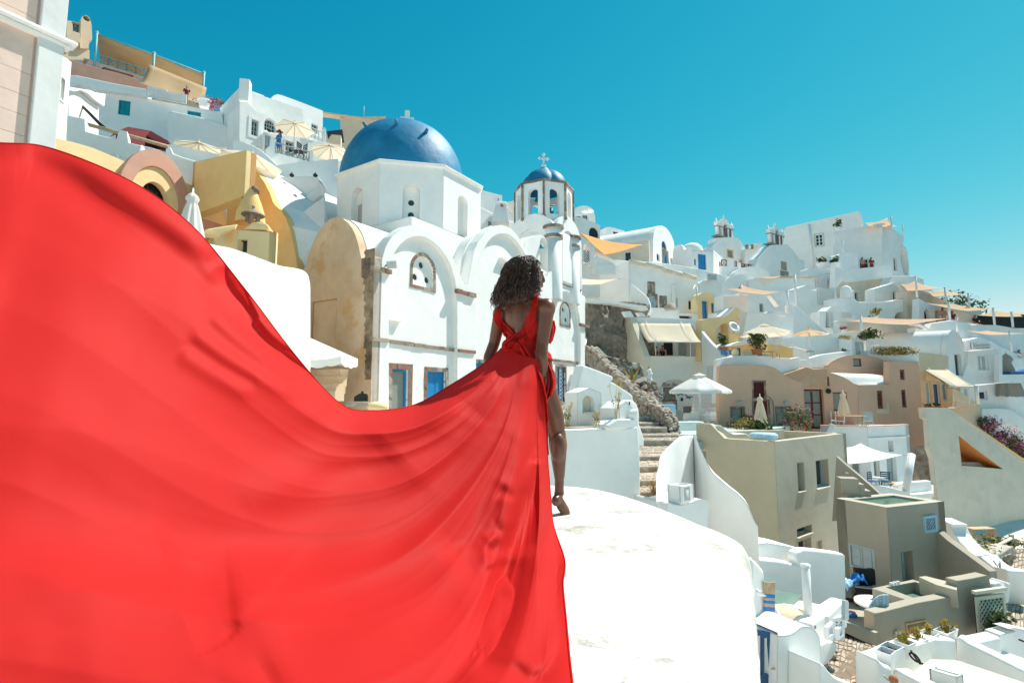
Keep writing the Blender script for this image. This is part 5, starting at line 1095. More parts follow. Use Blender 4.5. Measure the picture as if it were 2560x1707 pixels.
pot('dark green potted yucca by the ochre archway',P(*E(400,1400),30.6),.2,.2,TERRA,n=120,rad=(.28,.25,.5),ls=.13,seed=9)
chair('chair','pale canvas chair beside the big square parasol pole',P(*E(890,1482),28.4),170,LWOOD,sm=CREAM,seat=.42)
table('low wooden table at the foot of the big square parasol',P(*E(830,1475),28.9),.4,.4,LWOOD,square=(.9,.6))
o = T('clay_jar','ochre clay jar by the blue terrace door','jar',P(*E(515,1458),28.8)); M().lathe(P(*E(515,1458),28.8),[(.14,0),(.24,.18),(.2,.38),(.12,.46),(.15,.52),(0,.5)],16).build('vessel',PYEL,o)
o = T('sun_lounger','tilted white lounger back on the ochre terrace','lounger',P(*E(640,1452),28.7)); M().box(P(*E(628,1432),28.7),(.5,.06,.6),(.9,-.4),Matrix.Rotation(-.7,3,'X')).build('backrest',CREAM,o); M().box(P(*E(650,1452),28.6),(.9,.5,.06),(.9,-.4)).build('seat',CREAM,o)
slats(T('picket_fence','short grey-blue picket fence by the blue terrace door','fence',P(*E(470,1450),28.9)),W(E.x(380),28.9,E.x(490),29.1),E.b(380,1398,490,1448),9,BLUE,vertical=True,name='picket',frame=False)

YS[0] = 1.0

# ================================================================ big white complex on the far ridge
YS[0] = 1.2
bxb = box2(E.x(1895),50,E.x(1440),E.x(2150),168,28)
w = W(E.x(960),57,E.x(1700),53.5); o = T('big_white_house','largest white house on the ridge with a long rounded roof and six-pane window','house',w.at(E.x(1350),HZ) + V((0,0,6)))
h = win(o,w,E.b(1262,318,1338,428),'sash',WPAINT,GLASS,nx=2,ny=3,dep=.14,fr=.12,bar=.08,sur=.12,surm=CREAMW)
slab(o,'upper_wall',w,E(960,800,975,268,990,252,1100,228,1300,184,1500,140,1640,108,1675,103,1690,125,1705,180,1710,260,1710,800),7,WHITE,[h],bevel=.25)
M().tube([w.p(*w.sz(*E(1205,235)),.1),w.p(*w.sz(*E(1240,640)),.1)],.14,8).build('downpipe',WHITE,o)
hl = [win(o,bxb.wl,E.b(1682,548,1768,700),'sash',WPAINT,DARK,nx=1,ny=1,dep=.25,fr=.08)]
slab(o,'block_wall',bxb.wl,E(1435,900,1442,305,1500,292,1700,252,1880,216,1890,218,1892,900),.5,WHITE,hl)
hr_ = [win(o,bxb.wr,E.b(1990,540,2022,660),'sash',WPAINT,GLASS,nx=2,ny=2,dep=.15,fr=.08,sur=.15,surm=WHITE)]
ar_ = (bxb.wr.poly(G(990,255,965,240,950,170,938,90,935,40,945,8,962,5,980,25,993,60,1003,130,1008,240)),.6); hr_.append(ar_)
slab(o,'end_wall',bxb.wr,[(E.x(1892),900)] + E(1892,216,1920,225,1980,265,2091,345) + G(960,-30,990,0,1005,60,1015,150,1022,265) + [(2274,900)],6,WHITE,hr_); hback(o,bxb.wr,ar_,CREAMW)
wb2 = W(E.x(1478),45,E.x(1985),47.2); slab(o,'balcony',wb2,E(1480,672,1490,662,1550,650,1980,610,1985,716,1900,728,1580,765,1560,760,1490,755),5,WHITE,bevel=.05)
slab(o,'balcony_box',W(E.x(1475),47,E.x(1668),47.6),E(1475,660,1478,515,1500,500,1640,492,1665,520,1668,650),1.5,WHITE,bevel=.05)
wv = W(E.x(1420),48,E.x(1500),48.3); ho = win(o,wv,E.b(1412,530,1462,640),'fan',BLACK,GLASS,True,dep=.1,fr=.05); slab(o,'bay',wv,E(1400,760,1400,520,1475,515,1480,760),1,WHITE,[ho])
for x,y,lab in ((1328,640,'round potted succulent on the white pier below the six-pane window'),(1447,640,'square potted shrub by the small fan window')): pot(lab,P(*E(x,y),46.5),.42,.5,WPAINT,n=110,rad=(.5,.4,.45),ls=.16,seed=x)
pot('small shrub in a white pot on top of the ridge house block',P(*E(1478,285),49.5),.3,.3,WPAINT,n=110,rad=(.45,.35,.5),ls=.15,seed=5)
for k,(x,nm) in enumerate(((1712,'rosy dressed figure seated in the dark balcony doorway'),(1795,'small figure leaning at the balcony edge beside the dark doorway'))): figure(nm,P(*E(x,690),48),-90,1.6,top=MAROONC if k else SKIN,bottom=MAROONC)
post('thin white post on the ridge balcony box',E.x(1515),500 + 382 / 3.734,500 + 520 / 3.734,47.5,.09)
sail('sand coloured sail on the roof of the largest ridge house',[P(*E(1720,215),50),P(*E(1935,168),53),P(*E(2030,248),51),P(*E(1740,240),48)],.3,SAND)
post('tall white mast holding the roof sail',E.x(1968),500 + 150 / 3.734,500 + 265 / 3.734,51,.1); post('short white mast at the roof edge of the ridge house',E.x(2078),500 + 235 / 3.734,500 + 345 / 3.734,51,.08)
# --- stepped white blocks below
w = W(E.x(820),43.5,E.x(1370),45.5); o = T('white_terrace','stepped white terrace with slatted shutters below the second bell gable','terrace',w.at(E.x(1150),HZ) + V((0,0,4)))
slab(o,'wall',w,E(700,1100,705,730,1230,730,1260,722,1360,722,1365,1100),1,WHITE); slats(o,w,E.b(1265,725,1360,825),9,WPAINT,d=.12,name='shutter_slat',back=WPAINT)
w2 = W(E.x(1170),42,E.x(1440),43); slab(o,'lower_wall',w2,E(1080,1200,1085,830,1180,793,1190,840,1265,850,1280,828,1430,828,1440,1200),1.2,WHITE); slats(o,w2,E.b(1285,835,1432,985),13,WPAINT,d=.12,name='shutter_slat',back=WPAINT)
w3 = W(E.x(1170),46,E.x(1420),46.5); slab(o,'upper_pier',w3,smooth_line(E(1165,760,1185,660,1220,632,1260,650),3) + E(1280,640,1410,628,1415,830,1165,830),1.2,WHITE)
sail('narrow sand sail in front of the second bell gable',[P(*E(690,722),43),P(*E(930,710),45),P(*E(1025,708),45),P(*E(830,736),43)],.06,SAND)
M().tube([P(*E(930,720),44),P(*E(1310,717),45)],.06,6).build('beam',WOOD,None); tag(LAST[0],'thin dark roof edge beam above the stepped white terrace','beam')
w = W(E.x(1420),43,E.x(1990),46); o = T('white_undercroft','shaded white terrace under the long ridge balcony, with a stubby round chimney','terrace',w.at(E.x(1700),HZ) + V((0,0,3)))
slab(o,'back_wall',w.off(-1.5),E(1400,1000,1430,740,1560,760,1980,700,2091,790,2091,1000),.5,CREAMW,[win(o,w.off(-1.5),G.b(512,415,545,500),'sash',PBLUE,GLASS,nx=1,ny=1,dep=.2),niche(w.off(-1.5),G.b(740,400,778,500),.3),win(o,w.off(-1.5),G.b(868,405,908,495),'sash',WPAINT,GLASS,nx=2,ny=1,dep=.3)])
slab(o,'front_wall',w,E(1440,1200,1442,920,1530,915,1590,915,1590,845,1625,843,1630,915,1660,950,1850,953,1925,950,2091,925,2091,1200),.6,WHITE,bevel=.06)
slab(o,'side_wall',w,E(1420,930,1425,620,1475,640,1490,670,1490,760,1430,830,1440,930),.6,WHITE,front=.3,bevel=.05)
c_ = P(*E(1552,915),43); M().lathe(c_,[(.5,0),(.5,.8),(.42,1.05),(.2,1.22),(0,1.26)],16).build('chimney',WHITE,o)

YS[0] = 1.0

YS[0] = 1.15
# ================================================================ far terraces with sand coloured sails
w = W(G.x(320),41,G.x(1180),43.5); o = T('white_terrace','broad white retaining terrace with a small round arch opening','terrace',w.at(G.x(700),HZ) + V((0,0,2)))
ho = niche(w,G.b(888,597,1020,662),.8)
slab(o,'front_wall',w,G(310,1000,320,472,480,470,555,506,700,506,860,495,900,480,1020,470,1105,462,1120,500,1140,600,1185,655,1190,1000),1.2,WHITE,[ho],bevel=.04); hback(o,w,ho,PGLASS)
wu = W(G.x(690),45,G.x(1070),46.5); slab(o,'arched_buttress',wu,G(690,620,690,380,840,335,880,325,905,335,940,385,980,440,1030,470,1050,620),1.0,WHITE,[win(o,wu,G.b(870,405,908,492),'sash',WPAINT,GLASS,nx=2,ny=1,dep=.3)],bevel=.05)
slab(o,'lit_edge',wu,G(880,325,905,326,940,370,985,420,1020,466,985,450,940,395),1.6,WHITE,front=.35)
w = W(G.x(820),47,G.x(1180),49); slab(o,'upper_wall',w,G(800,500,830,330,860,262,1040,262,1080,262,1155,285,1160,340,1300,430,1300,560,800,560),1,WHITE,bevel=.06)
w = W(G.x(1100),43,G.x(1620),47); o = T('ramp_wall','long sloping white ramp wall running under the row of sand sails','wall',w.at(G.x(1350),HZ) + V((0,0,2)))
slab(o,'wall',w,G(1000,760,1000,400,1130,395,1180,415,1300,470,1450,520,1560,550,1700,590,1700,760),1,CREAMW,bevel=.03)
wt = W(G.x(1105),41,G.x(1700),45); slab(o,'house_front',wt,G(1105,800,1115,470,1160,500,1240,520,1380,560,1530,600,1640,640,1700,700,1700,800),.6,WHITE,[niche(wt,G.b(1160,572,1212,700),.4),niche(wt,G.b(1265,588,1306,690),.3,arch=False),niche(wt,G.b(1408,610,1440,700),.4)],bevel=0)
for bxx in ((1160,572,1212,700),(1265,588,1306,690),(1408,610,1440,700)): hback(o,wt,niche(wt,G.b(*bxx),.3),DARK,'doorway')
wt2 = W(G.x(1075),37.5,G.x(1720),41); slab(o,'terrace_parapet',wt2,G(1060,900,1075,740,1130,755,1200,755,1240,700,1430,672,1520,690,1620,705,1720,715,1850,730,1850,900),.6,WHITE,bevel=.05)
slab(o,'lit_edge',wt2,G(1075,712,1090,708,1130,728,1190,757,1160,760),.8,WHITE,front=.2)
for lab,cs in (('upper sand sail nearest the ridge house arch',((920,335,42),(1065,310,46),(1330,375,46),(995,403,41))),('second sand sail on the ramp, between two white masts',((1165,400,42),(1340,385,46),(1545,430,46),(1240,453,41))),
    ('long taupe sail shading the terrace of the curly haired woman',((1160,510,40),(1380,512,44),(1795,570,45),(1560,590,40))),('dark-backed taupe sail at the frame edge of the ridge',((1640,628,40),(1790,572,45),(2091,605,45),(2091,640,40)))):
    sail(lab,[P(*G(x,y),Y) for x,y,Y in cs],.2,SAND if 'sand' in lab else TAN)
for lab,x,y0,y1,Y in (('white mast of the upper sand sail',1078,265,460,42),('white mast between the two ramp sails',1352,372,560,43),('white mast at the outer tip of the second ramp sail',1570,425,560,44),('white mast just beside the curly haired woman',1386,505,670,39),('white mast in front of the dark netting, first of two',1802,562,720,40),('white mast in front of the dark netting, second of two',1974,600,740,40),('thick white post holding the long low sand sail',565,632,840,35),('stub white post at the end of the long low sand sail',1460,645,780,36),('white post below the dark netted terrace',1955,775,970,35)): post(lab,G.x(x),620 + y0 / 3.734,620 + y1 / 3.734,Y,.09)
w = W(G.x(1650),44,G.x(2150),46); o = T('netted_terrace','terrace screened with dark netting behind two white masts','terrace',w.at(G.x(1900),HZ) + V((0,0,1)))
slab(o,'netting',w,G(1660,780,1665,625,1800,612,2091,620,2200,620,2200,780),.1,mat('dark_netting',(.02,.028,.03),.9,var=.5,scale=12,bump=.5,round_=0))
slab(o,'parapet',W(G.x(1650),40,G.x(2200),42),G(1640,920,1650,716,1840,718,1990,745,2091,750,2220,750,2220,1000),.5,WHITE,bevel=.04)
sail('long low sand sail stretched from the thick white post',[P(*G(400,672),35),P(*G(560,643),37),P(*G(1400,655),39),P(*G(985,718),35)],.22,SAND)
sail('low sand sail below the dark netted terrace',[P(*G(1520,765),34),P(*G(1740,772),37),P(*G(2120,796),37),P(*G(1760,812),34)],.12,SAND)
figure('woman with big dark curly hair standing behind the white terrace parapet',P(*G(1348,745),42),-100,1.68,top=ROSE,hair=HAIR1)
figure('seated guest in a blue cap beside the arched terrace doorway',P(*G(1180,720),43),-70,1.5,top=BLUEC,hat=BLUEC,long_hair=False)
figure('dark haired guest seated lower by the taupe sail mast',P(*G(1435,752),42),-110,1.45,top=MAROONC)
figure('small guest near the dark netting on the far terrace',P(*G(1650,790),43),-110,1.5,top=BLACK)
bush('dark green tree crown behind the sloping ramp sails',P(*G(1530,540),55),(4.3,2.2,2.0),900,.22,LEAF[0:1] + LEAF[3:4],8,cat='tree',name='tree')
w = W(G.x(650),38,G.x(1110),40); o = T('cave_house','pale cave house front with a wide low arched opening under the long sand sail','house',w.at(G.x(880),HZ) + V((0,0,1)))
ho = (w.poly(G(712,960,712,840,735,805,790,793,860,793,905,808,930,850,930,960)),.7)
slab(o,'front_wall',w,G(420,1000,425,695,600,700,960,720,1080,740,1130,760,1130,1000),1,CREAMW,[ho]); hback(o,w,ho,GREY)
w = W(G.x(300),39,G.x(560),40); o = T('white_block','little white stair block with two slatted vents and a rounded gate pier','building',w.at(G.x(420),HZ) + V((0,0,1)))
slab(o,'wall',w,G(180,845,190,590,240,592,300,545,390,545,440,600,480,605,530,640,530,845),1,WHITE,[(w.poly(G(240,740,244,592,262,610,275,745)),.5)],bevel=0); slats(o,w,G.b(395,605,475,650),6,WPAINT,d=.1,name='vent_slat',back=WPAINT); slats(o,w,G.b(268,600,298,745),12,WPAINT,d=.1,name='vent_slat',back=WPAINT)
hback(o,w,(w.poly(G(240,740,244,592,262,610,275,745)),.5),DBLUE)
w = W(G.x(340),36,G.x(560),36.5); slab(o,'parapet',w,G(290,850,300,795,345,790,345,690,358,674,372,690,375,790,480,775,555,772,560,850),.4,WHITE,bevel=.04)
bush('clipped round topiary bush on a thin stem in front of the low arch',P(*G(623,812),33.5),(.58,.5,.46),420,.08,LEAF[0:2] + LEAF[3:4],12,stems=2)
pot('bushy green planting in a white trough below the low arch',P(*G(700,905),33),.4,.35,WPAINT,n=220,rad=(.9,.4,.4),ls=.12,seed=31)
pot('yellow-green plant on the white retaining terrace above the long sand sail',P(*G(708,660),40),.2,.2,WPAINT,n=90,rad=(.5,.4,.4),ls=.14,mats=[YLEAF,LEAF[2]],seed=41)
bush('dry yellow grass tuft on the grey wall by the doorway block',P(*G(445,835),32),(.75,.3,.14),120,.1,[YLEAF,DRYG],44,stems=0); bush('small dark succulent mound on the parapet',P(*G(412,945),31),(.25,.2,.15),90,.06,LEAF[3:4],45,stems=0)
pot('pink flowering pot on the white parapet near the gate pier',P(*G(412,790),35.5),.2,.2,WPAINT,n=50,rad=(.3,.25,.15),ls=.07,seed=47,flowers=90)
# --- long barrel vault on the right, and houses beyond
YS[0] = 1.2
cw = P(G.x(1372),HZ,33); cw.z = 0; gw = W(*cw.xy,*(cw + FT.lerp(V((1,0,0)),.5).normalized() * 6).xy,plan=True); ax = V((-.90,.43,0))
o = T('vaulted_house','long smooth white barrel vault house with a rounded end on the hillside','house',cw + V((0,0,-2)))
gp = gw.poly(smooth_line(G(1372,1300,1368,960,1372,880,1385,810,1405,775,1428,765,1460,780,1495,820,1525,880,1548,960,1560,1060,1575,1300),3))
hg = win(o,gw,G.b(1448,990,1508,1190),'sash',GWOOD,GLASS,nx=2,ny=1,dep=.25,fr=.06); slab(o,'gable_wall',gw,gp,.4,WHITE,[hg],raw=True)
M().prism([gw.p(a,z - .02,-.41) for a,z in gp],ax * 13.5).build('barrel_roof',WHITE,o,smooth=35)
w = W(G.x(640),31.5,G.x(1110),31); o = T('planted_trough','weathered grey planter wall filled with yellowing dry flowers before the long vault','planter',w.at(G.x(880),HZ) + V((0,0,0)))
slab(o,'wall',w,G(632,1100,636,955,690,950,710,985,1060,975,1110,978,1112,1100),.8,WHITE); slab(o,'trough',w,G(712,998,714,972,830,972,832,1000),.3,GWOOD,front=.2)
bush('mass of yellowing daisies with dark heads in the hillside planter',P(*G(880,960),30.9),(1.9,.45,.33),900,.085,[YLEAF,LEAF[2],LEAF[1],YLEAF],51,stems=14)
fb = LAST[0].parent; rg = random.Random(4)
for k in range(14): c_ = P(*G(700 + rg.random() * 350,938 + rg.uniform(-15,12)),30.6); M().ell(c_,(.055,.055,.035),7,5).build('flower_head',MAROON,fb); M().tube([c_ - V((0,0,.3)),c_],.01,4).build('flower_stalk',YLEAF,fb)
w = W(G.x(1530),34,G.x(1880),35); o = T('white_house','white house with tall shuttered window and a slatted roof vent','house',w.at(G.x(1700),HZ))
h = [win(o,w,G.b(1660,1000,1755,1140),'sash',WPAINT,GWOOD,nx=2,ny=1,dep=.15,fr=.1,bar=.1,sur=.12,surm=WHITE),win(o,w,G.b(1660,1335,1745,1415),'sash',WPAINT,GLASS,nx=1,ny=1,dep=.15,fr=.08,sur=.08,surm=WHITE),win(o,w,G.b(1536,1310,1562,1385),'sash',WPAINT,GLASS,nx=1,ny=1,dep=.15)]
slab(o,'front_wall',w,G(1480,1800,1500,1250,1560,1080,1565,960,1600,960,1840,938,1870,1010,1875,1185,2200,1180,2220,1800),3,WHITE,h,bevel=0)
w2 = W(G.x(1520),36.5,G.x(1840),37.5); slab(o,'roof_block',w2,G(1530,1000,1535,870,1600,850,1660,835,1740,850,1800,890,1850,940,1850,1000),2,WHITE,bevel=.05); slats(o,w2,G.b(1590,892,1760,945),4,WPAINT,d=.15,name='vent_slat',back=DARK)
slab(o,'ramp',W(G.x(1740),38,G.x(2100),40),G(1735,900,1740,855,1880,930,2010,990,2100,1000,2100,1060,1860,1010),.5,WHITE,front=.2,bevel=.04)
w3 = W(G.x(1600),39,G.x(2200),41); slab(o,'back_wall',w3,G(1440,1000,1450,720,1500,725,1520,790,1740,850,1840,780,2091,800,2240,800,2240,1200,1440,1200),1,WHITE,[win(o,w3,G.b(1865,815,1945,885),'sash',WPAINT,GLASS,nx=1,ny=1,dep=.2),win(o,w3,G.b(1970,825,2020,915),'sash',WPAINT,GLASS,nx=1,ny=1,dep=.2)])
w4 = W(G.x(1860),32.5,G.x(2240),34); slab(o,'roof_terrace',w4,G(1855,1260,1858,985,1872,985,1890,1020,1890,1180,2240,1175,2240,1260),.3,WHITE,front=.0)
slab(o,'terrace_back',W(G.x(1890),36,G.x(2260),37),G(1880,1200,1885,1030,2091,1028,2260,1020,2260,1200),.3,WHITE)
closed_parasol('folded grey parasol on the roof terrace by the frame edge',P(*G(1920,985),34.5),3.4,.85,P(*G(1960,1182),34.5).z,GCANV)
figure('person with dark hair lounging on the roof terrace',P(*G(1912,1210),35.6),-60,1.3,top=BLUEC); figure('head of a dark haired guest above the far roof parapet',P(*G(2062,1120),39.5),-90,1.4,top=WPAINT)
o = T('lounge_bed','low dark blue lounge bed on the roof terrace','bed',P(*G(2000,1180),34.2)); M().box(P(*G(2010,1168),34.3),(2.2,.8,.25),(1,.2)).build('mattress',DBLUE,o,bevel=.05); M().box(P(*G(2040,1150),34.5),(.8,.6,.08),(1,.2),Matrix.Rotation(-.4,3,'Y')).build('pillow',BLUEC,o,bevel=.03)
# --- peach houses
YS[0] = 1.0
w = W(I.x(1345),30.5,2005,31.5); o = T('peach_house','peach house front with curving roofline, maroon lattice and three dark framed openings','house',w.at(1890,HZ) + V((0,0,-2)))
h = [win(o,w,I.b(1655,352,1762,500),'sash',MAROON,MAROON,nx=1,ny=1,dep=.1,fr=.06,sur=.08,stones=.3),win(o,w,I.b(1662,530,1800,830),'door',MAROON,MAROON,dep=.16,fr=.06,sur=.1,stones=.3),win(o,w,I.b(1458,600,1560,742),'sash',MAROON,PGLASS,nx=1,ny=1,dep=.12,fr=.03,sur=.12,stones=.3),win(o,w,I.b(1880,600,1990,745),'sash',MAROON,PGLASS,nx=1,ny=1,dep=.12,fr=.03,sur=.12,stones=.3)]
slab(o,'front_wall',w,I(1348,1000,1330,400,1338,205,1350,195,1500,193,1690,193,1780,200,1850,222,1900,255,1960,300,2010,325,2060,345,2110,360,2110,1000),.3,BROWN,h,bevel=0)
s0,s1,z0,z1 = w.rect(I.b(1660,356,1758,497)); lattice(o,w,s0,s1,z0,z1,-.08,MAROON,.13,.014,back=None,name='door_lattice')
for x in (1522,1955): c_ = w.at(*I(x,545)); M().ell(c_ + w.n * .08,(.16,.1,.1),10,6).build('wall_lamp',GWOOD,o)
M().tube([w.at(*I(x,y)) + w.n * .05 for x,y in ((1750,485),(1800,492),(1832,530),(1842,600),(1845,780))],.035,6).build('conduit',PGLASS,o)
slab(o,'white_roof_wall',W(I.x(1400),32.5,2030,33),H(1330,1500,1340,1260,1420,1240,1500,1225,1700,1230,2010,1255,2091,1240,2091,1500),.8,WHITE,bevel=.05)
slab(o,'peach_upper_wall',W(1935,32.2,2060,32.8),G(-240,1300,-150,1180,60,1110,130,1130,255,1120,260,1300),.8,mat('worn_peach_plaster',(.56,.35,.22),stain=.8,staincol=(.62,.46,.36)),bevel=.04)
closed_parasol('folded beige parasol in front of the maroon door',P(*I(1715,488),28.6),1.25,.3,P(*I(1720,790),28.6).z,CREAM)
w = W(J.x(-30),32.5,J.x(545),33.4); o = T('peach_house','peach house with a low vaulted roof, double glazed door and dark end wall','house',w.at(J.x(260),HZ) + V((0,0,-2)))
h = [win(o,w,J.b(45,272,226,640),'gdoor',MAROON,PGLASS,nx=2,ny=3,dep=.2,fr=.1,bar=.07),win(o,w,J.b(182,156,274,240),'shutter',MAROON,MAROON,dep=.12,fr=.05),win(o,w,J.b(310,300,442,472),'sash',MAROON,PGLASS,nx=1,ny=1,dep=.16,fr=.07)]
fp = w.poly(J(-40,720,-40,210,0,188,60,145,110,122,170,113,240,113,320,125,400,155,460,190,500,218,541,230,541,720)); slab(o,'front_wall',w,fp,.3,BROWN,h,raw=True)
dv = vec2(28); c2 = w.p(fp[-1][0],0); wr_ = W(*c2.xy,*(c2 + dv * 12).xy,plan=True)
M().prism([w.p(a,z - .01,-.31) for a,z in fp],dv * 6).build('vaulted_roof',WHITE,o,smooth=35)
he = [win(o,wr_,J.b(722,285,775,452),'sash',MAROON,GLASS,nx=2,ny=3,dep=.1,fr=.17),win(o,wr_,J.b(950,278,992,442),'sash',MAROON,GLASS,nx=2,ny=3,dep=.1,fr=.16),win(o,wr_,J.b(934,88,978,184),'sash',MAROON,GLASS,nx=2,ny=2,dep=.1,fr=.16)]
slab(o,'end_wall',wr_,J(545,760,545,231,838,228,838,10,1108,16,1125,260,1148,560,1180,900,1010,900,1000,760),.4,BROWN,he)
M().prism([wr_.p(a,z,.01) for a,z in wr_.poly(J(716,455,715,500,830,500,822,400,800,395,800,455))],wr_.n * .015).build('plaster_patch',BEIGE,o)
wu = W(G.x(255),36.2,G.x(838),37.2); h = [win(o,wu,G.b(497,1032,575,1104),'sash',MAROON,PGLASS,nx=1,ny=1,dep=.12,fr=.05)]
up_ = wu.poly(G(250,1320,257,1095,300,1060,360,1028,430,1005,500,996,560,995,640,1003,720,1022,790,1050,838,1058,838,1320)); slab(o,'upper_wall',wu,up_,.3,BROWN,h,raw=True)
M().prism([wu.p(a,z - .01,-.31) for a,z in up_],dv * 5).build('upper_roof',WHITE,o,smooth=35)
c_ = w.at(*J(255,290)); M().ell(c_ + w.n * .1,(.17,.12,.16),10,8).build('wall_lamp',BLACK,o)
slab(o,'bench_wall',w,J(262,700,262,512,400,512,420,700),.3,ROSE,front=.8)
# --- white terrace block with tables
bx = box2(J.x(607),29.5,J.x(180),J.x(990),158,24); o = T('white_house','white cubic house with a roof terrace, one door and two narrow windows','house',bx.c + V((0,0,-3.5))); zt_ = bx.zs(*J(607,622)); zr_ = bx.zs(*J(990,597),'r')
hr_ = [win(o,bx.wr,J.b(826,752,872,852),'sash',WPAINT,PGLASS,nx=1,ny=1,dep=.25,fr=.03),win(o,bx.wr,J.b(690,922,745,1088),'sash',WPAINT,PGLASS,nx=1,ny=1,dep=.2,fr=.03),win(o,bx.wr,J.b(816,895,905,1200),'door',GWOOD,GWOOD,dep=.25,fr=.05)]
bx.build(o,-8,zt_,WHITE,hl=[win(o,bx.wl,J.b(484,946,562,1120),'sash',WPAINT,PGLASS,nx=1,ny=1,dep=.1,fr=.05)],hr=hr_,parapet=.22,pw=.3)
for w_,a,b_ in ((bx.wl,0,bx.wl.L),(bx.wr,0,bx.wr.L)): M().box(w_.p((a + b_) / 2,zt_ + .02,-.13),(b_ - a + .02,.34,.06),w_.t).build('coping',BROWN if w_ is bx.wl else PINK,o,bevel=.01)
M().box(bx.wr.p(bx.wr.L / 2,zt_ - .62,.02),(bx.wr.L,.06,.05),bx.wr.t).build('drip_mould',WHITE,o)
zf_ = zt_ - .22
M().box(bx.wl.p(.4,zt_ - .25,.1),(.3,.3,.8),bx.wl.t,Matrix.Rotation(.5,3,'Y')).build('spout',WHITE,o,bevel=.05)
fl = lambda x,y,Y: V((P(*J(x,y),Y).x,Y,zf_))
closed_parasol('folded cream parasol standing between the terrace tables',P(*J(398,300),31.3),1.28,.3,zf_,CREAM)
table('teak rectangular terrace table between white and grey chairs',fl(485,560,31.5),.5,.74,LWOOD,square=(1.5,.85),rz=-20)
for k,(x,Y,rz,m_,nm) in enumerate(((330,31.8,60,WPAINT,'white terrace chair farthest from the grey chairs'),(372,31.4,60,WPAINT,'white terrace chair beside the folded cream parasol'),(590,31.0,200,GWOOD,'grey terrace chair by the table end'),(628,31.2,200,GWOOD,'grey terrace chair closest to the dark end wall'))): chair('chair',nm,fl(x,600,Y),rz,m_,'chairs on the roof terrace',back=.5)
pot('terracotta pot with green shrub by the double glazed door',V((*fl(72,640,31.6).xy,zf_)),.25,.42,TERRA,n=160,rad=(.3,.3,.25),seed=62)
bush('pink oleander in bloom between the two peach houses',P(*J(20,560),30.2),(.7,.5,.85),420,.075,LEAF[:3],63,flowers=130)
sail('large white triangular sail shading the lower white terrace',[P(*J(330,800),27),P(*J(560,775),28.5),P(*J(958,884),27.2),P(*J(330,975),24.6)],.25,WCANV,ropes=((P(*J(955,884),27.2),P(*J(1025,886),27.3)),),cave=.05)
o = T('sail_mast','thick leaning white mast holding the large white triangular sail','post',P(*J(990,1225),26.8)); M().tube([P(*J(988,1228),26.8),P(*J(1042,880),27.4)],.17,14).build('shaft',WPAINT,o)
w = W(J.x(640),26,J.x(1260),27.5); o = T('low_terrace','low curving white terrace walls around a pair of blue folding chairs','terrace',w.at(J.x(950),HZ) + V((0,0,-6)))
slab(o,'parapet',w,J(600,1500,640,1165,700,1160,800,1175,900,1200,985,1222,1035,1222,1040,1500),.3,WHITE,bevel=.05)
wq = W(J.x(905),27.5,J.x(1235),28.5); slab(o,'outer_wall',wq,J(905,1500,912,1180,930,1155,980,1140,1225,1125,1235,1180,1252,1500),.3,WHITE,bevel=.05)
zf2 = P(*J(850,1195),29).z; M().prism([V((p.x,p.y,zf2)) for p in (P(*J(420,1230),25.8),P(*J(1240,1200),27.6),P(*J(1240,1100),31),P(*J(400,1100),30))],(0,0,-.2)).build('terrace_floor',WHITE,o)
for x,rz,nm in ((692,30,'dark blue folding chair with its back to the stairs'),(806,-30,'dark blue folding chair near the grey door')): chair('folding_chair',nm,V((*P(*J(x,1180),28.6).xy,zf2)),rz,DBLUE,'folding chairs',back=.42)
table('small low wooden table by the grey door',V((*P(*J(865,1190),28.4).xy,zf2)),.35,.4,LWOOD,square=(.7,.5)); table('little white side table between the folding chairs',V((*P(*J(742,1180),28.9).xy,zf2)),.3,.6,WPAINT)
# --- tan house with awning, slanted white wall with its triangular opening
YS[0] = 1.1
w = W(G.x(1105),34.5,G.x(1390),35.5); o = T('beige_house','beige house with yellow lit porch under a cream roller awning','house',w.at(G.x(1240),HZ))
h = [win(o,w,G.b(1178,1250,1226,1455),'door',WPAINT,PBLUE,dep=.15,fr=.06),win(o,w,G.b(1252,1262,1310,1490),'door',WPAINT,DBLUE,dep=.15,fr=.06),win(o,w,G.b(1332,1265,1382,1420),'sash',WPAINT,PGLASS,nx=1,ny=1,dep=.15)]
slab(o,'upper_wall',w,G(1104,1600,1100,975,1200,980,1385,1008,1390,1600),4,BEIGE,h); M().prism([w.p(a,z,.012) for a,z in w.poly(G(1165,1235,1166,1160,1300,1230,1388,1290,1388,1250,1320,1260,1310,1245))],w.n * .02).build('yellow_light_patch',PYEL,o)  # yellow light under the awning, painted as a thin pale panel
slab(o,'porch_side',W(G.x(1420),33.5,G.x(1660),35),G(1420,1480,1422,1310,1470,1325,1560,1385,1655,1448,1655,1480),.3,BEIGE)
awning('cream roller awning on thin white posts over the yellow porch',P(*G(1170,1137),34.3),P(*G(1385,1140),35.2),P(*G(1622,1290),32.6),P(*G(1432,1292),31.8),CREAM,sag=.03,foot=P(*G(1420,1475),32).z,val=.08)
sail('thin white sail reaching from the cream roller awning',[P(*G(1600,1275),33),P(*G(1960,1248),35),P(*G(1640,1283),32.8)],.03,WCANV,ropes=((P(*G(1955,1248),35),P(*G(2035,1245),35.5)),)); post('white timber post beside the cream roller awning',G.x(1645),620 + 1290 / 3.734,620 + 1460 / 3.734,33,.12)
YS[0] = 1.0
wj = W(J.x(1145),31,J.x(2200),34); o = T('slanted_wall','huge pale wall with a steep ochre-topped slant and a triangular orange opening','wall',wj.at(J.x(1500),HZ) + V((0,0,-10)))
tri = (wj.poly(J(1480,700,1508,722,1600,798,1700,872,1800,945,1897,1016,1700,998,1510,983)),.95)
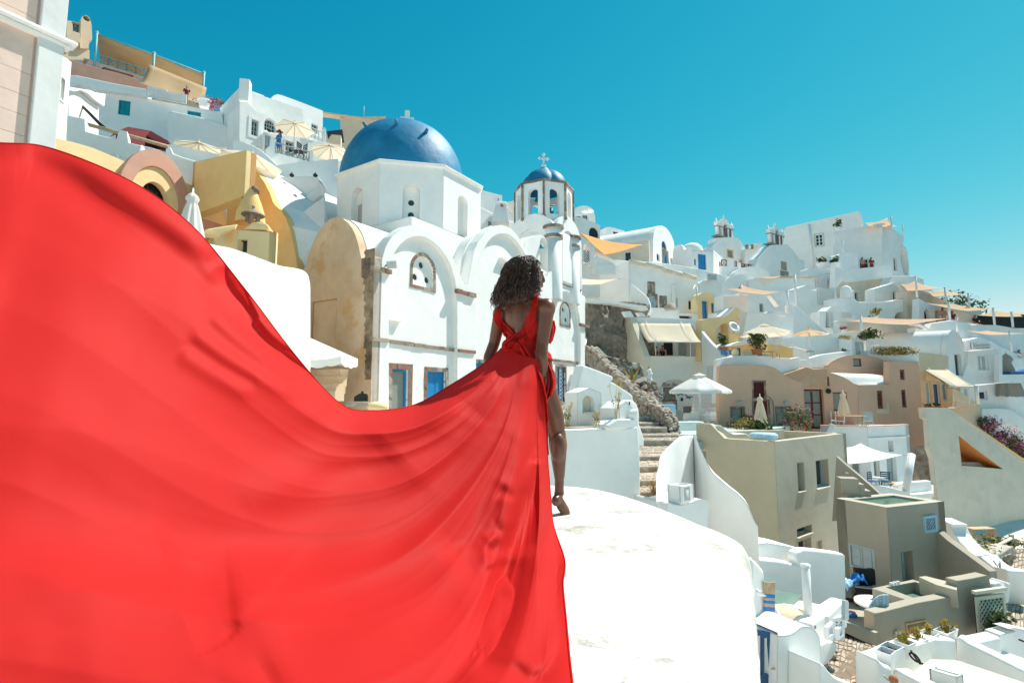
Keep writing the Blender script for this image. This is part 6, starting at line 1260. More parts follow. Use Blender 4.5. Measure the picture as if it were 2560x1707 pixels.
ORG = mat('orange_plaster',(.66,.27,.07)); tc_ = (sum(p[0] for p in tri[0]) / 8,sum(p[1] for p in tri[0]) / 8); M().ring(wj,[(tc_[0] + (a - tc_[0]) * .999,tc_[1] + (z - tc_[1]) * .999) for a,z in tri[0]],[(tc_[0] + (a - tc_[0]) * .985,tc_[1] + (z - tc_[1]) * .985) for a,z in tri[0]],-.03,-1.58).build('opening_lining',ORG,o)
slab(o,'wall',wj,J(1300,2300,1300,1568,1290,1330,1262,1100,1245,930,1210,830,1192,560,1160,540,1146,446,1250,445,1390,446,1500,525,1650,635,1800,745,1950,855,2110,970,2200,1030,2220,2300),.28,CREAMW,[tri])
M().prism([wj.p(a,z,-1.6) for a,z in wj.poly(J(1690,560,2330,1120,1690,1120))],wj.n * -.1).build('orange_room',ORG,o)
M().prism([wj.p(a,z,-.91) for a,z in wj.poly(J(1600,985,1660,983,2060,1016,2100,1040,1600,1040))],wj.n * -.7).build('room_floor',WHITE,o)
for k in range(3): M().box(wj.p(*wj.sz(*J(1760 + 70 * k,985)),-1.1),(.7,.3,.2),wj.t).build('room_step',WPAINT,o)
p0,p1 = wj.sz(*J(1420,446)),wj.sz(*J(2140,940))
M().prism([wj.p(*wj.sz(*J(1395,446)),.05),wj.p(*wj.sz(*J(2200,1028)),.05),wj.p(*wj.sz(*J(2200,1040)),.05),wj.p(*wj.sz(*J(1390,455)),.05)],-wj.n * .18).build('coping_edge',CREAMW,o)
M().prism([wj.p(*p0,-.12),wj.p(*p1,-.12),wj.p(p1[0],p1[1] - .3,-.12),wj.p(p0[0],p0[1] - .3,-.12)],-wj.n * 1.3).build('slanted_coping',YEL,o)
YS[0] = 1.1
wk = W(J.x(1440),34.5,J.x(1700),35.5); slab(o,'porch_parapet',wk,J(1420,640,1425,445,1640,420,1680,405,1690,440,1702,600,1702,700),.4,BEIGE,bevel=.03)
table('low cream porch table beneath the roller awning',P(*J(1450,440),33),.6,.4,CREAM); 
for k in range(4): pot(['small round cactus on the porch edge closest to the peach end wall','squat dark cactus second along the porch edge','squat dark cactus third along the porch edge','tiny cactus at the porch edge nearest the parasol table'][k],P(*J(1175 + 42 * k,448),32.8),.12,.12,TERRA,n=50,rad=(.14,.14,.12),ls=.05,mats=LEAF[3:4],seed=70 + k)
w = W(J.x(1690),37,J.x(2250),39); o = T('white_house','white house side with a curved ramp parapet and a shadowed arch behind the bougainvillea','house',w.at(J.x(1900),HZ) + V((0,0,-4)))
ho = (w.poly(J(1860,900,1862,610,1900,585,1960,590,2030,620,2070,660,2090,740,2095,900)),.6)
slab(o,'wall',w,J(1690,1100,1700,455,1800,450,1960,455,2091,540,2250,640,2250,1100),1,WHITE,[ho]); hback(o,w,ho,CREAMW)
for k,(x,y,rx) in enumerate(((1760,620,1.1),(1880,700,1.3),(2010,790,1.2),(2110,850,1.2))): bush(['bougainvillea clump high on the slanted coping','bougainvillea clump halfway down the slanted coping','bougainvillea and green shrub clump lower on the coping','magenta clump cut by the frame edge'][k],P(*J(x,y),35.2),(rx,.7,.75),430,.1,LEAF[:4],80 + k,flowers=330 if k != 2 else 160,name='bougainvillea')
# --- Blue Sky house
YS[0] = 1.0
w = W(H.x(512),35.5,H.x(1215),37); o = T('white_house','white house lettered Blue Sky with a recessed balcony behind a cream awning','house',w.at(H.x(850),HZ) + V((0,0,-3)))
op = (w.poly(H(566,932,1068,935,1100,960,1172,1100,1173,1236,668,1230,640,1150,600,1030)),1.9)
hh = [op,win(o,w,I.b(828,418,912,514),'sash',STONES[2],PGLASS,nx=1,ny=1,dep=.15,fr=.05,sur=.12,stones=.3),win(o,w,I.b(818,535,930,745),'door',STONES[2],WPAINT,dep=.15,fr=.05,sur=.13,stones=.3),win(o,w,I.b(1015,595,1086,740),'sash',STONES[2],PGLASS,nx=1,ny=1,dep=.12,fr=.04,sur=.11,stones=.3)]
slab(o,'front_wall',w,I(640,900,630,500) + H(640,1560,630,1330,625,1240,560,1050,500,872,512,866,800,880,1085,895,1168,905,1185,1020,1215,1290,1230,1560) + I(1360,900),.35,WHITE,hh)
bw = w.off(-1.9); hd = [win(o,bw,H.b(615,1020,700,1225),'door',GWOOD,GWOOD,dep=.1),win(o,bw,H.b(955,1095,1036,1225),'shutter',GWOOD,GWOOD,dep=.1),win(o,bw,H.b(752,1095,812,1225),'door',WPAINT,WPAINT,dep=.1),win(o,bw,H.b(818,1060,905,1225),'gdoor',DWOOD,DARK,nx=1,ny=1,dep=.1),win(o,bw,H.b(1060,1090,1110,1220),'shutter',WPAINT,WPAINT,dep=.08)]
M().wslab(bw,bw.poly(H(520,900,1260,900,1260,1300,520,1300)),0,-.2,hd).build('balcony_back',WHITE,o)
bf = w.poly(H(500,1228,1200,1236)); M().prism([w.p(bf[0][0] - .5,bf[0][1] - .3,-.36),w.p(bf[1][0] + .5,bf[1][1] - .3,-.36),w.p(bf[1][0] + .5,bf[1][1] - .3,-2),w.p(bf[0][0] - .5,bf[0][1] - .3,-2)],(0,0,-.2)).build('balcony_floor',WHITE,o)
bs = w.poly(H(560,905,1100,915)); M().prism([w.p(bs[0][0],bs[0][1] - .02,-.36),w.p(bs[1][0],bs[1][1] - .02,-.36),w.p(bs[1][0],bs[1][1] - .02,-5),w.p(bs[0][0],bs[0][1] - .02,-5)],(0,0,-.14)).build('roof',WHITE,o)
wl = W(H.x(280),39.5,H.x(511),35.5); slab(o,'side_wall',wl,H(285,1420,290,1100,278,900,330,893,508,868,540,960,590,1100,640,1232,640,1480),.4,CREAMW,front=.02)  # shaded white side, warm bounce light put into its cream colour
slab(o,'flank_wall',W(H.x(1185),36.2,H.x(1370),34.8),H(1180,1560,1170,1000,1190,1030,1260,1110,1330,1180,1368,1240,1360,1290,1340,1320,1340,1560),.3,WHITE,[win(o,W(H.x(1185),36.2,H.x(1370),34.8),I.b(1222,205,1318,330),'shutter',WPAINT,WPAINT,dep=.08,fr=.05)])
awning('cream balcony awning with two curved support arms',P(*H(572,925),35.2),P(*H(1066,930),36.4),P(*H(1165,1100),34.6),P(*H(672,1096),33.5),CREAM,sag=.12,foot=P(*H(900,1236),34).z,arms=(.16,.82),val=.06)
figure('young man with dark hair bent over on the awning balcony',w.p(w.sz(*H(800,1200))[0],w.sz(*H(800,1205))[1] - 1.0,-.9),-60,1.55,top=BLACK,lean=.25,long_hair=False,bare=True)
figure('woman in a black strapless top on the awning balcony',w.p(w.sz(*H(878,1200))[0],w.sz(*H(878,1240))[1] - .95,-.95),-120,1.85,top=BLACK,bare=True)
tx = bpy.data.curves.new('lettering','FONT'); tx.body = 'Blue Sky'; tx.size = 1.18; tx.extrude = .012; tx.shear = .35; tx.space_character = 1.02
to_ = bpy.data.objects.new('t',tx); C.objects.link(to_); dg = bpy.context.evaluated_depsgraph_get(); tm = bpy.data.meshes.new_from_object(to_.evaluated_get(dg)); bpy.data.objects.remove(to_)
s0,z0 = w.sz(*I(800,392)); s1 = w.sz(*I(948,392))[0]; xs = [v.co.x for v in tm.vertices]; kx = (s1 - s0) / (max(xs) - min(xs))
lt = M(); lt.add([w.p(s0 + v.co.x * kx,z0 + v.co.y * kx * 1.05,.016 + v.co.z) for v in tm.vertices],[tuple(p.vertices) for p in tm.polygons]); lt.build('lettering',flat('slate_blue_paint',(.05,.09,.14)),o,merge=False)
M().prism([w.p(a,z,.004) for a,z in w.poly(I(755,460,775,415,800,375,850,340,910,328,970,335,1020,360,1060,410,1085,470,940,470,940,400,800,400,800,460))],w.n * .008).build('painted_arch',CREAMW,o)
for pts in ((750,470,775,465,800,475,812,472),(748,500,775,492,808,505),(945,478,975,465,1000,475),(1020,468,1045,500,1085,490),(1030,500,1055,490,1062,512)):
    M().tube([w.p(*w.sz(*I(pts[i],pts[i + 1])),.016) for i in range(0,len(pts),2)],.035,5).build('painted_wave',DBLUE,o)
for x,y in ((980,515),(1248,155),(768,525)): c_ = w.at(*I(x,y)); M().ell(c_ + w.n * .12,(.09,.09,.14),8,6).build('wall_lamp',BLACK,o)
ds = w.rect(I.b(805,545,900,640)); slats(o,w.off(-.08),None,6,WPAINT,True,'door_bar',raw=(ds[0],ds[1],ds[2],ds[3]),gap=.5)
parasol('big white parasol on the terrace in front of the lettered house',P(*I(1150,285),30.2),1.72,.92,P(*I(1165,745),30.2).z,8,WCANV,ang=.35,valance=.16,vent=True)

# ================================================================ wall, shrine and stepped path beside the roof
def stone_bit(par,c,ax,ay,nrm,rx,ry,th,mt,rg,k=6,name='stone'):
    """one irregular flat-topped stone"""
    a0 = rg.uniform(0,6); top = []; bot = []
    for i in range(k):
        a = a0 + 2 * pi * i / k; f = rg.uniform(.78,1.05); q = c + ax * rx * f * cos(a) + ay * ry * f * sin(a); top.append(q * 1 + nrm * th - (q - c) * .1); bot.append(q - nrm * th * .6)
    m = M(); m.add(top + bot,[tuple(range(k))] + [(i,(i + 1) % k,k + (i + 1) % k,k + i) for i in range(k)]); return m.build(name,mt,par,recalc=True,merge=False)
def pave(par,q,nu,nv,mats,th=.02,seed=1,gap=.14,name='stone',maxn=999,inset=None):
    """stones laid over the four-cornered sheet q"""
    rg = random.Random(seed); q = [V(p) for p in q]; f = lambda u,v: q[0] * (1 - u) * (1 - v) + q[1] * u * (1 - v) + q[2] * u * v + q[3] * (1 - u) * v
    nrm = (q[1] - q[0]).cross(q[3] - q[0]).normalized(); nrm = nrm if nrm.z > 0 or nrm.y < 0 else -nrm
    jit = {}
    for i in range(nu + 1):
        for j in range(nv + 1): jit[i,j] = ((i + rg.uniform(-.33,.33)) / nu if 0 < i < nu else i / nu,(j + rg.uniform(-.33,.33)) / nv if 0 < j < nv else j / nv)
    n = 0
    for j in range(nv):
        for i in range(nu):
            if n >= maxn: return
            cs_ = [jit[i,j],jit[i + 1,j],jit[i + 1,j + 1],jit[i,j + 1]]; cu = sum(c[0] for c in cs_) / 4; cv = sum(c[1] for c in cs_) / 4; pts = []
            for k in range(4):
                a,b_ = cs_[k],cs_[(k + 1) % 4]
                for t_ in (.12,.5,.88):
                    u,v = a[0] + (b_[0] - a[0]) * t_,a[1] + (b_[1] - a[1]) * t_; g = gap + rg.uniform(0,.08) + (.0 if t_ == .5 else .05); pts.append((u + (cu - u) * g,v + (cv - v) * g))
            h = th * rg.uniform(.6,1.3); top = [f(*p) + nrm * h for p in pts]; bot = [f(cu + (p[0] - cu) * 1.06,cv + (p[1] - cv) * 1.06) - nrm * th for p in pts]; m = M(); k = len(pts)
            m.add(top + bot,[tuple(range(k))] + [(a,(a + 1) % k,k + (a + 1) % k,k + a) for a in range(k)]); m.build(name,rg.choice(mats),par,merge=False); n += 1
w = W(1335,10.2,1606,10.9); o = T('shaded_wall','smooth white block wall in bluish shade between the woman and the steps','wall',w.at(1600,HZ) + V((0,0,-4)))
slab(o,'wall',w,[(1250,1700),(1260,1079),(1440,1074),(1560,1070),(1597,1067),(1601,1140),(1608,1700)],2.2,WHITE,bevel=.05)
zt_ = w.sz(1500,1072)[1]
bd = setting(M().prism([w.p(.2,zt_ + .004,-.35),w.p(w.L - .35,zt_ + .004,-.35),w.p(w.L - .35,zt_ + .004,-2.1),w.p(.2,zt_ + .004,-2.1)],(0,0,.015)).build('ground',DIRT,None))
def shrine(label,cx,Y,hw,y0,ysh,yap,nb,ang):
    wq = W(I.x(cx - hw),Y,I.x(cx + hw),Y + .25); o = T('shrine',label,'shrine',wq.at(I.x(cx),1068))
    ho = niche(wq,I.b(*nb),.16) if nb else None
    slab(o,'body',wq,I(cx - hw,y0,cx - hw,ysh,cx,yap,cx + hw,ysh,cx + hw,y0),.55,WHITE,[ho] if ho else []); 
    if ho: hback(o,wq,ho,CREAMW); s0,s1,z0,z1 = wq.rect(I.b(*nb)); M().box(wq.p((s0 + s1) / 2,z0 - .02,.02),(s1 - s0 + .05,.1,.04),wq.t).build('shelf',WHITE,o)
    return o
shrine('little white roadside shrine with an arched niche',125,11.3,112,800,455,408,(64,480,172,636),0)
shrine('tiny white gabled shrine beside the top of the steps',462,10.9,78,790,605,536,None,0)
wq = W(I.x(300),10.6,I.x(600),10.95); o = T('white_ledge','white kerb ledge running from the tiny gabled shrine to the wall corner','ledge',wq.at(I.x(450),1070)); slab(o,'ledge',wq,I(288,800,290,762,380,705,540,700,545,640,585,600,590,800),.5,WHITE,bevel=.04)
slab(o,'post',W(I.x(490),11.6,I.x(640),12),I(495,900,498,535,530,520,570,560,588,610,590,740,635,870,638,960,600,960),.3,WHITE,bevel=.04); M().tube([P(*I(498,535),11.5),P(*I(497,575),11.5)],.015,5).build('bolt',BLACK,o)
wq = W(I.x(-20),12.4,I.x(545),13.6); o = T('parapet_wall','white stair parapet sloping down from the church corner','wall',wq.at(I.x(300),HZ)); slab(o,'wall',wq,I(-10,900,10,400,60,200,100,205,345,300,350,330,330,350,360,365,500,455,530,480,540,540,545,800,540,900),.3,WHITE,bevel=.04)
rg = random.Random(8)
def stalks(label,base,h,n,spread,mt=DRYG,seed=1,heads=True):
    o = T('dry_plant',label,'plant',base); rg = random.Random(seed); base = V(base)
    for k in range(n):
        d = V((rg.uniform(-1,1) * spread,rg.uniform(-.4,.4) * spread,1)).normalized(); l = h * rg.uniform(.55,1); c = base + V((rg.uniform(-.05,.05),0,0)); pts = [c,c + d * l * .5 + V((0,0,.03)),c + d * l]; M().tube(pts,[.008,.006,.003],4).build('stalk',mt,o)
        if heads: foliage('flower_head',o,pts[-1],(.05,.05,.05),24,.018,[YLEAF,mt],seed + k); foliage('leaf',o,pts[1],(.05,.05,.09),12,.022,[mt,LEAF[2]],seed + 40 + k)
stalks('tall dry yellow fennel stalk between the two shrines',P(*I(385,715),10.9),.98,6,.22,seed=2); stalks('small yellow weed in front of the arched shrine',P(*I(200,772),10.8),.32,5,.3,seed=4); stalks('pale dry weeds at the church foot beside the shrine',P(*N(480,1020),11),.55,7,.3,seed=6); stalks('low green weed by the gabled shrine',P(*I(300,775),10.8),.16,6,.5,LEAF[1],seed=7,heads=False); stalks('brown grass tuft growing beside the lower steps',P(*I(725,1395),11.3),.34,14,.5,YLEAF,seed=8,heads=False); stalks('small weed at the wall corner near the top steps',P(*I(610,905),13.5),.22,8,.5,LEAF[1],seed=9,heads=False)
# --- stepped path
stair = T('stone_steps','rough stone stepped path with pale mortar climbing beside the shaded wall','steps',P(1640,1290,11))
st = [(11.54,615,735,1375,1430),(12.14,610,745,1270,1330),(13.3,605,770,1140,1200),(14.36,600,800,1045,1090),(17.0,600,930,895,955),(17.9,640,900,848,893),(18.6,632,790,780,848),(19.3,625,720,735,782),(20.1,590,670,676,740)]
for k,(Y,x0,x1,yt,yb) in enumerate(st):
    x0 -= 40; x1 += 60; a,b_ = P(*I(x0,yt),Y),P(*I(x1,yt),Y + .12); zt_ = a.z; zb_ = P(*I(x0,yb),Y).z; Yn = st[k + 1][0] if k + 1 < len(st) else Y + 1; dp = Yn - Y + .3; b_.z = zt_
    a2 = V((a.x * (Y + dp) / Y * .98,a.y + dp,zt_)); b2 = V((b_.x * (Y + dp) / Y,b_.y + dp,zt_)); a3,b3 = [p + V((0,0,0)) for p in (a2,b2)]
    s_ = M().prism([V((p.x,p.y,zb_ - .25)) for p in (a,b_,b2,a2)],(0,0,zt_ - zb_ + .25)).build('step',MORTAR,stair,bevel=.03)
    pave(s_,(a,b_,b2,a2),5,max(2,int(dp / .42)),PAVE,.014,seed=k,gap=.10); pave(s_,(V((a.x,a.y - .002,zb_)),V((b_.x,b_.y - .002,zb_)),b_ + V((0,-.002,-.02)),a + V((0,-.002,-.02))),5,1,PAVE + STONES[5:],.018,seed=50 + k,gap=.14)
pave(M().prism([P(*I(560,1440),11.5),P(*I(820,1440),11.5),P(*I(860,1640),10.2),P(*I(560,1640),10.2)],(0,0,-.2)).build('step',MORTAR,stair),(P(*I(560,1640),10.2),P(*I(860,1640),10.2),P(*I(820,1440),11.5),P(*I(560,1440),11.5)),5,4,PAVE,.014,seed=90)
# --- rubble stair wall with white coping, agave bank
w = W(I.x(80),27,I.x(910),18.6); o = T('rubble_wall','brown rubble stair wall with a pale sloping coping, climbing from the steps','wall',w.at(I.x(700),HZ) + V((0,0,-2)))
tl_ = [(95,20),(130,40),(220,125),(350,255),(440,345),(540,440),(600,490),(700,555),(790,610),(840,660),(860,720),(880,790),(905,830)]; bl_ = [(860,860),(780,800),(700,760),(600,680),(560,560),(480,470),(360,370),(200,270),(95,180)]
slab(o,'core',w,[I(*p) for p in tl_] + [I(*p) for p in bl_],.34,ROCK)
for k in range(95):
    i = rg.randrange(len(tl_) - 1); u = rg.random(); x,y = tl_[i][0] + (tl_[i + 1][0] - tl_[i][0]) * u,tl_[i][1] + (tl_[i + 1][1] - tl_[i][1]) * u; dn = rg.uniform(12,150 if x > 300 else 100); 
    if y + dn > 850: continue
    c = w.p(*w.sz(*I(x,y + dn)),.0); stone_bit(o,c,w.t,V((0,0,1)),w.n,rg.uniform(.07,.19),rg.uniform(.05,.13),.05,rg.choice(STONES[:3] + STONES[5:] + PAVE),rg)
for k in range(200):
    u = rg.random() * (len(tl_) - 2); i = int(u); f = u - i; x,y = tl_[i][0] + (tl_[i + 1][0] - tl_[i][0]) * f,tl_[i][1] + (tl_[i + 1][1] - tl_[i][1]) * f
    c = w.p(*w.sz(*I(x,y + 6)),rg.uniform(-.34,.02)); r = rg.uniform(.05,.13); M().ell(c,(r * 1.4,r,r * rg.uniform(.4,.7)),7,5,Matrix.Rotation(rg.uniform(0,3),3,V((rg.random() - .5,rg.random() - .5,1)))).build('stone',rg.choice(STONES[5:] * 2 + PAVE),o,smooth=25)
o = T('rock_wall','rough grey rock face under the white terrace beside the church','wall',P(*H(350,1250),33)); w = W(H.x(60),34.5,H.x(700),36.8)
rows = []; s0,s1 = w.sz(*H(70,900))[0],w.sz(*H(715,900))[0]
for j in range(40):
    row = []
    for i in range(60):
        s = s0 + (s1 - s0) * i / 59; z = w.sz(*H(400,1420))[1] + (w.sz(*H(400,722))[1] - w.sz(*H(400,1420))[1]) * j / 39; p = w.p(s,z); row.append(p + w.n * (noise.fractal(p * .8,1,2,5) * .5 + noise.noise(p * 4) * .15))
    rows.append(row)
M().grid(rows,smooth=False).build('rock_face',ROCK,o)
slab(o,'white_capping',W(H.x(90),34,H.x(690),35.6),H(88,735,92,692,220,704,360,722,500,744,660,768,680,800,640,800,520,778,360,748,200,738),.6,WHITE,bevel=.05)
for a in ((445,815,510,812,545,868,475,870),(575,825,615,825,655,860,600,862)): wq = W(H.x(440),33.8,H.x(660),34.6); slab(o,'lit_slab',wq,H(*a),.3,WHITE)
w = W(I.x(270),30,I.x(640),30.5); o = T('mortared_stone_wall','dark stones set in white mortar below the awning house','wall',w.at(I.x(480),HZ)); slab(o,'wall',w,I(240,420,150,60,200,20,290,110,420,140,520,170,600,185,630,230,640,420),.8,CREAMW,bevel=.05)
for k in range(120):
    x,y = rg.uniform(270,620),rg.uniform(130,340)
    if y < 110 + (x - 290) * .22 + 14: continue
    stone_bit(o,w.p(*w.sz(*I(x,y)),0),w.t,V((0,0,1)),w.n,rg.uniform(.10,.26),rg.uniform(.08,.2),.05,rg.choice(STONES),rg)
o = T('rock_bank','heap of brown rocks under the agave by the white parasol terrace','rocks',P(*I(620,580),24))
M().add([P(*I(x,y),Y) for x,y,Y in ((480,430,26),(700,340,26.5),(760,580,22.5),(590,480,22.5),(480,330,28),(640,300,28.5),(760,700,22),(640,560,22))],[(0,1,2,3),(4,5,1,0),(3,2,6,7)]).build('soil',ROCK,o)
for k in range(110):
    u,v = rg.random(),rg.random(); x = 490 + u * 190 + v * 80; y = 350 + v * 230 + u * 20; c = P(*I(x,y),26.2 - 3.6 * v); r = rg.uniform(.1,.26); M().ell(c,(r,r * .8,r * rg.uniform(.5,.85)),7,5,Matrix.Rotation(rg.uniform(0,3),3,V((rg.random(),rg.random(),1)))).build('stone',rg.choice(STONES[:4]),o,smooth=20)
o = T('agave','striped agave with long pointed leaves on the rock bank','plant',P(*I(525,365),26.8)); b0 = P(*I(525,370),26.8)
for k in range(13):
    a = 2 * pi * k / 13 + .2; tilt = .35 + .35 * (k % 3) / 2; L_ = 1.0 * (1.15 - tilt * .4); rows = []
    for i in range(7):
        u = i / 6; r = L_ * u; d = V((cos(a) * sin(tilt * (1 + .4 * u)),sin(a) * sin(tilt * (1 + .4 * u)),cos(tilt * (1 + .4 * u)))); c = b0 + d * r; s_ = V((-sin(a),cos(a),0)) * .075 * (1 - u) ** .6 * (.6 + u); rows.append([c - s_,c + d.cross(s_).normalized() * -.015,c + s_])
    M().grid(rows).build('leaf',LEAF[2] if k % 2 else YLEAF,o,recalc=False)
o = T('garden_bench','small pale blue bench behind the agave','bench',P(*I(510,350),28)); wq = W(I.x(410),27.8,I.x(612),28); s0,s1,z0,z1 = wq.rect(I.b(412,290,610,352))
for k in range(5): M().box(wq.p(s0 + (s1 - s0) * (k + .5) / 5,(z0 + z1) / 2,0),((s1 - s0) / 5 - .04,.05,z1 - z0),wq.t).build('back_slat',LBLUEC,o)
M().box(wq.p((s0 + s1) / 2,z0 + .05,.25),(s1 - s0,.5,.05),wq.t).build('seat',LBLUEC,o)
o = T('driftwood_post','gnarled driftwood post strung with shells at the terrace corner','post',P(*I(690,400),26)); M().tube([P(*I(x,y),26) for x,y in ((690,400),(680,340),(686,290),(676,240),(690,210),(672,212))],[.10,.09,.11,.09,.08,.05],8).build('trunk',WOOD,o)
for k in range(5): M().ell(P(*I(684 + (k % 2) * 8,250 + 28 * k),25.8),(.13,.08,.1),8,6).build('shell',WPAINT,o)
o = T('hanging_stones','cluster of reddish stones piled at the terrace corner below the driftwood post','rocks',P(*I(735,580),25))
for k in range(26): M().ell(P(*I(715 + rg.uniform(-30,40),370 + 8 * k),25 - .02 * k),(rg.uniform(.12,.2),.15,rg.uniform(.1,.17)),7,5).build('stone',rg.choice(STONES[:4]),o,smooth=20)
# --- terrace before the lettered house
zt_ = P(*I(1000,745),33).z; fl_ = setting(M().prism([V((p.x,p.y,zt_)) for p in (P(*I(860,800),21.5),P(*I(1140,870),20.5),P(*I(1700,800),27),P(*I(2000,790),30.5),P(*I(1340,740),36),P(*I(700,740),36))],(0,0,-.3)).build('terrace_floor',mat('pale_teal_floor',(.42,.52,.50),stain=.2,round_=0),None))
o = T('white_gatepost','low pale blue gate and white kerb at the terrace entrance','gate',P(*I(860,770),23.5)); M().box(P(*I(842,705),23.5),(.9,.12,1.35),(1,.2)).build('panel',LBLUEC,o,bevel=.03); M().box(P(*I(945,765),24),(2.4,.5,.4),(1,.15)).build('kerb',WHITE,o,bevel=.05)
zs_ = zt_
def tf(x,Y): p = P(I.x(x),HZ,Y); return V((p.x,Y,zs_))
for k,(x,Y,rz,nm) in enumerate(((1190,30.5,120,'white slatted chair under the big white parasol, facing the cloth-covered table'),(1270,30,60,'white slatted chair with its back to the plaster stairs'))): chair('chair',nm,tf(x,Y),rz,WPAINT,'chairs under the white parasol',back=.55)
o = table('small table draped with a white cloth by the white parasol',tf(1075,30.5),.42,.74,WPAINT); M().lathe(tf(1075,30.5),[(0,.765),(.44,.76),(.50,.5),(.47,.35)],20).build('cloth',WCANV,o,recalc=False); o2 = table('white garden table between the two slatted chairs',tf(1225,29.6),.4,.72,WPAINT)
o = T('plaster_stairs','white plaster stairs rising between the lettered house and the peach house','stairs',tf(1290,33.4))
for k in range(8): c_ = tf(1292,32.6 + .34 * k); M().box(c_ + V((0,0,.13 + .26 * k - .13 * k)),(3.2 - .1 * k,.4,.26 + .26 * k),(1,.05)).build('step',WHITE,o)
wq = W(I.x(1345),29,I.x(1520),29); slats(T('picket_fence','low maroon picket fence before the peach house','fence',P(*I(1450,800),28.8)),W(I.x(1400),28.8,I.x(1530),28.8),I.b(1402,725,1525,800),8,MAROON,True,'picket',frame=False,gap=.5)
bush('golden yellow-leaved shrub beside the maroon picket fence',P(*I(1555,770),28.2),(.75,.5,.5),420,.07,[YLEAF,YLEAF,LEAF[2]],91); bush('spiky bright green aloe under the folded beige parasol',P(*I(1710,785),28),(.75,.4,.45),160,.17,[LEAF[2],LEAF[1]],92,stems=0); bush('pink flowering shrub at the peach house corner',P(*I(2030,720),28.6),(1.0,.6,.95),560,.075,LEAF[:3],93,flowers=110); bush('small pink geranium beneath the dark framed window',P(*I(1600,690),29.6),(.55,.3,.35),200,.07,LEAF[:3],94,flowers=90)
# --- curved white rock wall with the air conditioner
def curvewall(label,pts,name='curved_wall',th=.35,mt=WHITE,cat='wall'):
    """pts: (crop x, y_top, y_bottom, Y)"""
    o = T(name,label,cat,P(*I(pts[0][0],pts[0][2]),pts[0][3])); sm = smooth_line(pts,5); top = [P(*I(x,a),Y) for x,a,b_,Y in sm]; bot = [P(*I(x,b_),Y) for x,a,b_,Y in sm]; bot = [V((t.x,t.y,min(b_.z,t.z - .1))) for t,b_ in zip(top,bot)]
    rows = [bot,[b_ * .5 + t * .5 for t,b_ in zip(top,bot)],top,[t + V((.03,.12,.03)) for t in top],[t + V((.1,th,-.05)) for t in top],[V((b_.x + .1,b_.y + th,b_.z)) for b_ in bot]]
    rows = [[p + V((noise.noise(p * 1.3) * .06,noise.noise(p * 1.3 + V((9,0,0))) * .06,0)) for p in r] for r in rows]
    M().grid(rows).build('wall',mt,o,smooth=50,bevel=0); return o
curvewall('wavy sunlit white wall curling around the air conditioner box',[(742,1260,1900,10.2),(780,1120,1900,10.8),(830,1010,1900,11.3),(900,930,1900,11.8),(1000,875,1900,12.3),(1098,866,1900,12.9)])
curvewall('curving white wall in blue shade below the beige-green house',[(1096,864,2000,12.95),(1140,872,2000,12.6),(1165,960,2000,12.3),(1205,1080,2000,12.0),(1260,1195,2000,11.7),(1400,1320,2000,11.2),(1540,1430,2000,10.7),(1620,1530,2000,10.4),(1665,1640,2100,10.2),(1690,1700,2100,10.1)])
o = T('white_ledge','rounded white ledge holding the air conditioner box','ledge',P(*I(1050,1560),10.3)); wq = W(I.x(845),10.0,I.x(1250),10.5); slab(o,'ledge',wq,smooth_line(I(845,1720,850,1500,900,1490,975,1500,1060,1480,1140,1450,1200,1455,1240,1480,1245,1540,1230,1720),3),.9,WHITE,bevel=.08)
bx = box2(I.x(965),10.1,I.x(830),I.x(1068),150,40); o = T('air_conditioner','boxy white air conditioner housing with a perforated side','air conditioner',bx.c + V((0,0,-2.5))); za,zb_ = bx.zs(*I(965,1498)),bx.zs(*I(965,1322)); bx.build(o,za,zb_,WPAINT,pw=.03)
s0,s1,z0,z1 = bx.wr.rect(I.b(980,1318,1055,1475)); fo = lattice(o,bx.wr,s0,s1,z0,z1,.02,WPAINT,.05,.011,fr=.03,back=GWOOD)
# --- beige-green house with three blue windows
bx = box2(1930,19,1741,2108,135,38); o = T('grey_green_house','tall plain grey-green house, bounced light painted paler on one side, with small blue windows','house',bx.c + V((0,0,-7)))
zt_ = bx.zs(1930,1103.5); hr_ = [win(o,bx.wr,J.b(-22,955,42,1225),'sash',BLUE,GLASS,nx=1,ny=1,dep=.3,fr=.05,sill=1),win(o,bx.wr,J.b(152,930,268,1190),'sash',PBLUE,GLASS,nx=1,ny=1,dep=.3,fr=.06,sill=1),win(o,bx.wr,K.b(718,108,860,186),'sash',PBLUE,GLASS,nx=1,ny=1,dep=.28,fr=.05,sill=1),win(o,bx.wr,K.b(730,228,855,420),'gdoor',WPAINT,GLASS,nx=2,ny=1,dep=.28,fr=.05),win(o,bx.wr,K.b(905,240,955,420),'shutter',GREY,GREY,dep=.12,fr=.03)]
bx.build(o,-9,zt_,mat('bounce_lit_plaster',(.56,.48,.34),stain=.35,staincol=(.5,.43,.31),round_=.03),hr=hr_,mr=GREY,parapet=.55,pw=.3,roofm=CREAMW)  # paler copy of the grey plaster paints bounced light onto this side
LIT_W = MATS['bounce_lit_plaster']
wq = W(*(bx.wl.a.xy),*(bx.c.xy),plan=True); slab(o,'raised_parapet',wq,I(1125,1000,1123,745,1150,740,1250,745,1262,752,1385,880,1500,890,1500,920,1500,1000),.3,LIT_W,front=.004)
rt = lambda x,y,Y,z=None: P(*I(x,y),Y)
o = T('pouffe','round pale blue patterned floor cushion on the grey-green house roof','cushion',P(*I(1750,885),20)); c_ = P(*I(1752,884),20); M().lathe(c_,[(0,.0),(.42,.0),(.48,.06),(.48,.16),(.42,.22),(.1,.24),(0,.235)],28).build('cushion',LBLUEC,o,smooth=60)
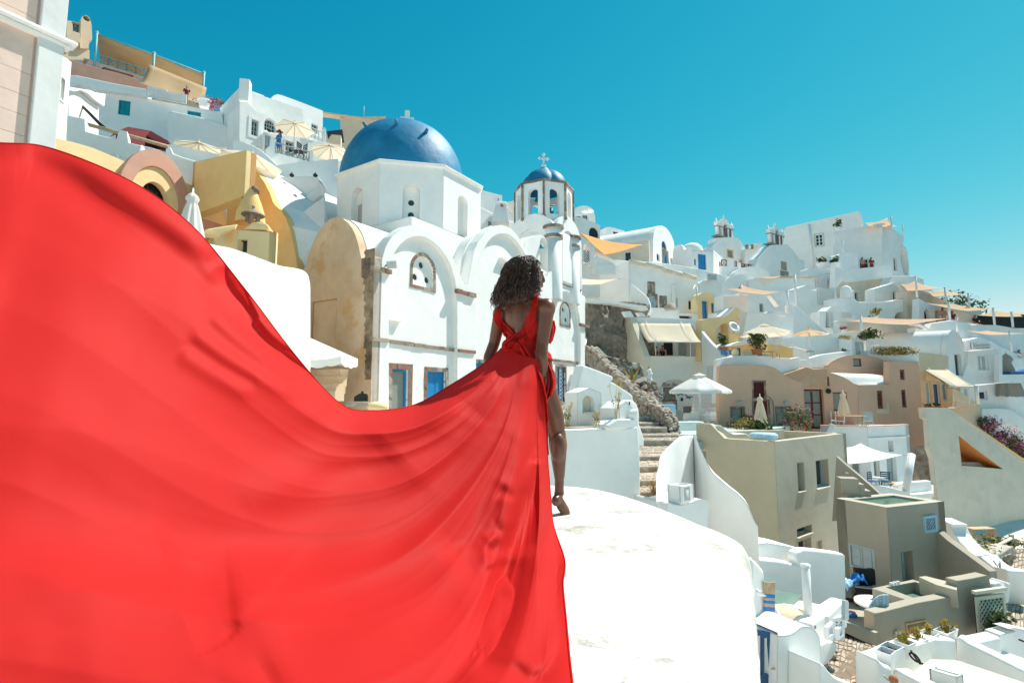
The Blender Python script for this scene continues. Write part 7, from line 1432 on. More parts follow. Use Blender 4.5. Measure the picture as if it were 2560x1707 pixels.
for k in range(22): a = 2 * pi * k / 22; M().lathe(c_ + V((.485 * cos(a),.485 * sin(a),.05 + .08 * (k % 2))),[(.0,0),(.03,.02),(0,.05)],6).build('dot',WPAINT,o)
o = T('sun_bed','grey-white padded sun bed sloping behind the roof parapet','sun bed',P(*I(1480,860),21)); wq = W(I.x(1300),20.6,I.x(1640),20.9); slab(o,'mattress',wq,I(1300,790,1330,755,1360,760,1420,810,1480,840,1590,835,1625,855,1630,890,1380,885),.9,CREAMW,bevel=.06)
o = T('roof_wall','low grey-green kerb wall at the back of the house roof','wall',P(*I(1750,830),22.4)); slab(o,'wall',W(I.x(1440),22.2,I.x(1950),22.6),I(1440,880,1445,815,1700,806,1940,806,1948,880),.3,GREY)
# --- taupe pool house
bx = box2(2197,16.5,2073,2338,116,20); o = T('pool_house','taupe cube house carrying a narrow green roof pool, with a pale blue vent','house',bx.c + V((0,0,-6.1))); zt_ = bx.zs(2197,1264.5)
hl = [win(o,bx.wl,L.b(88,290,328,508),'shutter',GWOOD,GWOOD,dep=.04,fr=.06)]; hr_ = [win(o,bx.wr,L.b(578,338,688,640),'gdoor',PBLUE,GLASS,nx=1,ny=1,dep=.32,fr=.10)]
bx.build(o,-7,zt_,TAUPE,hl=hl,hr=hr_,parapet=.14,pw=.32,roofm=TAUPE)
ctr = (bx.c + bx.b) / 2; m = M(); wp = [(q.lerp(ctr,.26)) for q in (bx.c,bx.r,bx.b,bx.l)]; m.face([V((q.x,q.y,zt_ - .07)) for q in wp]); m.build('pool_surface',WATER,o)
rimw = M(); qo = [q for q in (bx.c,bx.r,bx.b,bx.l)]; rimw.grid([[V((q.x,q.y,zt_ + .002)) for q in (p.lerp(ctr,.01) for p in qo)],[V((q.x,q.y,zt_ + .002)) for q in wp],[V((q.x,q.y,zt_ - .12)) for q in wp]],smooth=False,close=True).build('pool_rim',mat('pale_concrete',(.50,.45,.35),stain=.2,round_=0),o)
s0,s1,z0,z1 = bx.wr.rect(L.b(772,0,894,160)); lattice(o,bx.wr,s0,s1,z0,z1,.03,PBLUE,.12,.018,fr=.09,back=DARK)
w = W(J.x(420),19.5,J.x(780),18.6); o = T('outdoor_stairs','taupe outdoor stairs behind a slanting parapet with tiny step lights','stairs',w.at(J.x(600),HZ) + V((0,0,-6)))
slab(o,'parapet',w,J(300,1500,340,900,425,975,540,1070,650,1165,770,1275,1180,1300,1180,1500),.2,TAUPE); 
for k,(x,y) in enumerate(((440,1095),(495,1145),(555,1205))): c_ = P(*J(x,y),18.5); M().box(c_ + V((0,0,-.25)),(.55,.5,.5),(.95,-.3)).build('step',TAUPE,o,bevel=.015)
for x,y in ((440,1050),(575,1158),(712,1262)): M().box(w.p(*w.sz(*J(x,y)),.02),(.1,.04,.06),w.t).build('step_light',WPAINT,o)

# ================================================================ pool terrace and paths in the low corner
wt = W(L.x(320),13.5,L.x(1400),15.0); o = T('terrace_wall','taupe terrace wall with a raised end block and a slatted copper vent','wall',wt.at(L.x(700),HZ) + V((0,0,-6.6)))
slab(o,'wall',wt,L(330,1330,322,915,380,905,560,860,720,818,900,785,1108,745,1092,640,1090,612,1250,585,1370,560,1395,585,1420,720,1420,1330),.28,TAUPE,bevel=.02)
s0,s1,z0,z1 = wt.rect(L.b(622,1005,790,1120)); fo = M().ring(wt,rect(s0 - .05,s1 + .05,z0 - .05,z1 + .05),rect(s0,s1,z0,z1),.03,-.02).build('vent_frame',LWOOD,o); M().prism([wt.p(a,z,.004) for a,z in rect(s0,s1,z0,z1)],wt.n * .004).build('vent_back',DWOOD,fo)
for k in range(13): a = s0 + (s1 - s0) * (k + .5) / 13; M().tube([wt.p(a - .04,z0,.02),wt.p(a + .04,z1,.02)],.022,4).build('vent_slat',LWOOD,fo)
c_ = wt.p(*wt.sz(*L(525,1110)),.05); M().ell(c_,(.12,.1,.1),12,8).build('wall_lamp',CREAM,o); 
for k in range(4): M().tube([c_ + V((-.10 + .065 * k,-.09,-.09)),c_ + V((-.10 + .065 * k,-.11,.0)),c_ + V((-.10 + .065 * k,-.06,.1))],.012,4).build('lamp_rib',GWOOD,o)
zd = wt.sz(*L(560,862))[1]; fz = P(*L(150,860),15.6).z
up = lambda x,y,z: PZ(*L(x,y),z)
o = T('plunge_pool','small sunken plunge pool with pale green water and a concrete rim','pool',up(690,750,zd))
rim = [up(*q,zd) for q in ((300,682),(690,812),(1112,745),(680,600))]; inn = [up(*q,zd) for q in ((425,672),(700,776),(1000,716),(700,622))]; low = [V((q.x,q.y,zd - .28)) for q in inn]
M().grid([[V((q.x,q.y,zd - 1.3)) for q in rim],rim,inn,low],smooth=False,close=True).build('pool_rim',mat('worn_concrete',(.40,.36,.28),stain=.4,round_=0),o); M().face(low).build('pool_surface',WATER,o)
for k in range(3): M().lathe(up(480 + 30 * k,652 - 7 * k,zd),[(.05,0),(.05,.06),(0,.08)],10).build('jet_button',WPAINT,o)
fl_ = setting(M().prism([V((p.x,p.y,fz)) for p in (P(*L(-40,1080),13),P(*L(330,1080),13.3),P(*L(420,690),16.5),P(*L(1400,560),17.5),P(*L(1300,500),19),P(*L(60,560),18.5),P(*L(-60,700),16))],(0,0,-.25)).build('patio_floor',MATS['worn_concrete'],None))
o = T('stone_bench','long sunlit concrete bench slab beyond the plunge pool','bench',up(920,640,zd)); M().prism([up(*q,zd + .25) for q in ((735,575),(800,568),(1092,640),(1090,700),(900,650))],(0,0,-.45)).build('slab',MATS['pale_concrete'],o)
o = T('doormat','dark mat lying in the shaded corner behind the concrete bench','mat',up(980,575,fz)); M().prism([up(*q,fz + .02) for q in ((865,560),(905,545),(1130,590),(1100,610))],(0,0,.02)).build('mat',BLACK,o)
w = W(L.x(890),16.9,L.x(1400),15.2); o = T('slanted_wall','taupe garden wall with a slanting top behind the concrete bench','wall',w.at(L.x(1100),HZ) + V((0,0,-6.3))); slab(o,'wall',w,L(885,660,885,158,910,155,1000,235,1150,345,1300,455,1392,525,1400,700,1300,700),.25,TAUPE)
w = W(L.x(1160),14.5,L.x(1480),14.85); o = T('lattice_gate','tall cream lattice gate leaning beside the taupe terrace wall','gate',w.at(L.x(1320),HZ) + V((0,0,-6.7))); s0,s1,z0,z1 = w.rect(L.b(1180,712,1450,1110)); lattice(o,w,s0,s1,z0,z1,.25,mat('cream_paint',(.62,.58,.44),round_=0,bump=0),.14,.022,fr=.09,name='lattice',back=DARK); M().box(w.p((s0 + s1) / 2,z1 + .12,.25),(s1 - s0 + .1,.1,.08),w.t).build('gate_rail',MATS['cream_paint'],o)
# furniture
c_ = P(*L(235,690),15.8); o = T('outdoor_sofa','black wicker outdoor seat with a thick back cushion','sofa',V((c_.x,c_.y,fz))); zz = c_.z - .05; M().box(c_ + V((0,0,0)),(.66,.5,.2),(.93,-.36)).build('seat',BLACK,o,bevel=.04); M().box(c_ + V((.16,.24,.28)),(.55,.12,.5),(.93,-.36)).build('backrest',BLACK,o,bevel=.04); M().box(V((c_.x,c_.y,fz + .15)),(.6,.45,.3),(.93,-.36)).build('base',DWOOD,o)
rg = random.Random(5)
for nm,x,y,mt_,r in (('crumpled bright blue towel heaped beside the black sofa',165,590,BLUEC,.22),('crumpled white towel drooping below the blue one',105,632,LBLUEC,.24)):
    c_ = P(*L(x,y),16.0); o = T('towel',nm,'towel',c_ - V((0,0,.2))); rows = []
    for i in range(9): rows.append([c_ + V((r * (j / 13 - .5) * 2.0,r * (i / 8 - .5) * 1.5,.1 + .1 * noise.noise(V((i * .55,j * .5,x * .1))) + .1 * noise.noise(V((i * 1.4,j * 1.3,x * .2))) - .5 * ((j / 13 - .5) ** 2 + (i / 8 - .5) ** 2))) for j in range(14)])
    M().grid(rows).build('cloth',mt_,o,solid=.02)
table('round white patio table beside the curved panel',V((P(*L(360,830),14.6).x,14.6,fz)),.56,fz * -1 + P(*L(360,815),14.6).z,WPAINT)
c_ = P(*L(365,1050),13.7); w = W(L.x(268),13.75,L.x(462),13.6); o = T('curved_panel','pale grey-blue plank panel with a quarter-round top','gate',V((c_.x,c_.y,fz)))
for k in range(6):
    x0,x1 = 270 + 31.5 * k,268 + 31.5 * (k + 1); f = lambda x: 745 + 125 * (1 - min(1,(x - 262) / 150)) ** 2.2 if x < 430 else 745; slab(o,'plank',w,L(x0,1060,x0,f(x0),(x0 + x1) / 2,f((x0 + x1) / 2),x1,f(x1),x1,1060),.05,PBLUE if k % 2 else LBLUEC)
for nm,x,y,mt_ in (('blue slipper on the patio by the curved panel',110,935,BLUEC),('red slipper lying behind the blue one',95,910,MAROONC),('small red bag at the foot of the white pool wall',75,790,MAROONC)): c_ = PZ(*L(x,y),fz + .05); M().ell(c_,(.16,.08,.06),10,6).build('slipper' if 'slip' in nm else 'bag',mt_,None); tag(LAST[0],nm,'slipper' if 'slip' in nm else 'bag')
# --- white pool terrace nearer the roof
w = W(K.x(270),10.2,K.x(1180),12.6); o = T('pool_terrace','white walled terrace with a turquoise pool beside the roof edge','terrace',w.at(K.x(800),HZ) + V((0,0,-5)))
bw = W(K.x(280),12.2,K.x(1180),13.0); slab(o,'back_wall',bw,K(270,1000,300,402,560,430,730,465,705,400,725,350,790,322,900,330,1030,345,1150,362,1175,380,1182,800,1160,850,1000,1000),.28,WHITE,bevel=.06)
slab(o,'upper_ledge',W(K.x(280),12.6,K.x(900),13.6),K(270,420,290,275,440,258,600,285,770,318,735,350,715,400,738,470,560,435,300,405),1.0,WHITE)
zp = P(*K(640,820),11.2).z; M().face([PZ(*K(*q),zp) for q in ((420,770),(520,700),(770,740),(700,835),(520,830),(420,900))]).build('pool_surface',WATER,o)
M().prism([PZ(*K(*q),zp + .06) for q in ((565,818),(690,838),(738,795),(1000,848),(1170,800),(1010,950),(930,935))],(0,0,-.5)).build('pool_kerb',WHITE,o)
M().prism([PZ(*K(*q),zp - .1) for q in ((420,815),(520,812),(935,935),(860,1010),(600,990),(420,980))],(0,0,-.3)).build('pool_deck',BEIGE,o)
slab(o,'front_wall',W(K.x(860),10.4,K.x(1180),12.2),K(860,1300,858,1010,940,950,1050,880,1165,800,1190,800,1200,970,1170,980,1150,900,1060,960,1060,1170,980,1215,940,1300),.3,WHITE,bevel=.06)
slab(o,'near_block',W(K.x(300),9.6,K.x(420),9.9),K(290,1100,300,410,340,430,408,510,420,620,436,1100),.5,WHITE,bevel=.05); M().tube([P(*K(330,700),9.5),P(*K(415,750),9.6)],.035,8).build('hand_rail',WHITE,o)
post('slim leaning white pole on the pool terrace corner',K.x(798),1287 + 478 / 3.734,1287 + 1020 / 3.734,10.3,.075)
w2 = W(K.x(412),9.7,K.x(522),9.9); o = T('woven_mat','striped blue and straw woven mat hung over the pool terrace wall','mat',P(*K(465,975),9.8))
for k,(a,b_,m_) in enumerate(((622,735,WOOD),(735,768,BLUEC),(768,795,WOOD),(795,820,BLUEC),(820,856,WOOD),(856,892,BLUEC),(892,972,WOOD))): slab(o,'stripe',w2,K(418,a + 2,515,a + 8,513,b_ + 6,420,b_),.03,m_)
o = T('cushion_pile','beige rumpled cushion left on the pool deck','cushion',P(*K(610,960),10.4)); M().ell(P(*K(600,935),10.4),(.36,.28,.13),16,10,Matrix.Rotation(.3,3,'X')).build('cushion',CREAM,o); M().tube([P(*K(525,880),10.2),P(*K(560,955),10.1),P(*K(590,1000),10.0)],.03,6).build('frame_bar',WPAINT,o)
o = T('iron_plate','rusty reddish-brown round-topped plate behind the leaning pole','plate',P(*K(810,1020),10.4)); slab(o,'plate',W(K.x(735),10.45,K.x(890),10.5),smooth_line(K(735,975,760,950,800,935,850,932,880,945,882,985,850,1035),3) + K(760,1040),.06,TERRA)
o = T('cloth_rag','knotted dark and blue rag tied around the foot of the leaning pole','cloth',P(*K(800,1065),10)); 
for k in range(7): M().ell(P(*K(765 + 14 * k,1035 + 9 * (k % 3)),10.0),(.09,.07,.06),8,6).build('knot',BLACK if k % 3 else DWOOD,o)
M().grid([[P(*K(x,y),9.9 + .05 * ((i + j) % 2)) for j,y in enumerate((1030,1060,1090,1118))] for i,x in enumerate((740,715,690,660,630))]).build('blue_tail',BLUEC,o,solid=.01)
# gate pier and gate
w = W(K.x(540),8.8,K.x(945),9.4); o = T('gate_pier','thick rounded white gate pier beside the dark blue gate','pier',w.at(K.x(740),HZ) + V((0,0,-6)))
slab(o,'pier',w,smooth_line(K(535,1700,540,1140,545,1125,590,1122,650,1115,700,1090,745,1055,775,1040,830,1042,870,1060,910,1110,938,1180,942,1400,950,1700),3),.7,WHITE,bevel=.10); slab(o,'curved_foot',W(K.x(940),8.6,K.x(1250),9.2),smooth_line(K(935,1380,970,1400,1010,1450,1070,1510,1150,1550,1240,1575),3) + K(1240,1750,935,1750),.5,WHITE,bevel=.06); slab(o,'side_block',W(K.x(935),10.2,K.x(1105),10.8),K(930,1420,935,1215,1000,1180,1060,1182,1100,1205,1100,1235,1050,1330,990,1400),.7,WHITE,bevel=.06)
w = W(K.x(330),8.75,K.x(565),8.85); o = T('gate','dark blue wooden gate with an open slot and brass handle','gate',w.at(K.x(450),HZ) + V((0,0,-6)))
sl = [(w.poly(K(x0,1480,x0,y_,x0 + 18,y_ - 8,x0 + 42,y_,x0 + 42,1490)),.05) for x0,y_ in ((352,1130),(415,1150))]
slab(o,'gate_leaf',w,K(330,1700,335,1085,348,1068,400,1075,470,1095,520,1118,540,1140,556,1700),.05,DBLUE,sl)
hp = w.p(*w.sz(*K(510,1395)),.03); M().lathe(hp,[(0,0),(.055,0),(.055,.02),(0,.025)],16,axis=w.n.to_track_quat('Z','Y').to_matrix()).build('handle_rose',BEIGE,o); M().tube([hp,hp + w.n * .06,hp + w.n * .06 - w.t * .13 + V((0,0,-.01))],.016,8).build('door_handle',BEIGE,o); k_ = w.p(*w.sz(*K(517,1432)),.01); M().lathe(k_,[(0,0),(.045,0),(.045,.02),(0,.022)],14,axis=w.n.to_track_quat('Z','Y').to_matrix()).build('lock_plate',BEIGE,o)
w = W(K.x(1050),10.9,K.x(1180),11.3); o = T('utility_box','white perforated utility box door leaning open at the terrace wall','box',w.at(K.x(1110),HZ) + V((0,0,-5.8))); slab(o,'panel',w,K(1057,1178,1057,958,1160,940,1170,945,1170,1165),.12,WPAINT,bevel=.02)
for k in range(5):
    for x in (1088,1128): M().tube([w.p(*w.sz(*K(x,1000 + 32 * k)),.0),w.p(*w.sz(*K(x,1000 + 32 * k)),.012)],.018,8).build('vent_hole',DARK,o)
slab(o,'side_panel',W(K.x(1165),11.2,K.x(1205),11.6),K(1168,980,1170,800,1195,798,1203,815,1203,970,1190,985),.06,GWOOD); w = W(K.x(870),10.2,K.x(1040),10.9); slats(o,w,K.b(885,1010,925,1080),5,WPAINT,name='louvre',d=.2); slats(o,w,K.b(985,1030,1015,1080),4,WPAINT,name='louvre',d=.2)
# --- paved lane
lane = T('lane','dusty lane paved with flat brown stones between the pool terraces','lane',P(*K(1250,1400),11.5)); lane['kind'] = 'structure'
q = (P(*K(900,1640),8.7),P(*K(1530,1640),10.6),P(*K(1560,1230),13.5),P(*K(1060,1060),13.2)); M().prism(q,(0,0,-.2)).build('lane_bed',mat('dark_lane_earth',(.22,.17,.12),var=.3,scale=5,bump=.5,round_=0,fine=.2),lane); pave(lane,q,14,13,PAVE + STONES[2:3] + STONES[5:],.03,seed=6,gap=.16)
w = W(K.x(1160),12.9,K.x(1500),13.4); o = T('kerb_wall','low taupe kerb wall under the patio edge','kerb',w.at(K.x(1300),HZ) + V((0,0,-6.6))); slab(o,'kerb',w,K(1150,1085,1165,1000,1230,1010,1330,1050,1450,1100,1480,1090,1500,1240,1450,1225,1300,1160),.3,TAUPE)
o = T('manhole_cover','flat dark stone slab lying loose in the lane','slab',P(*K(1150,1480),10.6)); M().box(P(*K(1150,1482),10.55),(.42,.3,.05),(.9,-.35)).build('slab',STONES[4],o)
# --- white tub terrace at the very corner
w = W(L.x(350),10.2,L.x(1120),12.6); o = T('white_terrace','white plaster terrace with a seat block and flower boxes along its edge','terrace',w.at(L.x(500),HZ) + V((0,0,-6)))
zt_ = P(*L(900,1400),10.8).z
slab(o,'front_wall',w,L(352,1750,358,1345,480,1300,600,1240,760,1190,900,1150,1090,1165,1100,1300,1110,1750),.35,WHITE,bevel=.07)
M().prism([PZ(*L(*q),zt_) for q in ((480,1440),(640,1330),(900,1345),(1080,1350),(1900,1620),(1900,1800),(700,1700))],(0,0,-.3)).build('terrace_floor',CREAMW,o)
w2 = W(L.x(1080),11.6,L.x(1800),10.6); slab(o,'side_wall',w2,L(1080,1360,1078,1165,1100,1130,1200,1195,1420,1300,1800,1490,1800,1640),.3,WHITE,bevel=.06)
w3 = W(L.x(480),9.3,L.x(800),8.6); slab(o,'low_front',w3,L(470,1800,484,1440,510,1425,600,1480,760,1560,900,1620,900,1800),.25,WHITE,bevel=.06); slab(o,'corner_post',W(L.x(355),9.6,L.x(510),9.8),L(355,1800,358,1340,420,1400,490,1420,500,1800),.4,WHITE,bevel=.05)
bx = box2(L.x(875),9.9,L.x(636),L.x(932),135,22); bx.build(o,zt_ - .3,bx.zs(*L(875,1445)),WHITE,name='seat_block',pw=.03)
M().tube([P(*L(410,1500),9.3),P(*L(490,1568),9.3)],.02,6).build('hand_rail',GWOOD,o); M().ell(P(*L(500,1530),9.25),(.07,.07,.07),10,8).build('wall_lamp',TERRA,o)
o = T('power_cable','loose black cable loop lying on the white seat block','cable',P(*L(700,1380),9.9)); M().tube([P(*L(x,y),9.9) for x,y in smooth_line([(660,1262),(690,1310),(745,1385),(740,1350),(700,1300),(660,1285),(652,1305),(700,1355),(772,1385)],5)],.018,5).build('loop',BLACK,o)
for k,(x0,y0,x1,y1,pl,nm) in enumerate(((372,1268,490,1405,0,'empty white plastic flower box turned sideways at the terrace corner'),(405,1262,560,1330,0,'empty white flower box next to the sideways one'),(545,1215,665,1275,1,'white flower box with orange drying flowers nearest the empty boxes'),(670,1180,785,1240,1,'white flower box with drooping yellow plants, second planted one'),(780,1130,890,1190,1,'white flower box with tall yellow sprouts, third planted one'),(895,1090,1090,1160,1,'longest white flower box full of yellow-green leaves'))):
    cx,cy = (x0 + x1) / 2,(y0 + y1) / 2; Yb = 9.7 + (cx - 400) * .0042; c_ = P(*L(cx,cy),Yb); o = T('flower_box',nm,'flower box',c_ - V((0,0,.15)),'flower boxes on the terrace edge'); wd_ = (x1 - x0) / 3.73 / F * Yb; ax = V((.85,.5,0)).normalized() if k else V((.6,-.8,0)); ay = V((-ax.y,ax.x,0)); L_ = wd_ * (1.0 if k else .95)
    m = M(); f = lambda a,b_,z: c_ + ax * a + ay * b_ + V((0,0,z)); rr = [[f(a * L_ / 2 * s,b_ * .13 * s,z) for a,b_ in ((-1,-1),(1,-1),(1,1),(-1,1))] for s,z in ((.82,-.14),(1,.1),(1.06,.1),(1.06,.14),(.96,.14),(.93,.05))]; m.grid(rr,smooth=False,close=True); m.face(rr[0][::-1]); m.build('box',WPAINT,o); M().face(rr[-1]).build('soil',DIRT if pl else DARK,o)
    if pl: foliage('foliage',o,c_ + V((0,0,.2)),(L_ * .42,.12,.15),46,.055,[YLEAF,LEAF[2],YLEAF],100 + k)
    if pl:
        for q in range(4): a = random.uniform(-.35,.35) * L_; M().tube([c_ + ax * a + V((0,0,.05)),c_ + ax * (a + .05) + V((0,0,random.uniform(.22,.4)))],[.018,.008],5).build('stem',YLEAF,o)
w = W(L.x(1080),12.6,L.x(1800),13.2); o = T('white_tub','white plaster tub basin with a broad flat rim at the frame corner','basin',w.at(L.x(1400),HZ) + V((0,0,-6.2)))
zt2 = P(*L(1300,1140),12.2).z; M().prism([PZ(*L(*q),zt2) for q in ((1080,1165),(1150,1120),(1355,1078),(1500,1140),(1320,1180),(1190,1205))],(0,0,-.9)).build('rim_block',WHITE,o,bevel=.04)
slab(o,'back_wall',W(L.x(1480),12.9,L.x(1900),13.4),L(1480,1420,1490,1115,1640,1080,1560,1060,1640,1050,1900,1110,1900,1500),.3,WHITE); M().prism([PZ(*L(*q),zt2 - .55) for q in ((1190,1215),(1420,1290),(1500,1260),(1900,1400),(1900,1560),(1500,1420))],(0,0,-.2)).build('tub_floor',WHITE,o); M().tube([w.p(*w.sz(*L(1620,1140)),.1),w.p(*w.sz(*L(1640,1150)),.3)],.02,6).build('tap',BLACK,o)
# --- beyond the lattice gate: white ramp, bench, fence, lane
w = W(L.x(895),18.5,L.x(1600),15.0); o = T('white_ramp','bright white winding ramp wall dropping behind the taupe garden wall','wall',w.at(L.x(1250),HZ) + V((0,0,-6)))
slab(o,'ramp',w,L(880,300,895,20,960,50,1045,85,1030,105,1060,170,1110,240,1180,310,1300,380,1420,475,1540,500,1570,520,1560,700,1540,830,1420,680,1390,520,1100,300,905,150),.5,WHITE,bevel=.06)
slab(o,'block',W(L.x(1280),17,L.x(1540),17.2),L(1280,480,1290,380,1400,362,1490,385,1530,430,1535,490),1,WHITE,bevel=.05); slab(o,'end_pier',W(L.x(1420),14.9,L.x(1610),15.1),L(1420,1120,1425,640,1500,625,1545,700,1545,620,1600,640,1580,820,1555,830,1560,1000,1480,1060),.4,WHITE,bevel=.05)
M().tube([P(*L(1430,420),16.2),P(*L(1470,480),16.1),P(*L(1490,430),16.1),P(*L(1495,490),16.1)],.03,6).build('iron_rail',GWOOD,o)
bush('leafy green plant growing at the foot of the lattice gate',P(*L(1515,1040),13.9),(.36,.3,.42),260,.085,LEAF[:3],120)
o = T('garden_bench','plain weathered wooden bench against the huge pale wall','bench',P(*L(1310,215),24)); c_ = P(*L(1308,125),24); M().box(c_,(1.12,.42,.06),(.98,.1)).build('seat',WOOD,o); M().box(c_ + V((0,0,-.28)),(1.0,.06,.06),(.98,.1)).build('stretcher',WOOD,o)
for s in (-.48,.48): M().box(c_ + V((s,0,-.24)),(.07,.38,.46),(.98,.1)).build('leg',WOOD,o)
o = T('rail_fence','low cream timber rail fence around the garden patch','fence',P(*L(1440,370),20.5)); fp = [P(*L(x,y),Y) for x,y,Y in ((1112,245,22),(1425,310,20),(1600,215,22.5))]
for a,b_ in zip(fp[:-1],fp[1:]):
    for dz in (0,-.32): M().tube([a + V((0,0,dz)),b_ + V((0,0,dz))],.06,6).build('rail',MATS['cream_paint'],o)
for p in fp + [fp[0].lerp(fp[1],.5)]: M().box(p + V((0,0,-.25)),(.12,.12,.8)).build('post',MATS['cream_paint'],o)
bush('green and rust coloured ground planting behind the rail fence',P(*L(1420,275),22.5),(1.7,.8,.35),520,.09,LEAF[:3] + [YLEAF],121,stems=0); bush('grey-green scrub spilling over the white ramp',P(*L(1250,320),19.2),(.9,.5,.4),300,.07,[LEAF[1],LEAF[2],DRYG],122,stems=3)
path = T('path','broad path of pale cobbles and earth descending at the frame edge','path',P(*L(1600,700),15)); path['kind'] = 'structure'
q = (P(*L(1430,1180),13.4),P(*L(1900,1180),13.8),P(*L(1900,300),23),P(*L(1500,330),22)); M().prism(q,(0,0,-.2)).build('path_bed',MATS['dark_lane_earth'],path); pave(path,q,12,14,PAVE + STONES[5:],.03,seed=16,gap=.15)
w = W(L.x(1440),19.4,L.x(1660),20.5); o = T('rubble_kerb','rough rubble retaining kerb below the rail fence','kerb',w.at(L.x(1550),HZ) + V((0,0,-7))); slab(o,'core',w,L(1450,470,1455,380,1500,360,1610,290,1650,340,1640,400,1560,460,1520,500),.5,MORTAR,bevel=.04)
for k in range(14): stone_bit(o,w.p(*w.sz(*L(1500 + rg.uniform(-10,120),400 + rg.uniform(-25,50))),0),w.t,V((0,0,1)),w.n,rg.uniform(.12,.25),rg.uniform(.08,.15),.05,rg.choice(PAVE),rg)
# cliff between the peach end wall and the huge pale wall
o = T('cliff','grey and brown volcanic cliff showing between the peach house and the huge pale wall','cliff',P(*J(1150,1200),31)); w = W(J.x(950),33.6,J.x(1330),32.6); rows = []
s0,s1 = w.sz(*J(960,1000))[0],w.sz(*J(1330,1000))[0]; za,zb_ = w.sz(*J(1200,1900))[1],w.sz(*J(1200,800))[1]
for j in range(48):
    row = []
    for i in range(30):
        p = w.p(s0 + (s1 - s0) * i / 29,za + (zb_ - za) * j / 47); row.append(p + w.n * (noise.fractal(p * .7,1,2,5) * .35 + .1 * noise.noise(p * 3)))
    rows.append(row)
CLIFF = mat('pale_cliff_rock',(.52,.47,.41),stain=1.0,staincol=(.20,.16,.13),var=.35,scale=1.2,bump=.8,bscale=6,round_=0,fine=.2)
M().grid(rows,smooth=False).build('rock_face',CLIFF,o)

# ================================================================ hillside and sea
PXs = [-900,-300,200,600,900,1300,1600,1900,2200,2560,3200]
TAB = {5: [2300] * 11,10: [1400,1300,1300,1300,1300,1450,1600,1800,1850,1850,1850],14: [950,950,950,1000,1150,1250,1400,1620,1680,1660,1660],20: [720,720,720,800,1020,1150,1220,1460,1540,1480,1480],
    28: [560,560,560,620,850,1020,1090,1280,1400,1420,1420],35: [430,450,450,540,780,950,980,1150,1230,1250,1250],42: [320,340,350,470,690,860,900,1000,1100,1180,1180],50: [250,270,280,440,600,780,820,860,880,920,940],
    60: [200,220,240,430,560,720,740,780,800,860,890],80: [350,400,450,560,650,760,780,800,830,880,900],130: [900] * 11}
ys = sorted(TAB); rows = []
for i in range(60):
    t_ = i / 59 * (len(ys) - 1); a = min(int(t_),len(ys) - 2); f = t_ - a; Y = ys[a] + (ys[a + 1] - ys[a]) * f; row = []
    for j in range(90):
        u = j / 89 * (len(PXs) - 1); b_ = min(int(u),len(PXs) - 2); g = u - b_; px = PXs[b_] + (PXs[b_ + 1] - PXs[b_]) * g
        py = (TAB[ys[a]][b_] * (1 - g) + TAB[ys[a]][b_ + 1] * g) * (1 - f) + (TAB[ys[a + 1]][b_] * (1 - g) + TAB[ys[a + 1]][b_ + 1] * g) * f
        p = P(px,py,Y); row.append(p + V((0,0,noise.noise(p * .25) * .3 - .3)))
    rows.append(row)
setting(M().grid(rows,smooth=True).build('hillside',mat('whitewashed_slope',(.66,.63,.57),stain=.4,staincol=(.42,.36,.29),round_=0,bump=.5),None))
BOUNCE = mat('bounce_ground',(.76,.73,.67),stain=.3,staincol=(.5,.45,.38),round_=0,bump=.3)
rows = [[V((x,y,-4.2 - .10 * max(0,x) - .02 * max(0,-y) + noise.noise(V((x,y,0)) * .15) * .3 + (max(0,-x - 4) * .35))) for x in range(-60,62,3)] for y in range(-80,8,3)]
setting(M().grid(rows).build('ground',BOUNCE,None))  # unseen pale sheet behind the camera, added to bounce sun onto shaded walls
SEA = flat('sea_water',(.01,.08,.16),.15,spec=.5)
setting(M().grid([[V((x,y,-75)) for x in (-5000,-400,400,5000)] for y in (-5000,-400,400,5000)],smooth=False).build('sea',SEA,None))

# ================================================================ white roof, woman, red dress
import numpy as np
ZR = -.82
ed = [PZ(px,py,ZR - .03) for px,py in [(1380,1215),(1440,1218.5),(1500,1226),(1570,1243),(1640,1266),(1700,1289),(1760,1313),(1810,1333),(1850,1352),(1868,1370),(1874,1400),(1877,1450),(1881,1520),(1885,1600),(1893,1704),(1905,1830)]]
ed = [V(p) for p in smooth_line(ed,5)]
ed = [V((-5,.2,0)),V((-5,4.6,0)),V((-3,4.68,0)),V((-1.5,4.68,0)),V((-.4,4.66,0))] + ed + [V((.4,.6,0)),V((0,.15,0))]
roof = T('plaster_roof','gently domed white plaster roof under the barefoot woman','roof',(0,2.4,-5))
cc = V((-.9,2.3,0)); rows = []
ed2 = []
for i in range(len(ed)):
    a,b = ed[i],ed[(i + 1) % len(ed)]; k = max(1,int((b - a).length / .05))
    ed2 += [a + (b - a) * j / k for j in range(k)]
for f,dz in [(.02,.03),(.3,.03),(.6,.028),(.8,.022),(.9,.012),(.95,.002),(.975,-.012),(.99,-.03),(1.0,-.06),(1.004,-.12),(1.006,-.2),(1.008,-.35),(1.01,-.6),(1.01,-1.2),(1.01,-2),(1.01,-4)]:
    row = []
    for e in ed2:
        p = V((cc.x + (e.x - cc.x) * f,cc.y + (e.y - cc.y) * f,ZR + dz))
        if f > .985:
            nz = noise.noise(p * 14) * .012 + noise.noise(p * 40) * .008; d = V((e.x - cc.x,e.y - cc.y,0)).normalized(); p += d * nz * (1 if f > 1 else .4)
        row.append(p)
    rows.append(row)
M().grid(rows,close=True).build('roof_shell',ROOFW,roof)
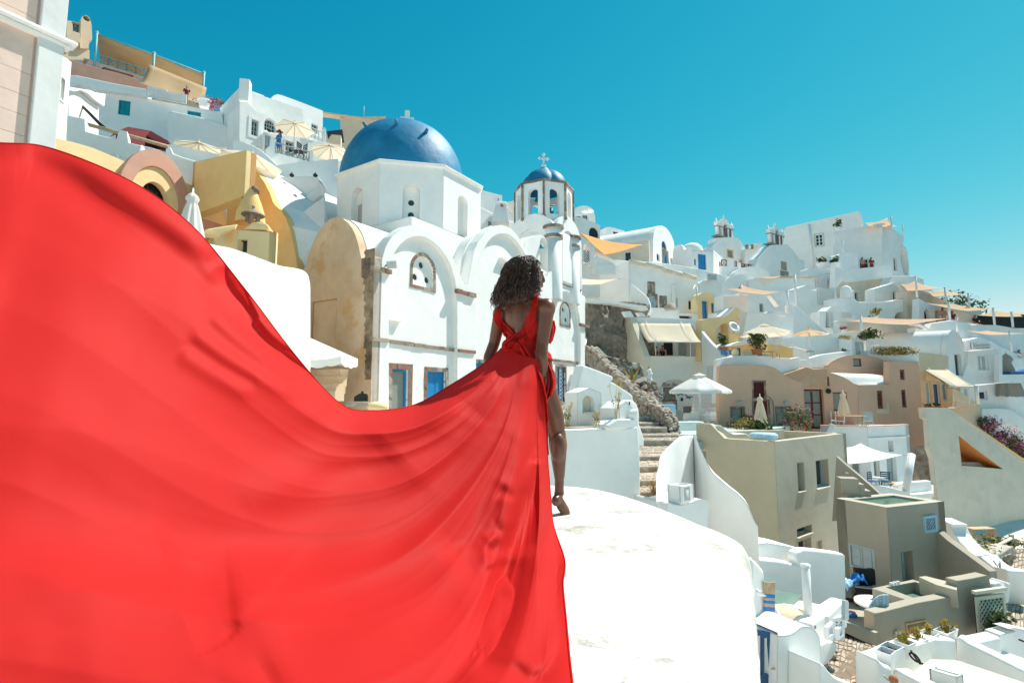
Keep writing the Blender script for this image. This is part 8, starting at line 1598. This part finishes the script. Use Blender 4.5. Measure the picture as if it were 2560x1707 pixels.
# ---------------------------------------------------------------- body
SKIN_D = mat('deep_brown_skin',(.145,.056,.027),.34,var=.12,scale=9,bump=.05,bscale=60,round_=0,spec=.5)
RED = bpy.data.materials.new('red_silk'); RED.use_nodes = True
t = RED.node_tree; b = t.nodes['Principled BSDF']; b.inputs['Base Color'].default_value = (.60,.0215,.0185,1); b.inputs['Roughness'].default_value = .62
b.inputs['Specular IOR Level'].default_value = .10; b.inputs['Sheen Weight'].default_value = .0; b.inputs['Sheen Tint'].default_value = (1,.35,.3,1); b.inputs['Sheen Roughness'].default_value = .4
tr = nd(t,'BsdfTranslucent'); tr.inputs[0].default_value = (.64,.025,.021,1); ms = nd(t,'MixShader',i_0=.32)
wv = nd(t,'TexNoise',i_Scale=420.0,i_Detail=2.0); ge = nd(t,'NewGeometry'); t.links.new(ge.outputs['Position'],wv.inputs['Vector'])
bp_ = nd(t,'Bump',i_Strength=.06,i_Distance=.002); t.links.new(wv.outputs[0],bp_.inputs['Height']); t.links.new(bp_.outputs[0],b.inputs['Normal'])
t.links.new(b.outputs[0],ms.inputs[1]); t.links.new(tr.outputs[0],ms.inputs[2]); t.links.new(ms.outputs[0],t.nodes['Material Output'].inputs[0])
YW = 3.5
def n_(x,y,d=0): return P(*N(x,y),YW + d)
FW = V((.42,.91,0)); RT = V((.91,-.42,0))
RM = Matrix(((RT.x,FW.x,0),(RT.y,FW.y,0),(0,0,1)))      # local x = her right, y = forward
woman = T('person','woman seen from behind in a backless red dress with a huge billowing train','person',n_(400,1500,.05))
torso = [('e',n_(240,425,.02),(.148,.098,.185),RM),('e',n_(240,560,.03),(.122,.09,.15),RM),('e',n_(268,690,.04),(.165,.125,.15),RM),('e',n_(300,760,.0),(.15,.13,.12),RM),
    ('e',n_(215,430,-.05),(.045,.03,.13),RM),('e',n_(285,425,-.08),(.045,.03,.13),RM),     # either side of the spine
    ('e',n_(180,415,.0),(.06,.045,.085),RM),('e',n_(310,405,-.07),(.06,.045,.085),RM),     # shoulder blades
    ('e',n_(340,470,.10),(.075,.075,.08),RM),('e',n_(250,470,.16),(.075,.07,.08),RM)]
hc = n_(268,198,.0); FD = V((.93,.36,-.08)).normalized(); FR = V((.36,-.93,0)).normalized(); HM = Matrix(((FR.x,FD.x,0),(FR.y,FD.y,0),(FR.z,FD.z,1)))
def hp_(r,f,u): return hc + FR * r + FD * f + V((0,0,u))
head = [('e',hp_(0,-.005,.02),(.075,.098,.10),HM),('e',hp_(0,.035,-.045),(.055,.055,.07),HM),('e',hp_(0,.055,-.088),(.034,.032,.026),HM),
    ('c',hp_(0,.092,.028),.014,hp_(0,.108,-.012),.014),('e',hp_(0,.106,-.018),(.018,.014,.011),HM),('e',hp_(0,.092,-.045),(.024,.013,.009),HM),('e',hp_(0,.089,-.058),(.022,.013,.010),HM),
    ('e',hp_(.034,.068,.018),(.022,.02,.016),HM),('e',hp_(-.034,.068,.018),(.022,.02,.016),HM),('e',hp_(.03,.077,.036),(.028,.014,.009),HM),('e',hp_(-.03,.077,.036),(.028,.014,.009),HM),
    ('e',hp_(.05,.045,-.02),(.022,.03,.026),HM),('e',hp_(-.05,.045,-.02),(.022,.03,.026),HM),('e',hp_(.078,-.01,0),(.01,.022,.034),HM),('e',hp_(-.078,-.01,0),(.01,.022,.034),HM)]
neck = [('c',n_(246,345,.0),.058,n_(258,260,.0),.052),('c',n_(246,335,0),.05,n_(120,385,.09),.045),('c',n_(250,335,-.02),.05,n_(352,358,-.10),.046)]
armr = [('e',n_(362,372,-.1),(.060,.062,.068),RM),('c',n_(360,385,-.1),.056,n_(340,560,-.11),.043),('c',n_(337,570,-.11),.042,n_(335,640,-.12),.043),('c',n_(335,640,-.12),.043,n_(350,795,-.08),.025)]
arml = [('e',n_(112,405,.1),(.056,.058,.064),RM),('c',n_(108,420,.1),.050,n_(78,560,.13),.040),('c',n_(78,560,.13),.040,n_(48,640,.12),.040),('c',n_(48,640,.12),.040,n_(60,780,.05),.026)]
hand = [('e',n_(352,822,-.07),(.022,.036,.045),RM)]
for k,(dx,ln) in enumerate(((-14,50),(-4,58),(6,55),(16,44))):       # four fingers curled round the gathered silk
    a = n_(350 + dx * .9,850,-.075 - .008 * k); bq = n_(346 + dx,850 + ln * .5,-.095 - .006 * k); cq = n_(338 + dx,850 + ln * .8,-.075 - .005 * k)
    hand += [('c',a,.011,bq,.0095),('c',bq,.0095,cq,.008)]
hand += [('c',n_(366,826,-.06),.013,n_(376,856,-.09),.011),('c',n_(376,856,-.09),.011,n_(362,880,-.11),.009)]
leg = [('c',n_(325,770,.02),.100,n_(400,960,.02),.074),('c',n_(400,960,.02),.073,n_(418,1050,.03),.058),
    ('c',n_(418,1050,.03),.060,n_(425,1125,.01),.062),('e',n_(425,1130,-.015),(.054,.054,.10),RM),('c',n_(425,1130,.0),.060,n_(432,1290,.03),.036),('c',n_(432,1290,.03),.032,n_(431,1372,.04),.032),
    ('e',n_(414,1418,.0),(.030,.036,.036),RM),('c',n_(422,1405,.02),.033,n_(462,1474,.08),.034),('c',n_(440,1450,.04),.030,n_(470,1484,.06),.028),('e',n_(431,1378,.04),(.035,.033,.026),RM)]
for k in range(5):
    a = n_(462 - 5 * k,1488 + 1.2 * k,.02 + .028 * (4 - k)); leg.append(('c',a,.0125,a + V((.024 - .003 * (4 - k),.012,-.006)),.0105 if k else .013))
legl = [('c',n_(270,780,.03),.095,n_(225,1050,.14),.062),('c',n_(225,1050,.14),.06,n_(215,1120,.13),.056),('c',n_(215,1120,.13),.055,n_(215,1420,.02),.032),('c',n_(215,1440,.02),.034,n_(245,1475,.16),.028)]
blob('body',torso + head + neck + armr + arml + hand + leg + legl,SKIN_D,woman,.0055,10)
# ---------------------------------------------------------------- curly hair
HAIR = mat('black_brown_hair',(.050,.027,.016),.28,var=.4,scale=30,bump=0,round_=0,spec=.5)
hb = hc - FD * .045 + V((0,0,-.03))
blob('hair',[('e',hb + V((0,0,.035)),(.112,.118,.115)),('e',hb + V((-.01,0,-.06)),(.128,.115,.12)),('e',hb + V((-.03,0,-.13)),(.135,.10,.06))],HAIR,woman,.01,3)
rg = random.Random(3); hm = M(); fang = atan2(FD.y,FD.x)
for i in range(1250):
    ph = fang + rg.uniform(.5,2 * pi - 1.3); lay = rg.uniform(.84,1.12)
    back = -cos(ph - fang); tip = -.20 + rg.gauss(0,.018) + (0 if back > .2 else .05 * (1 - back)) + rg.choice((0,0,.04,.09,.15,.2))
    dirv = V((cos(ph),sin(ph),0)); hr = rg.uniform(.004,.0095); tw = rg.uniform(22,46); p0 = rg.uniform(0,6.28); path = []; fz1,fz2 = rg.uniform(-.02,.02),rg.uniform(-.02,.02)
    k = 40; top = rg.uniform(.06,.138)
    for j in range(k):
        u = j / (k - 1); z = top + (tip - top) * u ** 1.1
        r = .146 * sqrt(max(.02,1 - ((z - .0) / .145) ** 2)) if z > 0 else .146 + .042 * min(1,(-z) / .14)
        r *= lay * (1.0 if z > -.15 else 1.0 - .9 * (-.15 - z))
        c_ = hc - FD * .028 + dirv * r + V((-.022 * max(0,-z) / .2 + fz1 * u,fz2 * u,z - .006))
        side = V((-dirv.y,dirv.x,0)); g = p0 + tw * u; a = hr * min(1,u * 5 + .3)
        path.append(c_ + side * a * cos(g) * 1.1 + dirv * a * sin(g) * .9 + V((0,0,.3 * a * sin(g))))
    hm.tube(path,[.0023] * (k - 4) + [.002,.0016,.0012,.0008],3,cap=False)
hm.build('curls',HAIR,woman,recalc=False,merge=False)
# ---------------------------------------------------------------- bodice, straps, bow
to = blob('torso_cast',torso + neck,SKIN_D,woman,.008,6)
def bvh_of(o):
    me = o.data; off = wloc(o); return BVHTree.FromPolygons([v.co + off for v in me.vertices],[tuple(p.vertices) for p in me.polygons])
tb = bvh_of(to); bpy.data.objects.remove(to)
bb = bvh_of(woman.children[0])
def onbody(x,y,off=.008,tree=None):
    r = ray(*N(x,y)).normalized(); h = (tree or tb).ray_cast(V((0,0,0)),r)
    return (h[0] + h[1] * off) if h[0] else n_(x,y,0)
rows = []; nb = 72
zt_ = lambda y: n_(240,y).z
for j in range(15):
    row = []
    for i in range(nb):
        a = 2 * pi * i / nb; ca = cos(a); bk = atan2(-FW.y,-FW.x); dl = abs((a - bk + pi) % (2 * pi) - pi)
        ytop = 527 - 95 * min(1,max(0,(dl - .12) / 1.05)) ** .9; ztp = zt_(ytop); zbt = zt_(660); z = zbt + (ztp - zbt) * j / 14
        ax_ = n_(244,480,.03); o_ = V((ax_.x + .6 * cos(a),ax_.y + .6 * sin(a),z)); h = tb.ray_cast(o_,V((-cos(a),-sin(a),0)))
        rr = (h[0] + h[1] * (.009 + .0035 * sin(9 * z * 14 + 3 * a) * (1 if j < 14 else .2))) if h[0] else V((ax_.x + .12 * cos(a),ax_.y + .12 * sin(a),z)); row.append(rr)
    rows.append(row)
M().grid(rows,close=True).build('bodice',RED,woman,solid=.006)
def ribbon(pts,wid,name,off=.01,waves=3,amp=.004,tree=None,onb=True,n=9,tail=None):
    """pts: (x, y[, depth]) along the ribbon in the crop of the figure; lies on the body"""
    cl = smooth_line([(q[0],q[1],q[2] if len(q) > 2 else 0) for q in pts],6); wl = wid if isinstance(wid,(list,tuple)) else [wid] * len(cl); rows = []
    for i,(x,y,d) in enumerate(cl):
        i0,i1 = max(0,i - 1),min(len(cl) - 1,i + 1); dx,dy = cl[i1][0] - cl[i0][0],cl[i1][1] - cl[i0][1]; ln = sqrt(dx * dx + dy * dy) or 1
        nx_,ny_ = -dy / ln,dx / ln; w_ = wl[min(len(wl) - 1,int(i / len(cl) * len(wl)))]; row = []
        for k in range(n):
            u = (k / (n - 1) - .5) * w_; e = amp * sin(2 * pi * waves * k / (n - 1) + i * .13)
            if onb: p = onbody(x + nx_ * u,y + ny_ * u,off + e + amp,tree)
            else: p = n_(x + nx_ * u,y + ny_ * u,d + e * 2)
            row.append(p)
        rows.append(row)
    return M().grid(rows).build(name,RED,woman,solid=.004)
ribbon([(113,377),(98,415),(112,455),(140,500),(190,540)],[22,34,40,44,44],'strap',.012,tree=bb)
ribbon([(312,318),(305,350),(292,400),(268,460),(225,530)],[20,26,34,46,50],'strap',.012,tree=bb)
ribbon([(300,352),(306,326),(316,306)],[16,16,12],'strap_knot',.02,tree=bb)
for pts,wd_ in (([(203,528,-.16),(170,548,-.19),(142,570,-.19),(150,592,-.17),(185,585,-.15)],[24,40,44,40,26]),([(203,528,-.15),(190,560,-.20),(175,585,-.18)],[20,34,30]),([(206,524,-.15),(222,540,-.19),(228,565,-.16)],[18,30,22])):
    ribbon(pts,wd_,'bow_loop',onb=False,waves=2,amp=.006)
M().ell(n_(204,528,-.15),(.028,.022,.03),12,8).build('bow_knot',RED,woman)
ribbon([(206,535,-.16),(238,590,-.15),(275,660,-.16),(308,730,-.17),(330,790,-.18),(345,880,-.19),(352,960,-.17),(356,1040,-.16),(366,1170,-.13)],[30,38,46,42,36,40,34,26,18],'sash_tail',onb=False,waves=2,amp=.008,n=13)
# draped front panel over her right hip
ribbon([(362,668,-.06),(376,720,-.10),(380,780,-.11),(368,835,-.10),(350,870,-.08)],[36,48,56,50,36],'hip_drape',onb=False,waves=2.5,amp=.012,n=17)
ribbon([(392,440,.02),(396,480,.02),(386,530,.02),(372,560,.01)],[26,32,30,26],'bust_cup',onb=False,waves=1,amp=.01,n=9)
# ---------------------------------------------------------------- the train: a net of sight points, then folds
net = [
 [(1258,866,3.42),(1215,905,3.35),(1130,960,3.2),(1035,1012,3.05),(930,1026,2.85),(850,1008,2.7),(740,890,2.55),(610,720,2.42),(480,565,2.32),(330,455,2.22),(130,372,2.12),(0,358,2.0),(-250,350,1.9)],
 [(1268,874,3.38),(1222,930,3.22),(1138,1000,3.02),(1040,1055,2.82),(930,1070,2.62),(835,1055,2.47),(715,960,2.32),(580,820,2.2),(440,690,2.1),(290,590,2.0),(110,520,1.88),(-40,500,1.78),(-300,490,1.68)],
 [(1280,879,3.36),(1232,970,3.1),(1140,1065,2.85),(1020,1130,2.6),(890,1150,2.4),(780,1140,2.25),(650,1070,2.1),(510,970,1.95),(360,870,1.83),(210,790,1.73),(40,740,1.63),(-100,720,1.55),(-350,700,1.45)],
 [(1292,884,3.34),(1240,1020,3.0),(1130,1150,2.7),(1000,1240,2.42),(850,1270,2.2),(720,1270,2.04),(580,1230,1.9),(430,1160,1.76),(280,1090,1.65),(120,1030,1.55),(-60,990,1.45),(-200,980,1.38),(-400,970,1.3)],
 [(1304,888,3.33),(1252,1080,2.9),(1135,1250,2.52),(990,1370,2.2),(830,1420,1.96),(680,1430,1.8),(520,1410,1.66),(350,1370,1.54),(190,1320,1.45),(20,1280,1.36),(-140,1260,1.3),(-280,1250,1.25),(-450,1240,1.2)],
 [(1316,890,3.32),(1278,1120,2.85),(1195,1320,2.4),(1090,1470,1.98),(950,1550,1.66),(800,1590,1.5),(620,1600,1.4),(430,1600,1.3),(250,1590,1.22),(60,1580,1.16),(-140,1570,1.1),(-300,1560,1.08),(-500,1560,1.05)],
 [(1328,893,3.32),(1312,1150,2.9),(1272,1370,2.42),(1210,1540,1.8),(1130,1680,1.42),(1000,1780,1.24),(800,1830,1.16),(560,1850,1.1),(340,1860,1.06),(120,1860,1.02),(-120,1860,.98),(-320,1860,.96),(-520,1860,.95)],
 [(1337,896,3.33),(1343,1100,3.15),(1342,1260,2.88),(1332,1390,2.48),(1316,1500,2.0),(1296,1600,1.68),(1268,1700,1.44),(1225,1790,1.27),(1150,1850,1.18),(1050,1900,1.1),(900,1950,1.03),(700,2000,.98),(500,2050,.93)],
 [(1345,900,3.36),(1362,1030,3.34),(1369,1140,3.3),(1377,1240,3.18),(1384,1312,2.98),(1412,1400,2.5),(1408,1460,2.19),(1415,1540,1.87),(1424,1640,1.58),(1433,1720,1.40),(1440,1800,1.26),(1450,1900,1.12),(1460,2000,1.01)]]
net = np.array(net,float)
def cr(net,k,axis):
    net = np.moveaxis(net,axis,0); n = len(net); ts = np.linspace(0,n - 1,k); out = []
    for t_ in ts:
        i = min(int(t_),n - 2); f = t_ - i; g = lambda j: net[j] if 0 <= j < n else (2 * net[0] - net[1] if j < 0 else 2 * net[-1] - net[-2])
        p0,p1,p2,p3 = g(i - 1),g(i),g(i + 1),g(i + 2)
        out.append(.5 * (2 * p1 + (p2 - p0) * f + (2 * p0 - 5 * p1 + 4 * p2 - p3) * f * f + (3 * p1 - p0 - 3 * p2 + p3) * f ** 3))
    return np.moveaxis(np.array(out),0,axis)
NV,NU = 300,380
sheet = cr(cr(net,NV,0),NU,1)
def blur(a,sg,axis):
    k = int(sg * 3); w_ = np.exp(-(np.arange(-k,k + 1) / sg) ** 2 / 2); w_ /= w_.sum(); a = np.moveaxis(a,axis,0)
    p = np.concatenate([2 * a[:1] - a[k:0:-1],a,2 * a[-1:] - a[-2:-k - 2:-1]]); o_ = sum(w_[i] * p[i:i + len(a)] for i in range(2 * k + 1)); return np.moveaxis(o_,0,axis)
ly = np.log(sheet[...,2]); lb = blur(blur(ly,16,0),16,1); vv = np.linspace(0,1,NV)[:,None]; uu = np.linspace(0,1,NU)[None,:]
edge = np.clip(np.minimum(np.minimum(vv,1 - vv) * 7,uu * 5),0,1) * np.ones((NV,NU)); sheet[...,2] = np.exp(ly * (1 - edge) + lb * edge)
# long folds that run from the waist along the train
def fold_wave(fr,ph,bend,sharp): s_ = np.sin(np.pi * (fr * vv + ph + bend[0] * uu + bend[1] * np.sin(2.2 * uu + ph) * (1 - vv))); return 1 - 2 * np.abs(s_) ** sharp
env = np.clip((uu - .03) / .18,0,1) * np.clip(np.minimum(vv + .02,1.02 - vv) * 9,0,1)
LONG = -(.0095 * fold_wave(2.7,.35,(.55,.25),1.5) + .0062 * fold_wave(5.6,.1,(-.8,.5),1.2) * np.clip(1.4 - uu,0,1) + .0024 * fold_wave(10.3,.6,(1.1,-.6),1.0) * np.clip(1.25 - uu,0,1) + .0011 * fold_wave(19,.2,(-1.6,.9),.9) * np.clip(.75 - uu,0,1)) * env * (1 + 1.3 * np.clip((vv - .38) / .35,0,1))
S = crop(600,900,1.943)
# every fold: kind, px points, depth (share of distance, minus = towards the viewer), width px
FOLDS = [
 ('v',S(1250,330,1180,520,1080,720,960,900,780,1090,560,1260,300,1420,60,1560),.022,75),('r',S(1150,250,1000,430,830,640,640,860,430,1050,200,1200,-60,1330),-.024,95),
 ('v',S(760,430,560,620,340,800,100,950,-160,1060,-320,1120),.020,80),('r',S(1360,900,1380,1100,1360,1300,1300,1500),-.022,50),('v',S(1290,950,1290,1150,1270,1350,1210,1560),.022,40),
 ('r',S(1385,55,1250,130,1050,210,850,285,600,400,420,490,200,610,0,720),-.022,34),
 ('v',S(1398,100,1350,280,1280,430,1220,590,1170,740,1110,880,1040,1000),.034,30),
 ('r',S(1415,120,1425,300,1405,470,1330,620,1270,740,1270,830),-.020,20),
 ('c',S(1405,60,1440,200,1450,380,1400,500,1330,630),.010,8),
 ('h',S(1290,600,1250,690,1200,760,1140,840,1090,930),.026,15),('h',S(1330,640,1270,720,1225,800),.010,8),
 ('r',S(1300,650,1290,760,1270,830,1190,900),-.024,13),
 ('c',S(1415,200,1400,400,1340,600,1260,760,1200,880,1208,1000,1226,1170,1216,1300,1180,1430,1130,1580),-.022,13),
 ('r',S(1120,1000,900,1160,640,1350,400,1480,150,1600),-.030,60),
 ('r',S(1265,835,1200,895,1200,960,1220,1010),-.022,8),
 ('c',S(1500,880,1522,1100,1534,1320,1518,1420,1470,1500,1400,1560),-.024,12),
 ('v',S(1440,1000,1450,1200,1420,1400,1350,1560),.012,22),
 ('r',S(1480,420,1490,600,1500,800,1510,1000),-.012,14),
 ('c',S(1440,100,1470,260,1488,420,1494,500),.018,7),
 ('v',S(150,1060,260,1180,270,1300,220,1430,120,1640),.012,70),('r',S(-60,1160,90,1160,150,1290,120,1450,40,1640),-.014,70),
 # the hump flying up
 ('r',Q(-50,55,200,62,420,140,640,270,850,420,1050,560,1200,700),-.030,26),
 ('v',Q(-50,120,180,135,400,255,560,385,760,500,930,610,1080,730,1200,860,1300,1000),.030,32),
 ('c',Q(1262,705,1325,825,1385,935,1440,1035,1560,1165,1720,1290,1880,1450),.030,9),
 ('h',Q(1330,850,1400,960,1440,1020),.020,6),('r',Q(1100,700,1250,850,1340,960,1450,1080,1600,1210),-.012,12),
 ('r',Q(1150,960,1330,1130,1520,1270,1720,1390,1900,1480),-.010,13),('v',Q(1120,1020,1300,1180,1500,1310,1700,1420),.009,12),
 ('r',Q(1060,1080,1260,1230,1470,1360,1680,1450),-.009,12),('v',Q(1020,1140,1230,1290,1450,1400),.008,12),('r',Q(1000,1210,1200,1340,1420,1450),-.008,14),
 ('v',S(1380,50,1150,120,950,200,800,235),.008,10),('r',S(1385,40,1100,130,900,205),-.006,7),
]
X,Yp = sheet[...,0],sheet[...,1]; disp = np.zeros_like(X)
for kind,pts,amp,wd_ in FOLDS:
    wd_ = wd_ * (1.45 if kind in 'rv' else 1.2)
    pl = np.array(smooth_line(pts,3)); best = np.full(X.shape,1e9); sgn = np.zeros_like(X); fall = np.ones_like(X)
    n = len(pl) - 1
    for i in range(n):
        (x0,y0),(x1,y1) = pl[i],pl[i + 1]; dx,dy = x1 - x0,y1 - y0; L2 = dx * dx + dy * dy + 1e-9
        u = ((X - x0) * dx + (Yp - y0) * dy) / L2; uc = np.clip(u,0,1); ex,ey = X - x0 - uc * dx,Yp - y0 - uc * dy; d = np.sqrt(ex * ex + ey * ey)
        m_ = d < best; best = np.where(m_,d,best); sgn = np.where(m_,np.sign(dx * (Yp - y0) - dy * (X - x0)),sgn)
        tt = (i + uc) / n; fall = np.where(m_,np.clip(np.minimum(tt,1 - tt) * 6 + .12,0,1),fall)
    fall = fall * fall * (3 - 2 * fall)
    if kind == 'c':
        q = np.tanh(sgn * best / wd_) * np.exp(-(best / (5.5 * wd_)) ** 2)
    elif kind == 'h': q = np.exp(-(best / wd_) ** 2)
    else: q = np.exp(-(best / wd_) ** 2 * .8)
    disp += amp * q * fall * ({'c': .75,'h': .40}.get(kind) or (.58 if wd_ < 75 else .85))
vs = []; 
for j in range(NV):
    for i in range(NU):
        x,y,Y = sheet[j,i]; w_ = noise.noise(V((x * .004,y * .004,3))) * .005 + noise.noise(V((x * .011,y * .009,9))) * .0012
        ef = min(1,i / 30)
        p = P(x,y,Y * (1 + LONG[j,i] + (disp[j,i] + w_) * ef))
        if p.z < ZR + .035: p.z = ZR + .035 + .01 * noise.noise(V((x * .02,y * .02,1)))
        vs.append(p)
sk = M(); sk.add(vs,[(j * NU + i,j * NU + i + 1,(j + 1) * NU + i + 1,(j + 1) * NU + i) for j in range(NV - 1) for i in range(NU - 1)],True)
so_ = sk.build('skirt_train',RED,woman,recalc=False,merge=False)
for rg_ in (range(0,NU),range((NV - 1) * NU,NV * NU)): M().tube([vs[i] for i in rg_][::2],.0035,5).build('hem',RED,so_)
